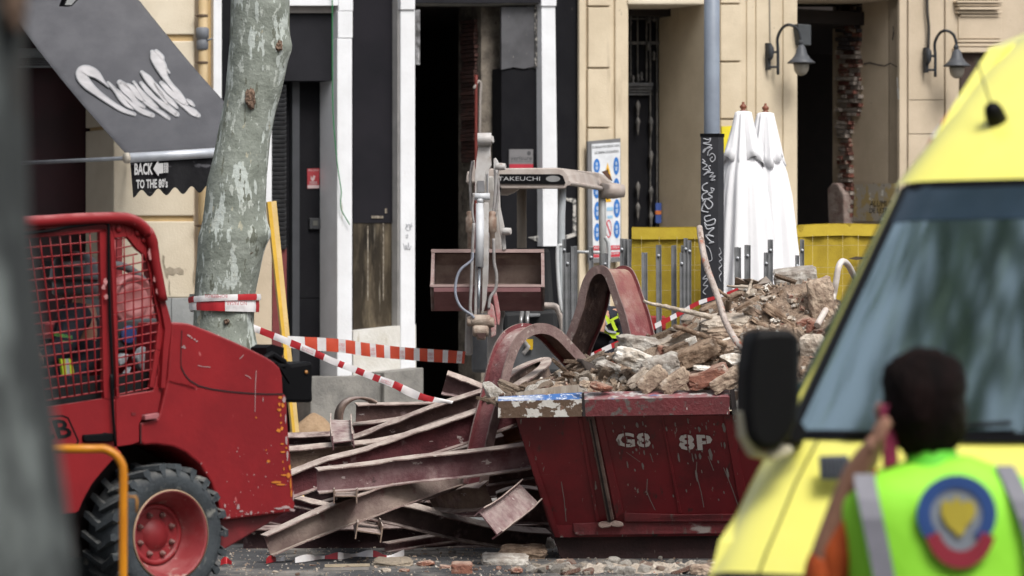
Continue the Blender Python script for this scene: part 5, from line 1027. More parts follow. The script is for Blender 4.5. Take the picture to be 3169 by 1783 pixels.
# ================= skip =================
SK = thing('skip', 'battered red open skip stencilled G8 8P and heaped with rubble', 'skip', V3((at(2000,1700,30.6).x, 30.9, 0)))
skr = mat('skip_red', (.18,.010,.016), .55, (.105,.007,.011), 2.5, bump=.12, bs=25, spots=(((.045,.02,.018),7,.62,(1.5,1,.35),.08),((.22,.20,.18),12,.665,(2.2,1,.3),.02),((.03,.04,.03),9,.72,(1,1,1),.02),((.20,.05,.05),30,.70,(2,1,.25),.02)))
skd = mat('skip_dark', (.045,.018,.018), .75, (.028,.013,.013), 5, bump=.3, spots=(((.12,.10,.09),10,.66,(1.5,1,.3),.06),))
rimw = mat('rim_white_chipped', (.50,.48,.45), .6, (.46,.44,.41), 12, bump=.3, spots=(((.085,.05,.03),8,.47,(1,1,1.4),.02),((.16,.09,.06),14,.6,(1,1,1),.03)))
rimb = mat('rim_blue_chipped', (.55,.57,.60), .5, (.5,.52,.55), 12, bump=.3, spots=(((.04,.13,.36),2.6,.42,(.6,1,1),.08),((.75,.75,.75),30,.56,(1,1,1),.03),((.1,.06,.04),20,.68,(1,1,1),.02)))
rimr = mat('rim_red_chipped', (.11,.012,.016), .6, (.085,.012,.015), 4, bump=.3, spots=(((.075,.06,.055),10,.52,(1,1,1),.06),((.40,.38,.35),12,.66,(1.4,1,.5),.02),((.04,.08,.07),7,.68,(1,1,1),.03)))
rimt = mat('rim_top_red', (.25,.08,.09), .6, (.20,.15,.15), 9, bump=.3, spots=(((.42,.40,.39),10,.52,(1,1,1),.1),((.10,.14,.28),5,.62,(1,1,1),.06)))
YR, YB = 29.9, 30.55       # rim front edge and base front edge
def sk(x, y, f=None, off=0):
    """front panel: slopes from YR at the rim to YB at the base"""
    u, v = cL(x, y); f = min(max((y-300)/(1130-300), 0), 1) if f is None else f; return at(u, v, YR+.08+(YB-YR-.08)*f-off)
DEP = 1.75
bm = new(); R = 3300
fr = [sk(215,318), sk(R,300), sk(R,1145), sk(500,1175), sk(455,1085)]
prism(bm, fr, V3((0,.04,0))); obj('front_panel', bm, skr, SK)
bm = new()
bl_, tl_ = sk(500,1175), sk(215,318); prism(bm, [tl_, bl_, V3((bl_.x+.1, bl_.y+DEP-1.1, bl_.z)), V3((tl_.x, tl_.y+DEP, tl_.z))], V3((.04,0,0)))
tr_, br2 = sk(R,300), sk(R,1145); prism(bm, [tr_, br2, V3((br2.x, br2.y+DEP-1.1, br2.z)), V3((tr_.x, tr_.y+DEP, tr_.z))], V3((.04,0,0)))
prism(bm, [V3((tl_.x,tl_.y+DEP,tl_.z)), V3((tr_.x,tr_.y+DEP,tr_.z)), V3((br2.x,br2.y+DEP-1.1,br2.z)), V3((bl_.x,bl_.y+DEP-1.1,bl_.z))], V3((0,.04,0))); obj('side_panel', bm, skr, SK)
bm = new(); prism(bm, [sk(488,1172,1,-.06), sk(R,1140,1,-.06), sk(R,1400,1,-.10), sk(610,1375,1,-.10), sk(540,1330,1,-.10)], V3((0,.9,0))); obj('base', bm, skd, SK)
bm = new(); prism(bm, [sk(625,1075,.97,.03), sk(800,1068,.97,.03), sk(R,1040,.97,.03), sk(R,1130,1,.03), sk(650,1160,1,.03), sk(628,1130,1,.03)], V3((0,.08,0)))
prism(bm, [sk(985,1000,.9,.045), sk(1400,1012,.9,.045), sk(R,990,.9,.045), sk(R,1060,.95,.045), sk(990,1065,.95,.045)], V3((0,.08,0))); obj('bottom_ledge', bm, mat('ledge_red', (.16,.02,.025), .6, (.09,.015,.018), 5, bump=.3, spots=(((.30,.26,.24),6,.62,(.5,1,1),.06),((.1,.08,.07),9,.6,(2,1,.4),.1))), SK, bevel=.006)
bm = new(); prism(bm, [sk(730,315,None,.05), sk(775,310,None,.05), sk(918,1050,None,.05), sk(870,1062,None,.05)], V3((0,.10,0))); obj('corner_post', bm, mat('post_brownish', (.17,.12,.10), .8, (.09,.05,.045), 8, bump=.4), SK, bevel=.008)
bm = new(); prism(bm, [sk(745,340,None,.056), sk(756,340,None,.056), sk(896,1060,None,.056), sk(880,1065,None,.056)], V3((0,.03,0))); obj('post_gap', bm, mat('gap_black', (.015,.01,.01), .9), SK)
bm = new(); prism(bm, [sk(780,320,None,.02), sk(830,318,None,.02), sk(985,1000,None,.02), sk(930,1045,None,.02)], V3((0,.04,0))); prism(bm, [sk(1245,310,None,.012), sk(1262,310,None,.012), sk(1395,1000,None,.012), sk(1372,1002,None,.012)], V3((0,.04,0)))
prism(bm, [sk(1690,305,None,.02), sk(1750,305,None,.02), sk(1880,1000,None,.02), sk(1815,1002,None,.02)], V3((0,.04,0))); prism(bm, [sk(660,330,None,.014), sk(690,330,None,.014), sk(815,1060,None,.014), sk(790,1065,None,.014)], V3((0,.04,0))); obj('rib', bm, skr, SK, bevel=.004)
bm = new(); 
for x, y in ((850,1085),(935,1080)): 
    q = [sk(x+55*math.cos(a)*rnd.uniform(.8,1.1), y+26*math.sin(a)*rnd.uniform(.8,1.15), 1, .09) for a in [i*math.pi/5 for i in range(10)]]; prism(bm, q, V3((0,.08,0)))
obj('hinge_lug', bm, mat('lug_tan', (.30,.23,.20), .85, (.2,.13,.11), 10, bump=.5), SK, bevel=.012)
def rim(x0, y0a, y0b, y0c, x1, y1a, y1b, y1c, mt, mf, nm):
    """chamfered lip: top face (a..b) then front face (b..c)"""
    A, B, C = sk(x0,y0a,0,-.06), sk(x0,y0b,0,.10), sk(x0,y0c,0,.10); D, E2, F2 = sk(x1,y1a,0,-.06), sk(x1,y1b,0,.10), sk(x1,y1c,0,.10)
    bm = new(); prism(bm, [A, D, E2, B], V3((0,.02,-.03)), 0); o = obj(nm+'_top', bm, mt, SK)
    bm = new(); prism(bm, [B+V3((0,-.002,0)), E2+V3((0,-.002,0)), F2, C], V3((0,.03,0)), 0); return obj(nm+'_front', bm, mf, SK)
rim(95,178,210,330, 688,148,196,318, rimb, rimw, 'rim_left')
rim(702,146,200,318, 1735,128,178,302, rimt, rimr, 'rim_middle')
rim(1768,118,140,280, 2150,108,130,270, rimw, rimw, 'rim_right')
rim(2152,108,130,275, R,80,105,240, rimt, rimr, 'rim_far')
bm = new(); prism(bm, [sk(688,150,0,.106), sk(704,150,0,.106), sk(716,318,0,.106), sk(692,318,0,.106)], V3((0,.05,0))); prism(bm, [sk(1738,130,0,.104), sk(1768,122,0,.104), sk(1790,300,0,.104), sk(1755,305,0,.104)], V3((0,.05,0))); obj('rim_joint', bm, mat('gap_black', (.015,.01,.01), .9), SK)
bm = new(); z_ = sk(95,200,0).z; x0_, x1_ = sk(215,318).x, tr_.x
prism(bm, [V3((x0_-.12,YR+DEP,z_)), V3((x1_,YR+DEP,z_)), V3((x1_,YR+DEP+.1,z_)), V3((x0_-.12,YR+DEP+.1,z_))], V3((0,0,-.1))); prism(bm, [sk(95,200,0,0), sk(150,200,0,0), V3((sk(150,200,0).x,YR+DEP,z_)), V3((sk(95,200,0).x,YR+DEP,z_))], V3((0,0,-.1))); obj('rim_back', bm, rimr, SK)
bm = new()
text_bm(bm, 'G8', sk(935,536,None,.012), sk(1178,538,None,.012), sk(925,432,None,.012), bold=.035, space=1.1); text_bm(bm, '8P', sk(1380,556,None,.012), sk(1618,560,None,.012), sk(1370,444,None,.012), bold=.035, space=1.1)
obj('stencil_letters', bm, mat('stencil_white', (.55,.53,.52), .8, (.5,.48,.47), 10, spots=(((.2,.15,.14),26,.62,(1,1,1),.02),)), SK)
bm = new()   # stencil bridges
for x, y, w_, h_ in ((985,428,10,112),(1122,430,9,110),(1428,440,9,118),(1560,450,6,60)): prism(bm, [sk(x,y,None,.0135), sk(x+w_,y,None,.0135), sk(x+w_+8,y+h_,None,.0135), sk(x+8,y+h_,None,.0135)], V3((0,.0005,0)))
obj('stencil_bridge', bm, skr, SK)
gry = mat('splash_grey', (.22,.20,.19), .9)
bm = new(); r4 = random.Random(5)
for x, y, rx, ry in ((1080,378,9,22),(990,395,5,14),(1520,410,10,24),(1600,590,14,50),(1525,600,10,24),(1695,400,14,34),(1375,610,8,34),(1350,375,6,16),(1130,575,6,18),(1440,350,5,24),(1475,620,6,30),(1075,555,8,14),(1500,740,7,50),(1720,720,9,40),(1012,660,5,30),(1120,670,8,26),(950,500,10,26),(1450,560,6,20),(1700,520,7,24)):
    face(bm, [sk(x+rx*math.cos(a)*r4.uniform(.6,1.2)+ry*math.sin(a)*.15, y+ry*math.sin(a)*r4.uniform(.7,1.1), None, .0145) for a in [i*math.pi/5 for i in range(10)]])
for _ in range(46):
    x, y = r4.choice(((r4.gauss(1080,80), r4.uniform(360,620)), (r4.gauss(1550,130), r4.uniform(340,700)), (r4.uniform(880,1850), r4.uniform(330,950)))); rx, ry = r4.uniform(2,6), r4.uniform(5,22)
    face(bm, [sk(x+rx*math.cos(a)+ry*math.sin(a)*.2, y+ry*math.sin(a), None, .0145) for a in [i*math.pi/4 for i in range(8)]])
for pts in ([(1150,760),(1145,850),(1175,920),(1205,980)],[(1500,640),(1495,720),(1530,850),(1550,960)],[(1690,680),(1740,800),(1790,940)],[(540,780),(560,900),(575,1060)],[(1170,580),(1190,640)],[(340,735),(620,720)],[(1000,570),(1100,640)],[(1580,600),(1620,700)]):
    for a, b in zip(pts, pts[1:]): face(bm, [sk(*a,None,.0145), sk(a[0]+5,a[1],None,.0145), sk(b[0]+5,b[1]+2,None,.0145), sk(b[0],b[1]+2,None,.0145)])
obj('cement_splashes', bm, gry, SK)
# ================= rubble =================
rub = {
 'white': mat('plaster_white', (.72,.68,.62), .95, (.50,.44,.37), 7, lo=.42, hi=.5, bump=1.2, bs=22, spots=(((.30,.21,.15),9,.60,(1,1,1),.1),)),
 'grey': mat('mortar_grey', (.46,.43,.385), .95, (.24,.205,.175), 11, bump=1.2, bs=25, spots=(((.55,.52,.48),11,.60,(1,1,1),.08),)),
 'tan': mat('rubble_tan', (.47,.37,.28), .95, (.24,.17,.125), 12, bump=1.2, bs=25, spots=(((.48,.40,.33),14,.60,(1,1,1),.1),)),
 'brick': mat('rubble_brick', (.27,.115,.075), .95, (.20,.085,.06), 9, bump=1, bs=30, spots=(((.42,.35,.29),6,.50,(1,1,1),.12),), dust=((.42,.34,.27),.7)),
 'wood': mat('rubble_wood', (.33,.24,.17), .9, (.13,.08,.05), 11, st=(1,1,1), bump=1, bs=30, spots=(((.42,.34,.27),12,.60,(1,1,1),.1),)),
 'slab': mat('slab_pale', (.56,.49,.41), .95, (.34,.28,.225), 10, bump=.8, bs=40, spots=(((.30,.25,.2),16,.64,(1,1,1),.06),)),
}
soil = mat('rubble_soil', (.38,.285,.21), 1, (.18,.125,.09), 9, bump=2.5, bs=30, spots=(((.45,.37,.30),22,.62,(1,1,1),.05),((.30,.10,.06),13,.68,(1,1,1),.05)))
def rock_bm(c, ex, ey, ez, seed, rough=.12, cuts=7, sub=3, flat=.0):
    q = random.Random(seed); bm = new(); bmesh.ops.create_icosphere(bm, subdivisions=sub, radius=1)
    pl = [(V3((q.gauss(0,1), q.gauss(0,1), q.gauss(0,1))).normalized(), q.uniform(.62,.9)) for _ in range(cuts)]
    pl += [(V3(s), .80) for s in ((0,0,1),(0,0,-1),(1,0,0),(-1,0,0),(0,1,0),(0,-1,0))]
    for v in bm.verts:
        p = v.co.copy()
        for n_, d in pl:
            e = p.dot(n_)-d
            if e > 0: p -= n_*e
        p *= 1.2; o = V3((seed*1.7, seed*.3, 0)); p += p.normalized()*(noise.noise(p*2.2+o)*rough+noise.noise(p*6+o)*rough*.5); v.co = V3(c)+V3(ex)*p.x+V3(ey)*p.y+V3(ez)*p.z
    return bm
def block_bm(c, ex, ey, ez, seed, rough=.10, n=6):
    """worn brick or slab: a subdivided box with chipped faces and corners"""
    bm = new(); bmesh.ops.create_cube(bm, size=2); bmesh.ops.subdivide_edges(bm, edges=bm.edges[:], cuts=n, use_grid_fill=True); o = V3((seed*3.1, 0, seed))
    for v in bm.verts:
        p = v.co.copy(); m = sorted((abs(p.x), abs(p.y), abs(p.z))); e = max(0, m[1]-.72)
        p *= 1-e*.35*(1+1.4*noise.noise(p*2+o)); p += V3((noise.noise(p*1.8+o), noise.noise(p*1.8+o+V3((5,0,0))), noise.noise(p*1.8+o+V3((0,5,0)))))*rough; p += p.normalized()*noise.noise(p*5+o)*rough*.5
        v.co = V3(c)+V3(ex)*p.x+V3(ey)*p.y+V3(ez)*p.z
    return bm
# soil mound inside the skip
bm = new(); nx, ny = 150, 60; x0, x1 = sk(300,318).x, 4.3; prof = [(1480,1225),(1640,1190),(1780,1130),(1900,1085),(2000,1055),(2100,1010),(2200,960),(2290,915),(2330,885),(2380,872),(2450,868),(2520,862),(2560,880),(2600,960),(2640,1010),(2760,1040),(2900,1060),(3300,1180)]
def hmound(x, Y):
    u = CX+x/31.0*FP; v = prof[-1][1]
    for a, b in zip(prof, prof[1:]):
        if a[0] <= u <= b[0]: v = a[1]+(b[1]-a[1])*(u-a[0])/(b[0]-a[0]); break
        if u < prof[0][0]: v = prof[0][1]
    top = EYE-(v+14-H0)/FP*31.0; f = 1-min(1, abs(Y-31.05)/.95)**1.6; return 1.12+(top-1.12)*max(f, 0)
g_ = []
for j in range(ny+1):
    Y = 30.05+j/ny*1.65; row = []
    for i in range(nx+1):
        x = x0+(x1-x0)*i/nx; z = hmound(x, Y); p = V3((x*5, Y*5, 0)); z += (noise.noise(p)*.06+noise.noise(p*3)*.03+noise.noise(p*9)*.012)*(1 if z > 1.14 else .5); row.append(bm.verts.new((x, Y, z)))
    g_.append(row)
for j in range(ny):
    for i in range(nx): bm.faces.new((g_[j][i], g_[j][i+1], g_[j+1][i+1], g_[j+1][i]))
tag(obj('soil_mound', bm, soil), 'mound of brown soil and crushed masonry filling the red skip', 'rubble', kind='stuff')
def surfY(u, v, dflt):
    Y = 30.0
    while Y < 31.6:
        p = at(u, v, Y)
        if x0 < p.x < x1 and p.z < hmound(p.x, Y): return Y
        Y += .02
    return dflt
def chunk(lab, cr, cx, cy, w_, h_, ang, Y, kind, m, seed, dep=.5, s=None, tiltz=0, cat='rubble chunk', grp=None, name='rubble_chunk', rough=None):
    s_ = s or {cJ:2.415, cM:2.07, cL:2.289, cR:2.3418, cK:2.1213, cI:2.07}[cr]; k = Y/FP/s_
    if cr in (cJ, cM): Y = min(Y, surfY(*cr(cx, cy), Y)-.0+w_*k/2*dep*.1); Y = min(Y, surfY(*cr(cx, cy+h_*.4), Y)+.02)
    c = at(*cr(cx, cy), Y); a = math.radians(-ang)
    R3 = Matrix.Rotation(math.radians(tiltz), 3, 'Z')
    ex = R3 @ V3((math.cos(a), 0, math.sin(a)))*(w_*k/2); ez = V3((-math.sin(a), 0, math.cos(a)))*(h_*k/2); ey = R3 @ V3((0,1,.25 if kind != 'rock' else 0))*(w_*k/2*dep)
    bm = rock_bm(c, ex*1.12, ey, ez*1.15, seed, rough or .20, 10) if kind == 'rock' else block_bm(c, ex*1.04, ey, ez*1.08, seed, rough or .17)
    o = obj(name, bm, rub[m] if isinstance(m, str) else m); 
    for f in o.data.polygons: f.use_smooth = kind == 'rock' and False
    return tag(o, lab, cat, grp)
chunk('big white plaster faced stone at the left end of the skip load', cJ, 640,1115,285,125,18, 30.35,'rock','white',1,.7)
chunk('grey and white stone behind the white one, with a brick coloured top edge', cJ, 665,1010,300,125,8, 30.7,'rock','grey',2,.7)
chunk('squared grey mortar block tilted down right beside the white stone', cJ, 835,1165,255,135,-14, 30.2,'block','grey',3,.5)
chunk('orange brick scrap wedged between the grey stones', cJ, 850,1060,90,80,10, 30.6,'block','brick',4,.6)
chunk('pale flat plaster piece leaning at the left under the mortar block', cJ, 665,1255,170,60,-42, 30.1,'block','slab',5,.4)
chunk('tan flat slab leaning against the rim, left one of two', cJ, 770,1265,215,110,-40, 30.0,'block','tan',6,.3)
chunk('tan flat slab leaning against the rim, right one of two', cJ, 940,1280,215,105,-35, 29.98,'block','tan',7,.3)
chunk('hollow brick fragment with round holes near the rim middle', cJ, 1185,1245,300,110,-18, 30.0,'block','brick',8,.4)
chunk('hollow brown block with a broken open end at the rim right', cJ, 1320,1270,230,95,-30, 29.95,'block','tan',9,.5)
chunk('thick split wooden joist end lying across the middle of the load', cJ, 1100,1075,330,120,-24, 30.35,'block','wood',10,.4, cat='timber', name='broken_timber')
chunk('flat pale board leaning left behind the split joist', cJ, 940,965,260,60,-26, 30.7,'block','slab',11,.5, cat='timber', name='broken_timber')
chunk('dark wood strip under the leaning board', cJ, 950,1030,180,36,-22, 30.5,'block','wood',12,.5, cat='timber', name='broken_timber')
chunk('large pale flat slab in the centre of the load', cJ, 1320,835,360,90,-8, 30.9,'block','slab',13,.7, cat='slab', name='broken_slab')
chunk('rotten timber along the upper left flank of the heap', cJ, 1330,690,370,75,-24, 31.3,'block','wood',14,.35, cat='timber', name='broken_timber')
chunk('short hollow pinkish piece sloping right on the heap', cJ, 1560,785,200,60,30, 30.9,'block','tan',15,.4)
chunk('split timber sloping down right below the soil mound', cJ, 1715,790,260,62,34, 30.9,'block','wood',16,.35, cat='timber', name='broken_timber')
chunk('grey concrete slab lying on top of the soil mound', cM, 540,738,262,95,-6, 31.2,'block','grey',17,.6, cat='slab', name='broken_slab', rough=.06)
chunk('large squared earth lump right of the mound beside the white pipe', cM, 705,880,150,230,-8, 31.3,'block','tan',18,.9)
chunk('pale yellow stone by the yellow van windscreen edge', cM, 660,1195,165,160,0, 30.6,'rock','slab',19,.7)
chunk('orange brick lump above the pale yellow stone', cM, 690,1065,150,80,12, 30.9,'block','brick',20,.6)
chunk('small orange brick below the white pipe foot', cM, 600,1040,90,60,-20, 30.9,'block','brick',21,.6)
chunk('brown splintered wood bundle by the van mirror', cM, 620,1370,110,60,8, 30.3,'block','wood',22,.6, cat='timber', name='broken_timber')
chunk('cream lump with a brick edge in the middle of the heap', cJ, 1400,1130,240,100,8, 30.35,'rock','white',23,.6)
chunk('tan lump above the cream one, near the bent pipe', cJ, 1350,1030,190,110,-10, 30.6,'rock','tan',24,.6)
chunk('grey and white lump right of the bent pipe', cJ, 1520,960,180,110,10, 30.8,'rock','grey',25,.6)
chunk('red brick wedge poking up beside the rim joint', cJ, 385,1320,155,60,12, 29.95,'rock','brick',26,.6)
chunk('small brown stone stack at the left rim end', cJ, 265,1300,75,55,0, 29.9,'rock','tan',27,.7)
chunk('small grey stone on top of the brown one at the left rim end', cJ, 262,1272,65,40,0, 29.92,'rock','grey',28,.7)
chunk('ridged grey stone behind the white one, left of the load', cJ, 470,1195,240,90,22, 30.6,'rock','grey',29,.6)
for i_, (x_, y_, w_, h_, an_, k_) in enumerate(((1010,900,200,26,-28,'wood'),(1180,985,230,24,-35,'wood'),(1240,925,190,22,-20,'slab'),(1460,900,210,24,20,'wood'),(1100,1150,150,26,12,'wood'),(1270,1190,170,22,-40,'slab'),(1450,1210,160,30,-30,'wood'),(1600,870,200,26,35,'wood'),(1660,900,150,20,10,'slab'),(1820,860,170,24,30,'wood'),(1480,700,190,26,-30,'wood'),(980,1180,120,20,-60,'slab'))):
    chunk(('thin brown splintered plank','thin pale splintered plank')[k_ == 'slab']+' jammed between the rubble pieces in the skip', cJ, x_, y_, w_, h_, an_, 30.6, 'block', k_, 80+i_, .25, cat='plank', name='splintered_plank', grp='splintered '+k_+' planks in the skip load')
chunk('small white tile sliver lying by the rim middle', cJ, 1140,1180,120,26,4, 30.0,'block','white',30,.5)
chunk('crumbly tan piece under the central slab', cJ, 1350,905,330,60,-5, 30.7,'block','tan',31,.5)
chunk('thin upright plaster shard left of the central slab', cJ, 1060,985,60,80,70, 30.5,'block','white',32,.3)
# scattered lumps over the mound (copies of a few shapes)
protos = []
for i, (m, kd) in enumerate((('tan','rock'),('grey','rock'),('brick','block'),('white','rock'),('wood','block'),('slab','block'),('tan','block'),('brick','rock'))):
    f = rock_bm if kd == 'rock' else block_bm
    sx, sy, sz = ((1,.8,.7) if kd == 'rock' else (1.5,.7,.35) if m != 'wood' else (2.2,.4,.3))
    bm = f((0,0,0), V3((sx,0,0)), V3((0,sy,0)), V3((0,0,sz)), 40+i, .12); bmesh.ops.recalc_face_normals(bm, faces=bm.faces[:]); me = bpy.data.meshes.new('lump'); bm.to_mesh(me); bm.free(); me.materials.append(rub[m]); protos.append((me, m))
LAB = {'tan':'small tan rubble lump half buried in the skip load', 'grey':'small grey mortar lump half buried in the skip load', 'brick':'small red brick scrap half buried in the skip load', 'white':'small white plaster lump half buried in the skip load', 'wood':'small wood splinter half buried in the skip load', 'slab':'small pale tile scrap half buried in the skip load'}
q = random.Random(11)
for k in range(285):
    me, m = protos[q.choice((0,0,1,1,3,4,4,4,5,5,6,6,6,2))]
    Y = q.uniform(30.08, 31.15); u = q.uniform(1500, 2760); x = (u-CX)/FP*Y; s = q.choice((.012,.018,.026,.04,.055,.075,.09))*q.uniform(.8,1.2)
    if u > 2200 and Y > 30.7: s *= .55
    o = bpy.data.objects.new('rubble_lump', me); o.location = (x, Y, hmound(x, Y)+s*.3); o.rotation_euler = (q.uniform(-.7,.7), q.uniform(-.7,.7), q.uniform(0,6.28)); o.scale = (s*q.uniform(.8,1.5),s*q.uniform(.6,1),s*q.uniform(.5,1)); sc.collection.objects.link(o)
    tag(o, LAB[m], 'rubble lump', 'small '+m+' lumps in the skip load')
# fine grit between the lumps, uncountable
def grit(name, lab, n, place, smin, smax, seed, mats):
    bm = new(); q = random.Random(seed)
    for k in range(n):
        c = place(q); s = smin*(smax/smin)**(q.random()**2); M = Matrix.Rotation(q.uniform(0, 6.28), 3, V3((q.gauss(0,1), q.gauss(0,1), q.gauss(0,1))).normalized()); e = (s*q.uniform(.7,1.8), s*q.uniform(.5,1), s*q.uniform(.4,.9)); mi = q.randrange(len(mats))
        vs = [bm.verts.new(c+M @ V3((x*e[0]*q.uniform(.6,1), y*e[1]*q.uniform(.6,1), z*e[2]*q.uniform(.6,1)))) for x in (-1,1) for y in (-1,1) for z in (-1,1)]
        for f in ((0,1,3,2),(4,6,7,5),(0,4,5,1),(2,3,7,6),(0,2,6,4),(1,5,7,3)): bm.faces.new([vs[i] for i in f]).material_index = mi
    tag(obj(name, bm, mats), lab, 'grit', kind='stuff')
def pm_(q):
    Y = q.uniform(30.05, 31.1); x = x0+(x1-x0)*q.random(); return V3((x, Y, hmound(x, Y)+.01))
grit('rubble_grit', 'fine broken grit and chips scattered over the skip load', 3200, pm_, .006, .034, 3, [rub['tan'], rub['grey'], rub['white'], rub['wood'], rub['slab'], rub['tan'], rub['brick']])
def pr_(q):
    Y = q.uniform(28.3, 32.5); u = q.uniform(560, 2300); return V3(((u-CX)/FP*Y, Y, .003))
grit('road_grit', 'fine pale grit and chips scattered over the asphalt', 1300, pr_, .003, .011, 4, [rub['slab'], rub['grey'], rub['tan'], rub['tan']])
# sticks, pipes, card
pipem = mat('pipe_flaking', (.48,.42,.38), .75, (.33,.27,.24), 10, bump=.5, spots=(((.42,.12,.06),9,.60,(1,1,.6),.06),((.22,.15,.12),14,.60,(1,1,1),.06)))
PY = lambda u, v, Y: min(Y, surfY(u, v, Y)-.12)
bm = new(); tube(bm, spline([at(*cJ(*p), PY(*cJ(*p), Y)) for p, Y in (((1122,128),30.9),((1135,230),30.8),((1155,340),30.7),((1185,450),30.6),((1230,570),30.5),((1275,700),30.4),((1310,820),30.2),((1365,930),30.05),((1430,1020),29.95),((1530,1100),29.9))], 8), [.022 if i < 3 else .0235 for i in range(100)], 12); tag(obj('bent_pipe', bm, pipem), 'long flaking pipe curving up out of the skip load in front of the graffiti', 'pipe')
bm = new(); tube(bm, spline([at(*cM(*p), PY(*cM(*p), Y)) for p, Y in (((680,1050),30.9),((730,960),31.0),((778,880),31.1),((800,780),31.1),((815,690),31.1),((830,650),31.15),((850,640),31.2),((880,665),31.3),((910,720),31.4),((960,820),31.5))], 6), .0235, 12); lathe(bm, at(*cM(772,895),31.08), [(.025,-.02),(.031,-.01),(.031,.03),(.025,.04)], axis=V3((.3,0,1)), seg=12); tag(obj('bent_pipe', bm, mat('pipe_white', (.62,.58,.54), .6, (.5,.44,.4), 10, spots=(((.4,.16,.12),12,.66,(1,1,1),.05),))), 'white painted pipe bent over at the top beside the yellow van pillar', 'pipe')
wd_ = rub['wood']
def stick(lab, cr, pts, Ys, rs, m=None):
    bm = new(); P = spline([at(*cr(*p), PY(*cr(*p), Y)) for p, Y in zip(pts, Ys)], 5); tube(bm, P, [rs[0]+(rs[1]-rs[0])*i/(len(P)-1) for i in range(len(P))], 6)
    for v in bm.verts: v.co += V3((noise.noise(v.co*30), noise.noise(v.co*31), noise.noise(v.co*29)))*.008
    tag(obj('wood_stick', bm, m or wd_), lab, 'stick')
stick('pale splintered lath sticking out left over the tape', cJ, [(700,680),(760,700),(900,730),(1060,765),(1210,800)], [30.7,30.7,30.7,30.7,30.7], (.010,.022), rub['slab'])
stick('dark brown stick across the left of the load below the lath', cJ, [(935,872),(1020,895),(1150,940),(1330,1010)], [30.4,30.4,30.4,30.4], (.018,.024))
stick('thin twig crossing behind the bent pipe', cJ, [(1250,590),(1290,620),(1350,650)], [31,31,31], (.012,.016))
stick('thin pale sliver beside the crumpled card on the heap', cJ, [(1325,565),(1400,572),(1500,570)], [31.3,31.3,31.3], (.008,.012), rub['slab'])
stick('splinter standing up from the mound below the card', cJ, [(1475,640),(1500,580),(1512,520)], [31.1,31.1,31.1], (.02,.006), rub['slab'])
bm = new(); cs = ((1390,500),(1440,520),(1500,510),(1560,530),(1620,500),(1665,540),(1650,600),(1560,590),(1500,620),(1420,600),(1385,560)); c0 = at(*cJ(1520,560), 31.35); P = [at(*cJ(*p), 31.3+.12*math.sin(i*2.1)) for i, p in enumerate(cs)]
vv = [bm.verts.new(p) for p in P]; v0 = bm.verts.new(c0)
for i in range(len(vv)): bm.faces.new((v0, vv[i], vv[(i+1) % len(vv)]))
o = obj('crumpled_card', bm, mat('card_tan', (.36,.31,.27), .9, (.28,.23,.19), 8)); o.modifiers.new('s', 'SOLIDIFY').thickness = .006; tag(o, 'crumpled torn cardboard on the crest of the heap before the parasols', 'card')
bm = new(); prism(bm, [sk(x, y, 0, -.12) for x, y in ((215,152),(300,135),(420,118),(560,100),(690,92),(690,150),(240,176))], V3((0,.03,0))); tag(obj('broken_board', bm, mat('board_streaked', (.30,.25,.2), .9, (.42,.37,.31), 20, st=(1,1,.15), bump=.5)), 'broken streaked board standing inside the white and blue rim', 'board')
# ================= road debris =================
def ground_item(lab, cr, cx, cy, w_, h_, kind, m, seed, ang=0, name='rubble_chunk', cat='rubble chunk', dep=.6, grp=None, rough=None):
    u, v = cr(cx, cy+h_/2); Y = EYE*FP/(v-H0); return chunk(lab, cr, cx, cy, w_, h_, ang, Y+.05, kind, m, seed, dep, name=name, cat=cat, grp=grp, rough=rough)
ground_item('long flat dirty stone on the road left of the pink one', cR, 1210,332,255,48,'block',mat('stone_mossy', (.30,.25,.19), .95, (.20,.165,.125), 7, bump=1, bs=30),60)
ground_item('pale pink stone touching the long flat stone', cR, 1440,338,130,42,'rock','brick',61)
ground_item('whole brown brick lying square on the road', cR, 1708,372,145,80,'block','brick',62,0,rough=.05)
ground_item('dark red tile scrap left of the whole brick', cR, 1590,364,80,22,'block','brick',63,8)
ground_item('flat grey slab lying in front of the brown timber log', cR, 2022,316,320,62,'block','grey',64,2,rough=.05,name='broken_slab',cat='slab')
ground_item('brown rotten timber log behind the flat grey slab', cR, 2150,262,320,80,'block','wood',65,-2,name='broken_timber',cat='timber')
ground_item('small orange brick scrap under the flat grey slab', cR, 1975,372,34,28,'rock','brick',66)
ground_item('broken red tile standing on the road left of the pale rubble', cR, 2105,392,80,46,'rock','brick',67)
ground_item('cream pebble left of two small stones', cR, 1157,388,64,30,'rock','slab',68)
ground_item('reddish pebble right of the cream one', cR, 1292,388,70,26,'rock','brick',69)
ground_item('pale stone chip near the tape end', cR, 357,398,40,18,'rock','slab',70)
ground_item('orange brick by the skip foot left corner', cL, 570,1358,115,42,'block','brick',71)
ground_item('pink grey stone standing by the left foot of the skip', cK, 1912,1235,60,70,'rock','grey',72)
ground_item('tan stone right of the grey gap under the van nose', cL, 1545,1405,170,75,'rock','tan',73)
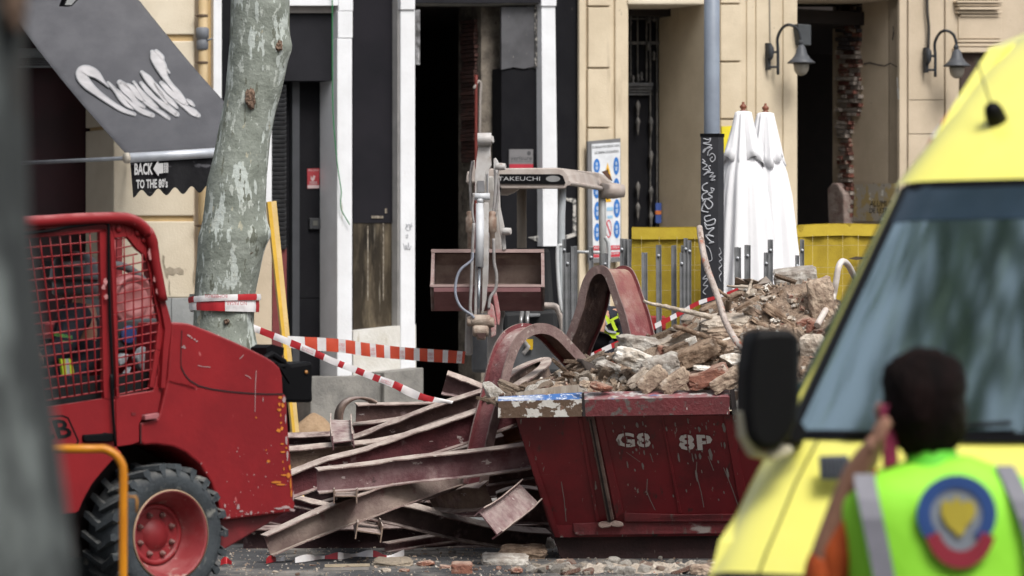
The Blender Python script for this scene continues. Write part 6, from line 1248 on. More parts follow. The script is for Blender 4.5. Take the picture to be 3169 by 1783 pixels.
for k, (y, x0, x1, lab) in enumerate(((360,715,1040,'upper pale lath lying on the road'),(386,705,1035,'lower grey lath lying on the road'))):
    u0, v0 = cR(x0, y+6); u1, v1 = cR(x1, y); Y0 = EYE*FP/(v0-H0); Y1 = EYE*FP/(v1-H0); a, b = at(u0, v0, Y0), at(u1, v1, Y1); a.z = b.z = .012; bm = new(); box(bm, (a+b)/2, (b-a).length, .05, .018, (b-a).normalized(), V3((0,1,0)), UP); tag(obj('wood_lath', bm, mat('lath%d' % k, ((.42,.35,.25),(.26,.24,.22))[k], .9, bump=.3)), lab, 'lath', 'laths on the road')
q = random.Random(21)
GL = {'tan':'small tan stone strewn on the road by the skip','grey':'small grey stone strewn on the road by the skip','brick':'small red brick scrap strewn on the road by the skip','white':'small white plaster scrap strewn on the road by the skip','slab':'small pale stone scrap strewn on the road by the skip'}
for k in range(190):
    me, m = protos[q.choice((0,1,1,2,3,3,5,5,7))]; 
    if k < 110: u = q.uniform(1640, 2240); v = q.triangular(1742, 1783, 1772); s = q.uniform(.012,.05)
    else: u = q.uniform(900, 2240); v = q.uniform(1705, 1783); s = q.uniform(.005,.018)
    Y = EYE*FP/(v-H0); o = bpy.data.objects.new('rubble_scrap', me); o.location = ((u-CX)/FP*Y, Y, s*.4); o.rotation_euler = (q.uniform(-.4,.4), q.uniform(-.4,.4), q.uniform(0,6.28)); o.scale = (s,s,s); sc.collection.objects.link(o); tag(o, GL[m], 'rubble scrap', 'small '+m+' scraps on the road')
# pale crushed rubble bank in front of the skip
bm = new(); g_ = []
for j in range(25):
    Y = 28.5+j/24*1.3; row = []
    for i in range(111):
        u = 1620+i*9; x = (u-CX)/FP*Y; e = min(1, i/30)*math.sin(math.pi*j/24); p = V3((x*6, Y*6, 1)); z = -.02+e*(.045+noise.noise(p)*.05+noise.noise(p*3)*.04+noise.noise(p*7)*.02); row.append(bm.verts.new((x, Y, z)))
    g_.append(row)
for j in range(24):
    for i in range(110): bm.faces.new((g_[j][i], g_[j][i+1], g_[j+1][i+1], g_[j+1][i]))
tag(obj('crushed_rubble', bm, mat('crushed_pale', (.50,.44,.37), 1, (.36,.30,.24), 12, bump=1.2, bs=40, spots=(((.36,.13,.08),10,.66,(1,1,1),.04),))), 'pale crushed masonry spilled on the road below the skip', 'rubble', kind='stuff')
# sand pile by the plinth
bm = new(); c = at(985, H0, 40.6); g_ = []
for j in range(31):
    row = []
    for i in range(61):
        x = c.x-.9+i*.03; Y = 40.0+j*.045; r = math.hypot((x-c.x+.05)/.85, (Y-40.7)/.62); z = .12+max(0, .80*(1-r))+noise.noise(V3((x*8, Y*8, 0)))*.03*(r < 1); row.append(bm.verts.new((x, Y, z)))
    g_.append(row)
for j in range(30):
    for i in range(60): bm.faces.new((g_[j][i], g_[j][i+1], g_[j+1][i+1], g_[j+1][i]))
tag(obj('sand_pile', bm, mat('sand', (.42,.29,.18), 1, (.33,.22,.13), 8, bump=1, bs=40)), 'small heap of orange sand against the concrete plinth', 'sand', kind='stuff')
# ================= plane trees =================
bark = mat('plane_bark', (.26,.285,.25), .9, (.175,.195,.165), 5, bump=.8, bs=14, spots=(((.44,.48,.45),5.2,.555,(1.5,1.5,.5),.012),((.13,.14,.11),7,.60,(1.6,1.6,.5),.012),((.42,.45,.41),10,.60,(1.6,1.6,.7),.012),((.36,.35,.27),9,.66,(1.6,1.6,.6),.015),((.085,.07,.05),16,.69,(1,1,.6),.02)))
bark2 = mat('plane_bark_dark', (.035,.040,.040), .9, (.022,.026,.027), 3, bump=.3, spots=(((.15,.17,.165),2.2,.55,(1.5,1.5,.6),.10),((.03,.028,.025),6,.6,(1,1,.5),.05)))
knotm = mat('knot_brown', (.20,.13,.09), .9, (.06,.035,.025), 14, bump=1.2, bs=40)
def trunk(t, levels, Y, m, seg=48, seed=0, bumps=(), zx=8.5):
    """levels: (left u, right u, v) silhouette of the trunk"""
    L_ = sorted(levels, key=lambda q: q[2]); rings = []; bm = new()
    zs = [at(0, q[2], Y).z for q in L_]; cen = [at((q[0]+q[1])/2, H0, Y).x for q in L_]; rad = [(q[1]-q[0])/2/FP*Y for q in L_]
    def I(arr, z):
        if z >= zs[0]: return arr[0]+(arr[0]-arr[1])/(zs[0]-zs[1])*(z-zs[0])*.5
        for i in range(len(zs)-1):
            if zs[i] >= z >= zs[i+1]: f = (zs[i]-z)/(zs[i]-zs[i+1]); return arr[i]*(1-f)+arr[i+1]*f
        return arr[-1]
    n = 200
    for j in range(n+1):
        z = zx*(1-j/n); c = I(cen, z); r = max(I(rad, z), .05); fl = 1+max(0, .45-z)**2*2.2; ring = []
        for i in range(seg):
            a = 2*math.pi*i/seg; d = V3((math.cos(a), math.sin(a), 0)); nn = noise.noise(V3((math.cos(a)*1.3, math.sin(a)*1.3+seed, z*1.1)))*.05+noise.noise(V3((math.cos(a)*3, math.sin(a)*3, z*4+seed)))*.012
            rr = r*(fl+nn)
            for (bz, ba, bh, bw) in bumps: rr += bh*math.exp(-((z-bz)**2+(r*math.atan2(math.sin(a-ba), math.cos(a-ba)))**2)/bw**2)
            ring.append(bm.verts.new((c+d.x*rr, Y+d.y*rr, z)))
        rings.append(ring)
    for a, b in zip(rings, rings[1:]):
        for i in range(seg): bm.faces.new((a[i], a[(i+1) % seg], b[(i+1) % seg], b[i])).smooth = True
    o = obj('trunk', bm, m, t); return I(cen, zx), lambda z: (I(cen, z), I(rad, z))
TY = 33.6; TB = at(690, H0, TY)
t = thing('plane_tree', 'pale mottled plane tree trunk with red and white tape wound round it', 'tree', V3((TB.x, TY, 0)))
zz = lambda v, Y=TY: at(0, v, Y).z
LV = [(712,895,0),(708,894,150),(703,884,215),(697,868,290),(688,852,345),(672,838,420),(658,832,492),(640,826,560),(627,822,690),(616,828,730),(612,812,800),(604,790,906),(598,784,1000),(592,796,1076),(580,810,1300)]
_, tr = trunk(t, LV, TY, bark, bumps=((zz(318),-1.55,.018,.05),(zz(150),-.35,.035,.09),(zz(720),-.25,.04,.10),(zz(985),-.9,.035,.07),(zz(20),-1.2,.03,.1)))
for (u, v, w_, h_) in ((780,312,14,32),(868,146,10,16),(708,996,8,8)):
    zc = zz(v); cx, r = tr(zc); x = at(u, H0, TY).x; dyy = math.sqrt(max(r*r-(x-cx)**2, .001)); c = V3((x, TY-dyy-.005, zc))
    bm = rock_bm(c, V3((w_/FP*TY,0,0)), V3((0,.035,0)), V3((0,0,h_/FP*TY)), int(u), .4, 5); obj('knot', bm, knotm, t, label='dark broken branch knot on the trunk')
bm = new(); top = V3((tr(8.4)[0], TY, 8.2))
for a, l in ((.3,2.4),(2.0,2.2),(3.6,2.6),(5.0,2.1)): tube(bm, spline([top, top+V3((math.cos(a)*.6, math.sin(a)*.6, .9)), top+V3((math.cos(a)*l, math.sin(a)*l, 2.4))]), [.2-.012*i for i in range(14)], 12)
obj('limb', bm, bark, t)
leafm = mat('leaf_green', (.07,.12,.03), .6, (.04,.08,.02), 6)
bm = new(); q = random.Random(5)
for k in range(2600):
    a = q.uniform(0, 6.28); rr = 2.9*math.sqrt(q.random()); c = top+V3((rr*math.cos(a), rr*math.sin(a), 2.2+q.gauss(0,.8))); 
    if noise.noise(c*.8) < -.05: continue
    u_ = V3((q.gauss(0,1), q.gauss(0,1), q.gauss(0,1))).normalized(); v_ = u_.orthogonal().normalized(); s = q.uniform(.06,.13); bm.faces.new([bm.verts.new(c+p) for p in (u_*s, v_*s*.7, -u_*s, -v_*s*.7)])
obj('crown', bm, leafm, t, fix=False)
FY = 7.4; FB = at(-300, H0, FY)
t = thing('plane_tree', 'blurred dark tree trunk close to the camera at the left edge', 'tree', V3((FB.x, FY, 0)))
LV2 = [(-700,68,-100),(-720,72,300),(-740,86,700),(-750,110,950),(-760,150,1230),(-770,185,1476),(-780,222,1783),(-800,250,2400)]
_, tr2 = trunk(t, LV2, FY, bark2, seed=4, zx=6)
bm = rock_bm(at(66, 15, FY)+V3((0,-.2,0))+V3((0,.12,0)), V3((.016,0,0)), V3((0,.05,0)), V3((0,0,.05)), 5, .35, 5); obj('knot', bm, knotm, t, label='brown knot near the top of the visible trunk')
bm = new(); top = V3((tr2(5.9)[0], FY, 5.8))
for a, l in ((.5,2.4),(2.4,2.2),(4.4,2.6)): tube(bm, spline([top, top+V3((math.cos(a)*.6, math.sin(a)*.6, .9)), top+V3((math.cos(a)*l, math.sin(a)*l, 2.4))]), [.22-.012*i for i in range(14)], 12)
obj('limb', bm, bark2, t)
bm = new(); tube(bm, spline([top, top+V3((.6,2.4,1.2)), top+V3((.5,5.5,2.4)), top+V3((.2,8,3.2))]), [.18-.007*i for i in range(19)], 10); obj('limb', bm, bark2, t)  # unseen limb and the crown below, added to darken the windscreen reflection
bm = new(); q = random.Random(15)
for k in range(9000):
    c = V3((q.gauss(-3.0,1.9), q.gauss(13.5,2.6), q.gauss(9.2,.8)))
    if noise.noise(c*.5+V3((7,1,2))) < -.02: continue
    u_ = V3((q.gauss(0,1), q.gauss(0,1), q.gauss(0,1))).normalized(); v_ = u_.orthogonal().normalized(); s = q.uniform(.08,.15); bm.faces.new([bm.verts.new(c+p) for p in (u_*s, v_*s*.7, -u_*s, -v_*s*.7)])
obj('crown', bm, leafm, t, fix=False)

# ================= tapes =================
tw_ = mat('tape_white', (.74,.73,.73), .45, (.66,.62,.62), 8); tr_m = mat('tape_red', (.42,.018,.025), .45, (.36,.014,.02), 6); to_ = mat('tape_orange_red', (.58,.075,.03), .5, (.5,.06,.03), 6)
txtm = mat('tape_print', (.60,.20,.22), .6)
def tape(lab, st, segs, red=tr_m, first=0, wob=.0, group='red and white warning tapes', prints=(), fold=0):
    """st: stations (top px, bottom px, Y); segs = number of colour blocks (or list of fractions)"""
    T = [at(*a, Y) for a, b, Y in st]; B = [at(*b, Y) for a, b, Y in st]; n = 10
    T, B = (spline(T, n), spline(B, n)) if len(T) > 2 else ([T[0].lerp(T[1], i/40) for i in range(41)], [B[0].lerp(B[1], i/40) for i in range(41)])
    Ls = [0]
    for i in range(1, len(T)): Ls.append(Ls[-1]+((T[i]+B[i])/2-(T[i-1]+B[i-1])/2).length)
    tot = Ls[-1]; cuts = segs if isinstance(segs, list) else [i/segs for i in range(segs+1)]
    def P(f):
        s = f*tot; i = 0
        while i < len(Ls)-2 and Ls[i+1] < s: i += 1
        g = (s-Ls[i])/max(Ls[i+1]-Ls[i], 1e-6); return T[i].lerp(T[i+1], g), B[i].lerp(B[i+1], g)
    bm = new()
    for k in range(len(cuts)-1):
        m_ = 6; sl = .25*(cuts[k+1]-cuts[k])*0; vs = []
        for j in range(m_+1):
            f = cuts[k]+(cuts[k+1]-cuts[k])*j/m_; a, b = P(f); mdl = (a+b)/2+V3((0,-wob*(1+math.sin(f*60)),0)); vs.append([bm.verts.new(a), bm.verts.new(mdl), bm.verts.new(b)])
        for j in range(m_):
            for r in (0, 1): f_ = bm.faces.new((vs[j][r], vs[j+1][r], vs[j+1][r+1], vs[j][r+1])); f_.material_index = (k+first) % 2; f_.smooth = True
    o = obj('warning_tape', bm, [tw_, red]); tag(o, lab, 'tape', group)
    bm = new(); some = False
    for k in prints:
        for row, s_ in ((0,'BOMBEROS'),(1,'NO PASAR')):
            f0, f1 = cuts[k]+(cuts[k+1]-cuts[k])*.12, cuts[k]+(cuts[k+1]-cuts[k])*.88; a0, b0 = P(f0); a1, b1 = P(f1); lo, hi = (.55, .28) if row == 0 else (.84, .60)
            g = V3((0,-.004-wob*2,0)); text_bm(bm, s_, a0.lerp(b0, lo)+g, a1.lerp(b1, lo)+g, a0.lerp(b0, hi)+g); some = True
    if some:
        base = ROOT[o.name]; bmesh.ops.translate(bm, verts=bm.verts[:], vec=-base); me = bpy.data.meshes.new('printing'); bm.to_mesh(me); bm.free(); me.materials.append(txtm); c = bpy.data.objects.new('printing', me); sc.collection.objects.link(c); c.parent = o
    else: bm.free()
    return o
tape('wide sagging warning tape from the yellow plank to the digger', [(cH(*a), cH(*b), Y) for a, b, Y in (((265,1062),(275,1148),37.0),((380,1068),(385,1165),37.0),((655,1085),(655,1185),37.0),((880,1118),(885,1218),37.0),((1120,1145),(1120,1238),37.0),((1330,1160),(1330,1255),37.0),((1595,1178),(1585,1268),37.0))],
     [0,.035,.085,.165,.215,.295,.325,.382,.412,.462,.498,.542,.575,.625,.66,.71,.742,.792,.822,.872,.905,.955,1.0] if False else [0,.095,.165,.215,.285,.325,.380,.412,.465,.498,.545,.578,.632,.662,.712,.745,.79,.825,.875,.905,.955,.985,1.0], red=to_, first=0, wob=.004, prints=(4,8,12,16,20))
tape('twisted warning tape from the plane tree down to the beam heap', [(cH(*a), cH(*b), Y) for a, b, Y in (((10,975),(20,1035),33.3),((60,995),(50,1045),33.3),((250,1070),(235,1120),33.2),((440,1150),(430,1200),33.1),((630,1235),(610,1280),33.0),((800,1300),(780,1345),32.9),((940,1355),(920,1400),32.8),((1070,1400),(1050,1449),32.7))]+[(cK(1010,220),cK(990,270),32.7),(cK(1110,262),cK(1095,300),32.6),(cK(1280,300),cK(1270,318),32.6)],
     [0,.03,.10,.185,.235,.31,.355,.43,.455,.52,.56,.61,.645,.72,.76,.85,.92,1.0], first=0, wob=.006, prints=(4,12))
tape('warning tape rising right behind the arches and the bent pipe', [(cJ(*a), cJ(*b), Y) for a, b, Y in (((250,1100),(262,1130),34.2),((540,962),(548,1000),34.2),((760,862),(768,900),34.2),((960,762),(968,796),34.2),((1110,680),(1115,712),34.2),((1290,628),(1292,650),34.2),((1420,575),(1420,600),34.2))],
     [0,.07,.12,.18,.24,.30,.35,.41,.46,.50,.56,.60,.65,.69,.75,.8,.86,.92,1.0], first=0, prints=())
# wound round the trunk
def wrap(lab, v0, v1, va, vb, segs, first, extra):
    P0, P1 = [], []; z0a, z0b = zz(va), zz(vb)
    bm = new(); n = 72
    vs = []
    for i in range(n+1):
        a = math.pi+i/n*math.pi*2; f = i/n; zt = z0a*(1-f)+zz(v0)*f if False else zz(v0+(va-v0)*math.sin(min(f*2,1)*math.pi/2)); zb = zz(v1+(vb-v1)*math.sin(min(f*2,1)*math.pi/2))
        cx, r = tr((zt+zb)/2); r = r*1.055+.022+extra+.004*math.sin(i*1.3); vs.append([bm.verts.new((cx+r*math.cos(a), TY+r*math.sin(a), zt)), bm.verts.new((cx+(r+.004)*math.cos(a), TY+(r+.004)*math.sin(a), (zt+zb)/2+.004*math.sin(i*.9))), bm.verts.new((cx+r*math.cos(a), TY+r*math.sin(a), zb))])
    for i in range(n):
        for r in (0, 1):
            f_ = bm.faces.new((vs[i][r], vs[i+1][r], vs[i+1][r+1], vs[i][r+1])); f_.smooth = True; m_ = 0
            for k, (s0, s1) in enumerate(segs):
                if s0 <= i/n < s1: m_ = 1
            f_.material_index = m_
    return tag(obj('warning_tape', bm, [tw_, tr_m]), lab, 'tape', 'red and white warning tapes')
wrap('upper turn of warning tape wound round the plane tree', 921, 939, 910, 929, ((.0,.09),(.31,.43),(.7,.8)), 0, .01)
wrap('lower turn of warning tape wound round the plane tree', 936, 958, 930, 966, ((.10,.26),(.44,.52),(.8,.9)), 0, .0)
bm = new()
for s_, x0, x1, y0, y1, up in (('BOMBEROS',270,500,105,138,1),('NO PASAR',490,690,172,212,1)):
    q = lambda x, y: (lambda u, v: V3((at(u, H0, TY).x, TY-math.sqrt(max((tr(zz(v))[1]*1.055+.05)**2-(at(u, H0, TY).x-tr(zz(v))[0])**2, 0))-.012, zz(v))))(*cT(x, y))
    text_bm(bm, s_, q(x1,y0+4), q(x0,y0), q(x1,y1+4))     # printed upside down
o_ = [x for x in sc.objects if x.get('label','').startswith('upper turn')][0]; bmesh.ops.translate(bm, verts=bm.verts[:], vec=-ROOT[o_.name]); me = bpy.data.meshes.new('printing'); bm.to_mesh(me); bm.free(); me.materials.append(mat('tape_print_red', (.45,.06,.08), .6)); c = bpy.data.objects.new('printing', me); sc.collection.objects.link(c); c.parent = o_
# tape lying on the road
def gtape(lab, pts, segs, wd=.06):
    T, B = [], []
    bm = new(); vs = []
    P = []
    for x, y in pts: u, v = cR(x, y); Y = EYE*FP/(v-H0+12); P.append(V3(((u-CX)/FP*Y, Y, .02)))
    P = spline(P, 10); n = len(P)
    for i, p in enumerate(P): tws = .5+.5*math.sin(i*.22); vs.append([bm.verts.new(p+V3((0, .02*(1-tws), .028*tws+.01))), bm.verts.new(p+V3((0,-.02,-.012)))])
    for i in range(n-1): f = bm.faces.new((vs[i][0], vs[i+1][0], vs[i+1][1], vs[i][1])); f.smooth = True; f.material_index = 1 if any(a <= i/n < b for a, b in segs) else 0
    tag(obj('warning_tape', bm, [tw_, tr_m]), lab, 'tape', 'red and white warning tapes')
gtape('crumpled warning tape on the road at the foot of the heap', [(500,312),(600,300),(690,285),(770,285),(850,285),(930,268),(1010,268),(1100,272),(1180,282),(1290,262)], ((.25,.38),(.72,.85)))
gtape('short curl of warning tape on the road under the ash grey beam', [(290,318),(330,308),(380,300),(425,298)], ((0,.5),))
gtape('scrap of red tape on the road beside the loader tyre', [(-40,330),(0,318),(40,325)], ((0,1),))
# ---- yellow plank ----
PYd = 37.6
bm = new(); T0, T1 = at(*cH(115,60), PYd+.6), at(*cH(182,52), PYd+.6); g0, g1 = at(*cK(225,520), PYd-.1), at(*cK(270,520), PYd-.1)
d0 = (T0-g0)/(T0.z-g0.z); d1 = (T1-g1)/(T1.z-g1.z); b0_, b1_ = T0-d0*(T0.z-.12), T1-d1*(T1.z-.12)
q = [T0, T1, b1_, b0_]; prism(bm, q, V3((-.02,.07,0))); s_ = T0.lerp(T1, .42), b0_.lerp(b1_, .42)
o = obj('plank', bm, mat('plank_yellow', (.66,.47,.20), .8, (.58,.40,.15), 5, bump=.3), bevel=.003); tag(o, 'long yellow painted plank leaning on the shopfront beside the plane tree', 'plank')
bm = new(); prism(bm, [T0+V3((0,-.003,0)), s_[0]+V3((0,-.003,0)), s_[1]+V3((0,-.003,0)), b0_+V3((0,-.003,0))], V3((0,.002,0))); bmesh.ops.translate(bm, verts=bm.verts[:], vec=-ROOT[o.name]); me = bpy.data.meshes.new('painted_edge'); bm.to_mesh(me); bm.free(); me.materials.append(mat('plank_edge', (.68,.40,.02), .6)); c = bpy.data.objects.new('painted_edge', me); sc.collection.objects.link(c); c.parent = o

# ================= firefighter bending behind the arches =================
GY = 35.6; g = lambda x, y, o=0: at(*cJ(x, y), GY+o)
t = thing('person', 'firefighter in dark jacket with yellow stripes bending down behind the tall arch', 'person', V3((g(450,900).x, GY, 0)))
J = {'hip':(g(560,960,.35),.15,.14),'waist':(g(520,860,.2),.14,.13),'chest':(g(460,790,-.05),.17,.15),'neck0':(g(390,800,-.25),.07),'head0':(g(345,880,-.36),.08,.075),'head1':(g(335,950,-.42),.095,.09),
 'sl':(g(420,860,-.2),.075),'el':(g(430,1060,-.3),.05),'wl':(g(400,1200,-.36),.035),'pl':(g(395,1240,-.38),.035,.02),'sr':(g(520,790,-.1),.07),'er':(g(585,930,-.3),.05),'wr':(g(540,1130,-.4),.035),'pr':(g(530,1170,-.42),.035,.02),
 'hl':(g(500,990,.35),.11),'kl':(g(480,1230,.05),.075),'al':(V3((g(470,1000).x, GY+.3, .10)),.05),'tl':(V3((g(470,1000).x-.02, GY+.08, .06)),.045),
 'hr':(g(620,990,.35),.11),'kr':(g(640,1230,.05),.075),'ar':(V3((g(640,1000).x, GY+.3, .10)),.05),'tr':(V3((g(640,1000).x, GY+.08, .06)),.045)}
E = [('hip','waist'),('waist','chest'),('chest','neck0'),('neck0','head0'),('head0','head1'),('chest','sl'),('sl','el'),('el','wl'),('wl','pl'),('chest','sr'),('sr','er'),('er','wr'),('wr','pr'),('hip','hl'),('hl','kl'),('kl','al'),('al','tl'),('hip','hr'),('hr','kr'),('kr','ar'),('ar','tr')]
for s in 'lr':
    for k in range(5):
        b_ = J['p'+s][0]; d = V3(((k-2)*.016 if k else .045, -.01, -.03 if k else .0)); J['f%s%d'%(s,k)] = (b_+d, .011); J['g%s%d'%(s,k)] = (b_+d+V3((0,-.015,-.03)), .009); E += [('p'+s,'f%s%d'%(s,k)),('f%s%d'%(s,k),'g%s%d'%(s,k))]
skin_obj('body', J, E, skinm, t)
Jc = {k: (v[0], v[1]+.03, (v[2] if len(v) > 2 else v[1])+.03) for k, v in J.items() if k in ('hip','waist','chest','neck0','sl','el','wl','sr','er','wr','hl','kl','al','hr','kr','ar')}
skin_obj('fire_suit', Jc, [e for e in E if e[0] in Jc and e[1] in Jc], navy, t)
bm = new(); lathe(bm, J['head1'][0]+V3((0,0,-.02)), [(.15,.02),(.13,.04),(.12,-.05),(.08,-.11),(.001,-.13)], axis=V3((.1,.3,1)), seg=20); obj('helmet', bm, blackp, t)
bm = new(); hc = J['head1'][0]
for dx_ in (-.032,.032): lathe(bm, hc+V3((dx_,-.085,.02)), [(.012,0),(.001,.012)], axis=V3((0,-1,0)), seg=8)
lathe(bm, hc+V3((0,-.09,-.01)), [(.016,0),(.001,.025)], axis=V3((0,-1,0)), seg=8); obj('face', bm, mat('face_dark', (.2,.11,.08), .6), t)
def fstrip(pts, wd, m, nm, off=-.33):
    bm = new(); P = spline([g(*p, off) for p in pts], 5)
    for a, b in zip(P, P[1:]):
        s = (b-a).normalized().cross(V3((0,1,0)))*wd/2; prism(bm, [a+s, b+s, b-s, a-s], V3((0,.015,0)))
    obj(nm, bm, m, t)
fstrip([(352,762),(395,785),(430,820),(445,850)], .045, hiviz, 'hiviz_stripe'); fstrip([(408,885),(430,920),(470,935),(525,940)], .05, hiviz, 'hiviz_stripe'); fstrip([(455,830),(480,815),(530,790)], .02, hiviz, 'hiviz_stripe'); fstrip([(520,770),(530,800),(540,820)], .03, hiviz, 'hiviz_stripe'); fstrip([(470,830),(485,870),(500,900)], .028, hiviz, 'hiviz_stripe')
fstrip([(350,774),(390,800),(425,840),(430,860)], .014, silver, 'silver_stripe', -.345); fstrip([(415,870),(440,905),(500,915)], .018, silver, 'silver_stripe', -.345)
# worker's bits: red bag and small red handle seen between the studs
bm = new(); prism(bm, [at(*cJ(*p), 38.0) for p in ((745,790),(870,790),(872,900),(748,900))], V3((0,.2,0))); tag(obj('red_box', bm, mat('box_red', (.45,.03,.03), .6), bevel=.02), 'small red box on a stand behind the steel studs', 'box')
bm = new(); c = at(*cJ(810,900), 38.1); prism(bm, [V3((c.x-.25,38.0,c.z)), V3((c.x+.25,38.0,c.z)), V3((c.x+.25,38.0,c.z-.04)), V3((c.x-.25,38.0,c.z-.04))], V3((0,.3,0)))
for sx in (-.22,.22): prism(bm, [V3((c.x+sx-.02,38.05,c.z-.04)), V3((c.x+sx+.02,38.05,c.z-.04)), V3((c.x+sx+.02,38.05,.12)), V3((c.x+sx-.02,38.05,.12))], V3((0,.04,0)))
tag(obj('stand', bm, blackp), 'low black stand carrying the small red box', 'stand')
# ================= yellow ambulance =================
yel = mat('ambulance_yellow', (.88,.84,.20), .3, (.86,.81,.17), 1.5, coat=.6, spec=.5)
O = V3((.936-.155, 13.7+.09, 0)); HD = V3((-.5, -.866, 0)); CW = V3((.866, -.5, 0))      # forward, across to the right
VW = 2.02
def A(f, i, z): return O+HD*f+CW*i+UP*z
AMB = thing('ambulance', 'bright yellow ambulance van with black mirror, big windscreen and raised roof', 'ambulance', V3((A(-2,1,0).x, A(-2,1,0).y, 0)))
# profile (f forward, z, side tuck) nose to tail; tuck = how far the flank is pulled in and back at this height
prof = [(.40,.28,.03),(.44,.45,.0),(.44,.70,.0),(.425,.86,.015),(.38,.925,.025),(.29,1.02,.03),(.18,1.14,.035),(.02,1.275,.04)]
roof = [(-.80,2.14,.10),(-.86,2.20,.12),(-1.0,2.32,.16),(-1.2,2.48,.19),(-1.42,2.62,.21),(-1.7,2.74,.22),(-2.2,2.82,.22),(-5.6,2.82,.22)]
def sheet_bm(pr, cols=(0,.015,.05,.11,.2,.4,1.0,1.6,1.82,1.91,1.97,2.005,2.02), lift=True, thick=None):
    bm = new(); rows = []
    for f, z, tk in pr:
        row = []
        for c in cols:
            e = min(c, VW-c); bow = .10*(1-(2*c/VW-1)**2); rd = .06*max(0, 1-e/.15)**2.2
            cc = c+(tk if c < VW/2 else -tk)*max(0, 1-e/.9); row.append(bm.verts.new(A(f+bow-rd*1.0-.04, cc, z-rd*.35)))
        rows.append(row)
    for a, b in zip(rows, rows[1:]):
        for i in range(len(cols)-1): bm.faces.new((a[i], a[i+1], b[i+1], b[i])).smooth = True
    return bm
bm = sheet_bm(prof[3:]); obj('bonnet', bm, yel, AMB, sub=1); bm = sheet_bm(prof[:4]); obj('front_fascia', bm, mat('fascia_dark', (.03,.031,.033), .6, spec=.3), AMB)
bm = new()
for c in (.24, VW-.24): tube(bm, [A(f+.10*(1-(2*c/VW-1)**2)-.04, c+(tk if c < 1 else -tk)*.5, z+.001) for f, z, tk in prof[3:]], .0035, 5)
obj('bonnet_seam', bm, blackp, AMB)
bm = sheet_bm(roof); obj('roof', bm, yel, AMB, sub=1)
# windscreen surround and glass
ws = [(.02,1.275,.04),(-.40,1.70,.07),(-.80,2.14,.10)]
def wp(f, c, z, out=0):
    e = min(c, VW-c); bow = .10*(1-(2*c/VW-1)**2); rd = .085*max(0, 1-e/.20)**2.2; tk = .04+(z-1.275)/.865*.06
    return A(f+bow-rd-.04+out, c+(tk if c < VW/2 else -tk)*max(0, 1-e/.9), z-rd*.35)
def wz(s): return (.02-.82*s, 1.275+.865*s)
def wpatch(bm, c0, c1, s0, s1, out, nc=14, ns=6, slant=None):
    rows = []
    for j in range(ns+1):
        s = s0+(s1-s0)*j/ns; f, z = wz(s); rows.append([bm.verts.new(wp(f, c0+(c1-c0)*i/nc, z, out)) for i in range(nc+1)])
    for a, b in zip(rows, rows[1:]):
        for i in range(nc): bm.faces.new((a[i], a[i+1], b[i+1], b[i])).smooth = True
bm = new(); wpatch(bm, 0, .055, 0, 1, 0); obj('windscreen_pillar', bm, yel, AMB); bm = new(); wpatch(bm, VW-.055, VW, 0, 1, 0); obj('windscreen_pillar', bm, yel, AMB)
bm = new(); wpatch(bm, .05, .115, .0, 1.0, .004, 2, 8); wpatch(bm, VW-.115, VW-.05, 0, 1, .004, 2, 8); wpatch(bm, .05, VW-.05, .0, .035, .006, 20, 1); wpatch(bm, .05, VW-.05, .97, 1.0, .006, 20, 1); obj('windscreen_seal', bm, blackp, AMB)
gl = bpy.data.materials.new('windscreen_glass'); gl.use_nodes = True; t_ = gl.node_tree; N = t_.nodes; b = N['Principled BSDF']; 
b.inputs['Base Color'].default_value = (.55,.66,.66,1); b.inputs['Roughness'].default_value = .02; b.inputs['IOR'].default_value = 1.45; b.inputs['Alpha'].default_value = 1
gs = N.new('ShaderNodeBsdfGlossy'); gs.inputs['Roughness'].default_value = .08; gs.inputs['Color'].default_value = (.66,.84,.89,1); tp = N.new('ShaderNodeBsdfTransparent'); tp.inputs[0].default_value = (.30,.38,.38,1); mx = N.new('ShaderNodeMixShader'); lw = N.new('ShaderNodeFresnel'); lw.inputs[0].default_value = 1.9
t_.links.new(lw.outputs[0], mx.inputs[0]); t_.links.new(tp.outputs[0], mx.inputs[1]); t_.links.new(gs.outputs[0], mx.inputs[2]); t_.links.new(mx.outputs[0], N['Material Output'].inputs[0])
bm = new(); wpatch(bm, .105, VW-.105, .02, .98, .002, 20, 10); obj('windscreen', bm, gl, AMB)
bm = new(); wpatch(bm, .105, VW-.105, .84, .975, .005, 20, 3); obj('shade_band', bm, mat('shade_band', (.03,.05,.075), .12, (.02,.035,.05), 2), AMB)
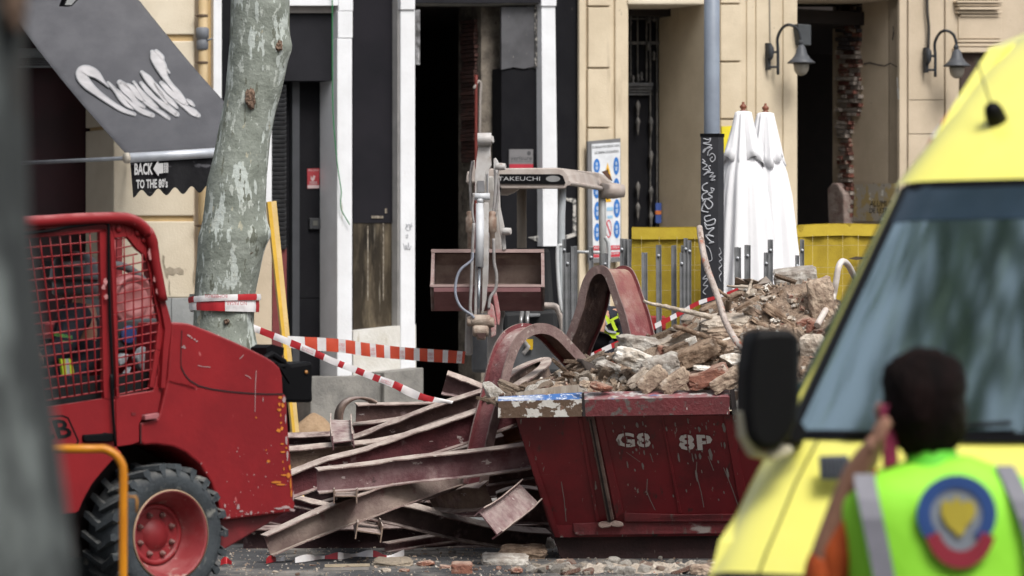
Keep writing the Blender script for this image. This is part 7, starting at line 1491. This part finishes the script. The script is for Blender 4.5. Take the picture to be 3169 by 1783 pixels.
# body sides, floor, rear, cab lining
bm = new()
for c, sgn in ((.0,1),(VW,-1)):
    side = [A(.40,c+.03*sgn,.30), A(.42,c+.03*sgn,.70), A(.30,c+.04*sgn,.95), A(.0,c+.05*sgn,1.17), A(-.08,c+.045*sgn,1.25), A(-.88,c+.14*sgn,2.08), A(-.98,c+.17*sgn,2.22), A(-1.18,c+.20*sgn,2.42), A(-1.5,c+.20*sgn,2.64), A(-2.2,c+.205*sgn,2.80), A(-5.6,c+.205*sgn,2.80), A(-5.6,c+.02*sgn,1.3), A(-5.6,c,.35), A(-.5,c,.30)]
    prism(bm, side, CW*(.06*sgn))
prism(bm, [A(-5.6,0,.3), A(-5.6,VW,.3), A(-5.6,VW-.1,2.8), A(-5.6,.1,2.8)], HD*.05); obj('body_side', bm, yel, AMB)
bm = new(); prism(bm, [A(.5,.06,.34), A(.5,VW-.06,.34), A(-5.5,VW-.06,.34), A(-5.5,.06,.34)], UP*.04); prism(bm, [A(-1.9,.06,.38), A(-1.9,VW-.06,.38), A(-1.9,VW-.16,2.7), A(-1.9,.16,2.7)], HD*.04); obj('floor_and_bulkhead', bm, mat('cab_lining', (.10,.13,.14), .8), AMB)
bm = new(); prism(bm, [A(-.02,.1,1.20), A(-.02,VW-.1,1.20), A(-.42,VW-.1,1.22), A(-.42,.1,1.22)], UP*-.2); obj('dashboard', bm, mat('dash_dark', (.03,.035,.04), .6), AMB, bevel=.03)
for c in (.5, 1.45):
    bm = new(); prism(bm, [A(-1.0,c-.25,1.0), A(-1.0,c+.25,1.0), A(-1.15,c+.22,1.65), A(-1.15,c-.22,1.65)], HD*-.14); prism(bm, [A(-1.12,c-.12,1.68), A(-1.12,c+.12,1.68), A(-1.15,c+.11,1.88), A(-1.15,c-.11,1.88)], HD*-.09); prism(bm, [A(-.55,c-.25,.85), A(-.55,c+.25,.85), A(-1.1,c+.25,.85), A(-1.1,c-.25,.85)], UP*.15); obj('seat', bm, mat('seat_teal', (.05,.09,.10), .8), AMB, bevel=.04)
bm = new(); c = A(-.52,1.45,1.25); lathe(bm, c, [(.18,-.015),(.2,0),(.18,.015),(.165,0),(.18,-.015)], axis=V3((HD.x*-.8,HD.y*-.8,.6)), seg=28, cap=False); obj('steering_wheel', bm, blackp, AMB)
# side window (seen as the dark green strip beside the pillar)
bm = new(); q = [A(-.14,.035,1.29), A(-.86,.105,2.05), A(-1.75,.115,2.05), A(-1.75,.035,1.29)]; prism(bm, q, CW*-.012); obj('side_window', bm, mat('side_glass', (.02,.05,.045), .05, spec=.8), AMB)
# bonnet vent, grille, headlights, bumper
vent = Plane(A(.30,.6,1.13), V3((HD.x*.6, HD.y*.6, .8)))
bm = new(); q = [vent.at(*cN(*p), .012) for p in ((690,675),(880,668),(900,800),(700,795))]; prism(bm, q, V3((0,0,-.02))); obj('vent', bm, mat('vent_grey', (.10,.11,.13), .5), AMB, bevel=.006)
bm = new()
for k in range(7): x = 712+k*26; prism(bm, [vent.at(*cN(*p), .02) for p in ((x,690),(x+8,690),(x+14,785),(x+6,785))], V3((0,0,-.01)))
obj('vent_slat', bm, blackp, AMB)
bm = new(); prism(bm, [A(.56,.3,.34), A(.56,VW-.3,.34), A(.56,VW-.3,.62), A(.56,.3,.62)], HD*.02); obj('grille', bm, blackp, AMB, bevel=.01)
bm = new(); prism(bm, [A(.46,-.01,.20), A(.60,.35,.20), A(.62,VW-.35,.20), A(.46,VW+.01,.20)][:4]+[], UP*.3); obj('bumper', bm, mat('bumper_grey', (.05,.052,.055), .6), AMB, bevel=.02)
for c, s in ((.04,1),(VW-.04,-1)):
    bm = new(); prism(bm, [A(.44,c,.58), A(.54,c+.30*s,.55), A(.53,c+.34*s,.78), A(.42,c+.02*s,.84)], HD*.03); obj('headlight', bm, mat('headlight_glass', (.45,.47,.5), .1), AMB, bevel=.01)
# roof beacons, antenna with cable, side chevrons
bp = [cE(*p) for p in ((1330,690),(1262,790),(1195,890),(1128,990),(1078,1085))]; bq = [cE(*p) for p in ((1370,740),(1300,850),(1235,950),(1168,1050),(1110,1130))]
for k, m_ in enumerate((mat('beacon_white', (.62,.66,.68), .3), mat('beacon_red', (.55,.03,.06), .3))*2):
    if k > 3: break
    kk = (0,1,2,3)[k]; m_ = (MATS['beacon_white'], MATS['beacon_red'])[(k+(1 if k else 0)) % 2 if False else (0,1,0,1)[k]]
    bm = new(); prism(bm, [at(*bp[k], 14.75), at(*bp[k+1], 14.7), at(*bq[k+1], 14.7), at(*bq[k], 14.75)], V3((.01,.12,0))); obj('side_beacon', bm, m_, AMB, bevel=.004)
RP = Plane(A(-1.0,.6,2.36), V3((HD.x*.72, HD.y*.72, .69)))
bm = new(); c = RP.at(*dd(2503,290), .0); ax_ = RP.n; lathe(bm, c, [(.036,-.03),(.034,.012),(.026,.04),(.012,.052),(.001,.054)], axis=ax_, seg=20); obj('antenna_base', bm, blackp, AMB)
bm = new(); e_ = RP.at(*dd(2462,160), .10); tube(bm, spline([c+ax_*.03, c.lerp(e_, .5)+ax_*.05, e_+ax_*.02]), .0032, 6); obj('antenna_whip', bm, mat('whip_olive', (.10,.10,.05), .5), AMB)
# wipers
bm = new()
for c0, c1 in ((.35,.95),(1.15,1.75)): tube(bm, [wp(.02-.82*.02, c0, 1.275+.865*.02, .03), wp(.02-.82*.07, c1, 1.275+.865*.07, .03)], .008, 6)
obj('wiper', bm, blackp, AMB)
# mirror (black housing on the left of the picture) and its cream underside
mp_ = vplane(2395, 13.45, 12); mq = lambda x, y, o=0: mp_.at(*dd(x, y), o)
ML = [(1893,845),(1908,832),(1950,827),(1990,828),(2008,836),(2016,855),(2016,1000),(2008,1060),(1990,1100),(1962,1128),(1930,1135),(1900,1120),(1885,1090),(1878,1040),(1880,930)]
bm = new(); prism(bm, [mq(*p, .07) for p in ML], -mp_.n*.16); obj('mirror_housing', bm, blackp, AMB, bevel=.035)
bm = new(); prism(bm, [mq(*p, .03) for p in ((1868,1040),(1882,1000),(1884,1090),(1905,1125),(1935,1140),(1990,1118),(2000,1140),(1950,1160),(1900,1150),(1872,1100))], -mp_.n*.1); obj('mirror_back', bm, mat('mirror_cream', (.55,.50,.36), .5), AMB, bevel=.02)
bm = new(); tube(bm, [mq(2000,1085,-.02), A(-.18,.06,1.24)], .035, 10); obj('mirror_arm', bm, blackp, AMB)
# wheels
for f_, c_ in ((-.25,.12),(-.25,VW-.12),(-4.2,.12),(-4.2,VW-.12)):
    s = -1 if c_ < 1 else 1; c = A(f_, c_, .36); bm = new(); lathe(bm, c, [(.2,.09),(.30,.10),(.355,.07),(.36,-.07),(.30,-.1),(.2,-.1)], axis=CW*s, seg=36, cap=False); obj('tyre', bm, rubber, AMB)
    bm = new(); lathe(bm, c, [(.21,.09),(.19,.06),(.08,.05),(.06,.08),(.001,.085)], axis=CW*s, seg=30); obj('wheel_rim', bm, steel, AMB)

# ================= ambulance worker in the hi-vis vest =================
WY = 12.3; wv = lambda x, y, o=0: at(*dd(x, y), WY+o)
PR = thing('person', 'emergency worker from behind in lime vest over orange sleeves, phone to the ear', 'person', V3((wv(2400,1400).x, WY, 0)))
px_ = lambda x, y, o=0: wv(x, y, o)
X = lambda x: wv(x, 1000).x
gz = lambda x, z, o=0: V3((X(x), WY+o, z))
J = {'hip':(gz(2400,.88),.15,.12),'waist':(gz(2400,1.02),.135,.11),'chest':(px_(2395,1330,.01),.165,.12),'upper':(px_(2375,1235,.0),.15,.10),'neck0':(px_(2345,1165,-.01),.070,.065),'neck':(px_(2335,1120,-.01),.066),'head0':(px_(2328,1050,-.02),.068,.078),'head1':(px_(2322,985,-.0),.078,.088),'head2':(px_(2322,930,.01),.062,.07),
 'sl':(px_(2195,1240,.0),.07),'el':(px_(2045,1500,.03),.058),'wl':(px_(2140,1225,-.03),.046),'pl':(px_(2188,1130,-.085),.050,.034),
 'sr':(px_(2570,1255,.0),.07),'er':(px_(2680,1560,.03),.05),'wr':(gz(2690,.98,.08),.034),'pr':(gz(2690,.90,.1),.035,.02),
 'hl':(gz(2320,.82),.10),'kl':(gz(2310,.48,.01),.065),'al':(gz(2305,.10),.045),'tl':(gz(2300,.05,.16),.045,.035),'hr':(gz(2480,.82),.10),'kr':(gz(2490,.48,.01),.065),'ar':(gz(2495,.10),.045),'tr':(gz(2500,.05,.16),.045,.035)}
E = [('hip','waist'),('waist','chest'),('chest','upper'),('upper','neck0'),('neck0','neck'),('neck','head0'),('head0','head1'),('head1','head2'),('upper','sl'),('sl','el'),('el','wl'),('wl','pl'),('upper','sr'),('sr','er'),('er','wr'),('wr','pr'),('hip','hl'),('hl','kl'),('kl','al'),('al','tl'),('hip','hr'),('hr','kr'),('kr','ar'),('ar','tr')]
pb = J['pl'][0]
for k, (ddx, l) in enumerate(((-.02,.035),(.010,.070),(.018,.078),(.024,.074),(.028,.060))):    # thumb first, fingers closed on the phone
    o0 = V3((ddx if k else .015, .005-.014*k if k else .03, .030 if k else .0)); J['a%d'%k] = (pb+o0, .011); J['b%d'%k] = (pb+o0+V3((.012,0,l*.5)), .010); J['c%d'%k] = (pb+o0+V3((.030 if k else .02,0,l*.85)), .0085); E += [('pl','a%d'%k),('a%d'%k,'b%d'%k),('b%d'%k,'c%d'%k)]
pb = J['pr'][0]
for k in range(5):
    o0 = V3((-.01, (k-2.5)*.017, -.04)) if k else V3((-.02,.04,-.01)); J['u%d'%k] = (pb+o0, .0105); J['v%d'%k] = (pb+o0+V3((-.008,0,-.03)), .0095); J['w%d'%k] = (pb+o0+V3((-.018,0,-.055+.005*abs(k-2))), .008); E += [('pr','u%d'%k),('u%d'%k,'v%d'%k),('v%d'%k,'w%d'%k)]
skin_obj('body', J, E, mat('skin_light', (.30,.155,.10), .6, (.24,.12,.08), 10), PR)
org = mat('orange_sleeve', (.50,.085,.012), .75, (.38,.06,.01), 5, bump=.5, bs=10)
Jc = {k: (v[0], v[1]+.022, (v[2] if len(v) > 2 else v[1])+.022) for k, v in J.items() if k in ('hip','waist','chest','upper','sl','el','sr','er','wr')}
Jc['fl'] = (J['el'][0].lerp(J['wl'][0], .45), .05, .05)
skin_obj('jacket', Jc, [e for e in E if e[0] in Jc and e[1] in Jc]+[('el','fl')], org, PR)
Jt = {k: (v[0], v[1]+.02, (v[2] if len(v) > 2 else v[1])+.02) for k, v in J.items() if k in ('hip','waist','hl','kl','al','hr','kr','ar')}
skin_obj('trousers', Jt, [e for e in E if e[0] in Jt and e[1] in Jt], navy, PR)
bm = new()
for s in 'lr': c = J['a'+s][0]; box(bm, c+V3((0,.07,-.045)), .10, .27, .10)
obj('boot', bm, blackp, PR, bevel=.03)
# vest: lofted rings following the shoulders seen from behind
lime = mat('vest_lime', (.32,.80,.045), .7, (.27,.72,.03), 4, bump=.25, bs=10)
rows = [(2385,1150,60,.075),(2385,1166,110,.095),(2382,1184,175,.112),(2375,1208,232,.125),(2372,1230,264,.138),(2376,1262,278,.15),(2382,1300,280,.158),(2388,1350,276,.160),(2392,1420,268,.158),(2396,1500,250,.155),(2400,1600,250,.155),(2400,1720,250,.155)]
bm = new(); rings = []
for u, v, hw, dp in rows:
    c = wv(u, v); hwm = hw*1.2302/FP*WY; ring = []
    for i in range(40):
        a = 2*math.pi*i/40; e = 2.6; ca, sa = math.cos(a), math.sin(a); rr = (abs(ca)**e+abs(sa)**e)**(-1/e)
        fo = 1+.035*noise.noise(V3((ca*3, sa*3, v*.012)))+.02*noise.noise(V3((ca*7, sa*7, v*.02))); ring.append(bm.verts.new((c.x+hwm*ca*rr*fo, WY+dp*sa*rr*(fo if sa > -.2 else 1), c.z+.006*math.sin(3*a+v*.02))))
    rings.append(ring)
for a, b in zip(rings, rings[1:]):
    for i in range(40): bm.faces.new((a[i], a[(i+1) % 40], b[(i+1) % 40], b[i])).smooth = True
o = obj('vest', bm, lime, PR, sub=1); o.modifiers.new('s', 'SOLIDIFY').thickness = .006
bm = new(); lathe(bm, wv(2345,1172,-.005), [(.105,-.035),(.085,.0),(.074,.035),(.072,.045)], seg=28, cap=False, fn=lambda a, h: 1.0); obj('collar', bm, mat('vest_green', (.12,.62,.03), .7), PR)
VP = lambda x, y: (lambda p: p)(at(*cN(x, y), WY-.0))
def vst(bm, pts, wd, off):
    P = []
    for x, y in pts: P.append(at(*cN(x, y), WY-off(x, y)))
    for a, b in zip(P, P[1:]):
        s = V3((wd/2,0,0)); prism(bm, [a-s, a+s, b+s, b-s], V3((0,.006,0)))
dpf = lambda x, y: .10+.068*min(max((y-760)/260, 0), 1)
bm = new(); vst(bm, [(985,795),(990,860),(1010,960),(1035,1080),(1065,1220),(1110,1449),(1140,1700),(1160,2100)], .062, lambda x, y: dpf(x, y)+.004); obj('reflective_band', bm, mat('band_grey', (.19,.19,.225), .6), PR)
bm = new(); vst(bm, [(1880,740),(1935,850),(1985,960),(2030,1080),(2075,1220),(2100,1449),(2110,2100)], .055, lambda x, y: dpf(x, y)+.004); obj('reflective_band', bm, mat('band_grey', (.19,.19,.225), .6), PR)
def edisc(cx, cy, rx, ry, off, a0=0, a1=36, rin=0):
    bm = new(); n = 36
    P = lambda r, k: at(*cN(cx+rx*r*math.cos(k*2*math.pi/n), cy+ry*r*math.sin(k*2*math.pi/n)), WY-off)
    if rin == 0: prism(bm, [P(1, k) for k in range(n)], V3((0,.004,0)))
    else:
        for k in range(a0, a1): prism(bm, [P(1,k), P(1,k+1), P(rin,k+1), P(rin,k)], V3((0,.004,0)))
    return bm
obj('emblem_field', edisc(1575,1050,250,250,.172), mat('emblem_pale', (.20,.23,.27), .7), PR)
obj('emblem_ring', edisc(1575,1050,255,250,.178,14,41,.66), mat('emblem_blue', (.015,.06,.22), .7), PR)
bm = new(); P = lambda x, y: at(*cN(x, y), WY-.182)
for k in range(16):
    a0, a1 = math.radians(18+k*9), math.radians(27+k*9); prism(bm, [P(1600+232*math.cos(a)*r, 1110+290*math.sin(a)*r) for a, r in ((a0,1),(a1,1),(a1,.62),(a0,.62))], V3((0,.004,0)))
obj('emblem_scroll', bm, mat('emblem_red', (.26,.012,.03), .7), PR)
bm = new(); prism(bm, [P(*p) for p in ((1480,975),(1520,960),(1540,985),(1575,930),(1610,985),(1640,960),(1690,980),(1700,1040),(1670,1100),(1640,1125),(1625,1170),(1590,1200),(1560,1165),(1510,1120),(1475,1050))], V3((0,.004,0))); obj('emblem_crest', bm, mat('emblem_gold', (.42,.34,.03), .7), PR)
# hair, ear, face, phone
hair = mat('hair_dark', (.011,.005,.0045), .7, (.003,.0015,.0015), 14, st=(1,1,.15), bump=1, bs=60, spec=.1)
bm = new(); bmesh.ops.create_uvsphere(bm, u_segments=40, v_segments=28, radius=1)
hc = wv(2325,1000,-.005)
for v in bm.verts:
    p = v.co.copy(); low = max(0, -p.z); w_ = 1-.2*low*low; sq = 1+.09*math.cos(4*math.atan2(p.z, p.x)+math.pi)+.05*noise.noise(p*2.5); x_ = p.x*.132*w_*sq; y_ = p.y*.128*(1-.1*low); z_ = p.z*(.146 if p.z > 0 else .200); 
    if p.y > .3 and p.z < .2: y_ *= .55
    v.co = hc+V3((x_, y_, z_))+v.co*.012*noise.noise(p*7)+V3((.012*low,0,0))
obj('hair', bm, hair, PR, smooth=True)
bm = new(); hd = J['head1'][0]+V3((-.0,.082,-.02))
for dx_ in (-.032,.032): lathe(bm, hd+V3((dx_,.01,.0)), [(.012,0),(.001,.01)], axis=V3((0,1,0)), seg=10)
lathe(bm, hd+V3((0,.01,-.035)), [(.016,0),(.01,.018),(.001,.024)], axis=V3((0,1,0)), seg=10); lathe(bm, hd+V3((0,.0,-.07)), [(.024,0),(.001,.012)], axis=V3((0,1,0)), seg=10); obj('face', bm, mat('lips_brown', (.25,.09,.07), .6), PR)
bm = new(); lathe(bm, wv(2215,1040,-.02), [(.03,-.008),(.032,0),(.02,.012),(.001,.012)], axis=V3((-1,-.3,0)), seg=14, fn=lambda a, h: 1+.25*math.cos(2*a)); obj('ear', bm, MATS['skin_light'], PR)
bm = new(); prism(bm, [wv(x+7, y, -.055) for x, y in ((2206,1020),(2244,1014),(2254,1165),(2219,1182))], V3((0,.06,0))); o = obj('phone', bm, mat('phone_magenta', (.24,.012,.06), .6), None, bevel=.006); tag(o, 'magenta cased phone held to the ear of the vest worker', 'phone')
# ================= unseen building behind the camera and tree, added for light and reflections =================
t = thing('added_building', 'unseen grey brown apartment front added behind the viewer to block skylight', 'building', V3((0,-9,0)))
bm = new(); prism(bm, [V3((-60,-9,0)), V3((60,-9,0)), V3((60,-9,13)), V3((-60,-9,13))], V3((0,-8,0))); obj('wall', bm, mat('far_render', (.22,.19,.16), .9), t)
bm = new()
for i in range(-12, 13):
    for j in range(4): box(bm, V3((i*4.6, -8.95, 2.0+j*3.1)), 1.5, .14, 1.9)
obj('window', bm, mat('far_window', (.02,.025,.03), .2), t)
t = thing('plane_tree', 'leafy tree added out of view beyond the ambulance for windscreen reflections', 'tree', V3((5.2, 18, 0)))
bm = new(); tube(bm, spline([V3((5.2,18,0)), V3((5.1,18,2.5)), V3((4.8,17.8,5)), V3((4.0,17.5,7))]), [.22-.006*i for i in range(19)], 14); tube(bm, spline([V3((4.8,17.8,5)), V3((3,16.8,6.6)), V3((.8,16,8))]), [.13-.006*i for i in range(13)], 10); tube(bm, spline([V3((4.8,17.8,5)), V3((6.5,17,6.8)), V3((7.2,16,8.2))]), .08, 8); obj('trunk', bm, bark, t)
bm = new(); q = random.Random(8)
for k in range(5000):
    c = V3((q.gauss(4.2,2.2), q.gauss(16.6,1.8), q.gauss(8.2,.9)))
    if noise.noise(c*.55+V3((3,1,0))) < .08: continue
    u_ = V3((q.gauss(0,1), q.gauss(0,1), q.gauss(0,1))).normalized(); v_ = u_.orthogonal().normalized(); s = q.uniform(.08,.14); bm.faces.new([bm.verts.new(c+p) for p in (u_*s, v_*s*.7, -u_*s, -v_*s*.7)])
obj('crown', bm, leafm, t, fix=False)
# ---- pieces that are separate parts become objects of their own ----
def split_islands(name, new_name):
    for o in [x for x in list(sc.objects) if x.type == 'MESH' and x.name.split('.')[0] == name]:
        bm = new(); bm.from_mesh(o.data); seen = set(); isl = []
        for v in bm.verts:
            if v in seen: continue
            st, comp = [v], set()
            while st:
                a = st.pop()
                if a in comp: continue
                comp.add(a); st += [e.other_vert(a) for e in a.link_edges]
            seen |= comp; isl.append(comp)
        if len(isl) < 2: bm.free(); continue
        for comp in isl:
            b2 = new(); mp = {v: b2.verts.new(v.co) for v in comp}
            for f in bm.faces:
                if f.verts[0] in comp: g_ = b2.faces.new([mp[v] for v in f.verts]); g_.material_index = f.material_index; g_.smooth = f.smooth
            me = bpy.data.meshes.new(new_name); b2.to_mesh(me); b2.free()
            for m in o.data.materials: me.materials.append(m)
            c = bpy.data.objects.new(new_name, me); sc.collection.objects.link(c); c.parent = o.parent; c.location = o.location
            for md in o.modifiers:
                if md.type == 'BEVEL': b = c.modifiers.new('bevel', 'BEVEL'); b.width = md.width; b.segments = 2; b.limit_method = 'ANGLE'
        bm.free(); bpy.data.objects.remove(o)
for a, b in (('rim_joint','rim_joint_gap'),('warning_triangles','warning_triangle'),('peeled_patch','peeled_spot'),('stencil_letters','stencil_letter'),('windscreen_seal','glass_seal'),('wiper','wiper_arm'),('rib','side_rib'),('hinge_lug','hinge_knob'),('track','rubber_track'),('far_wheels','far_tyre'),('hiviz_strip','hiviz_bar')): split_islands(a, b)
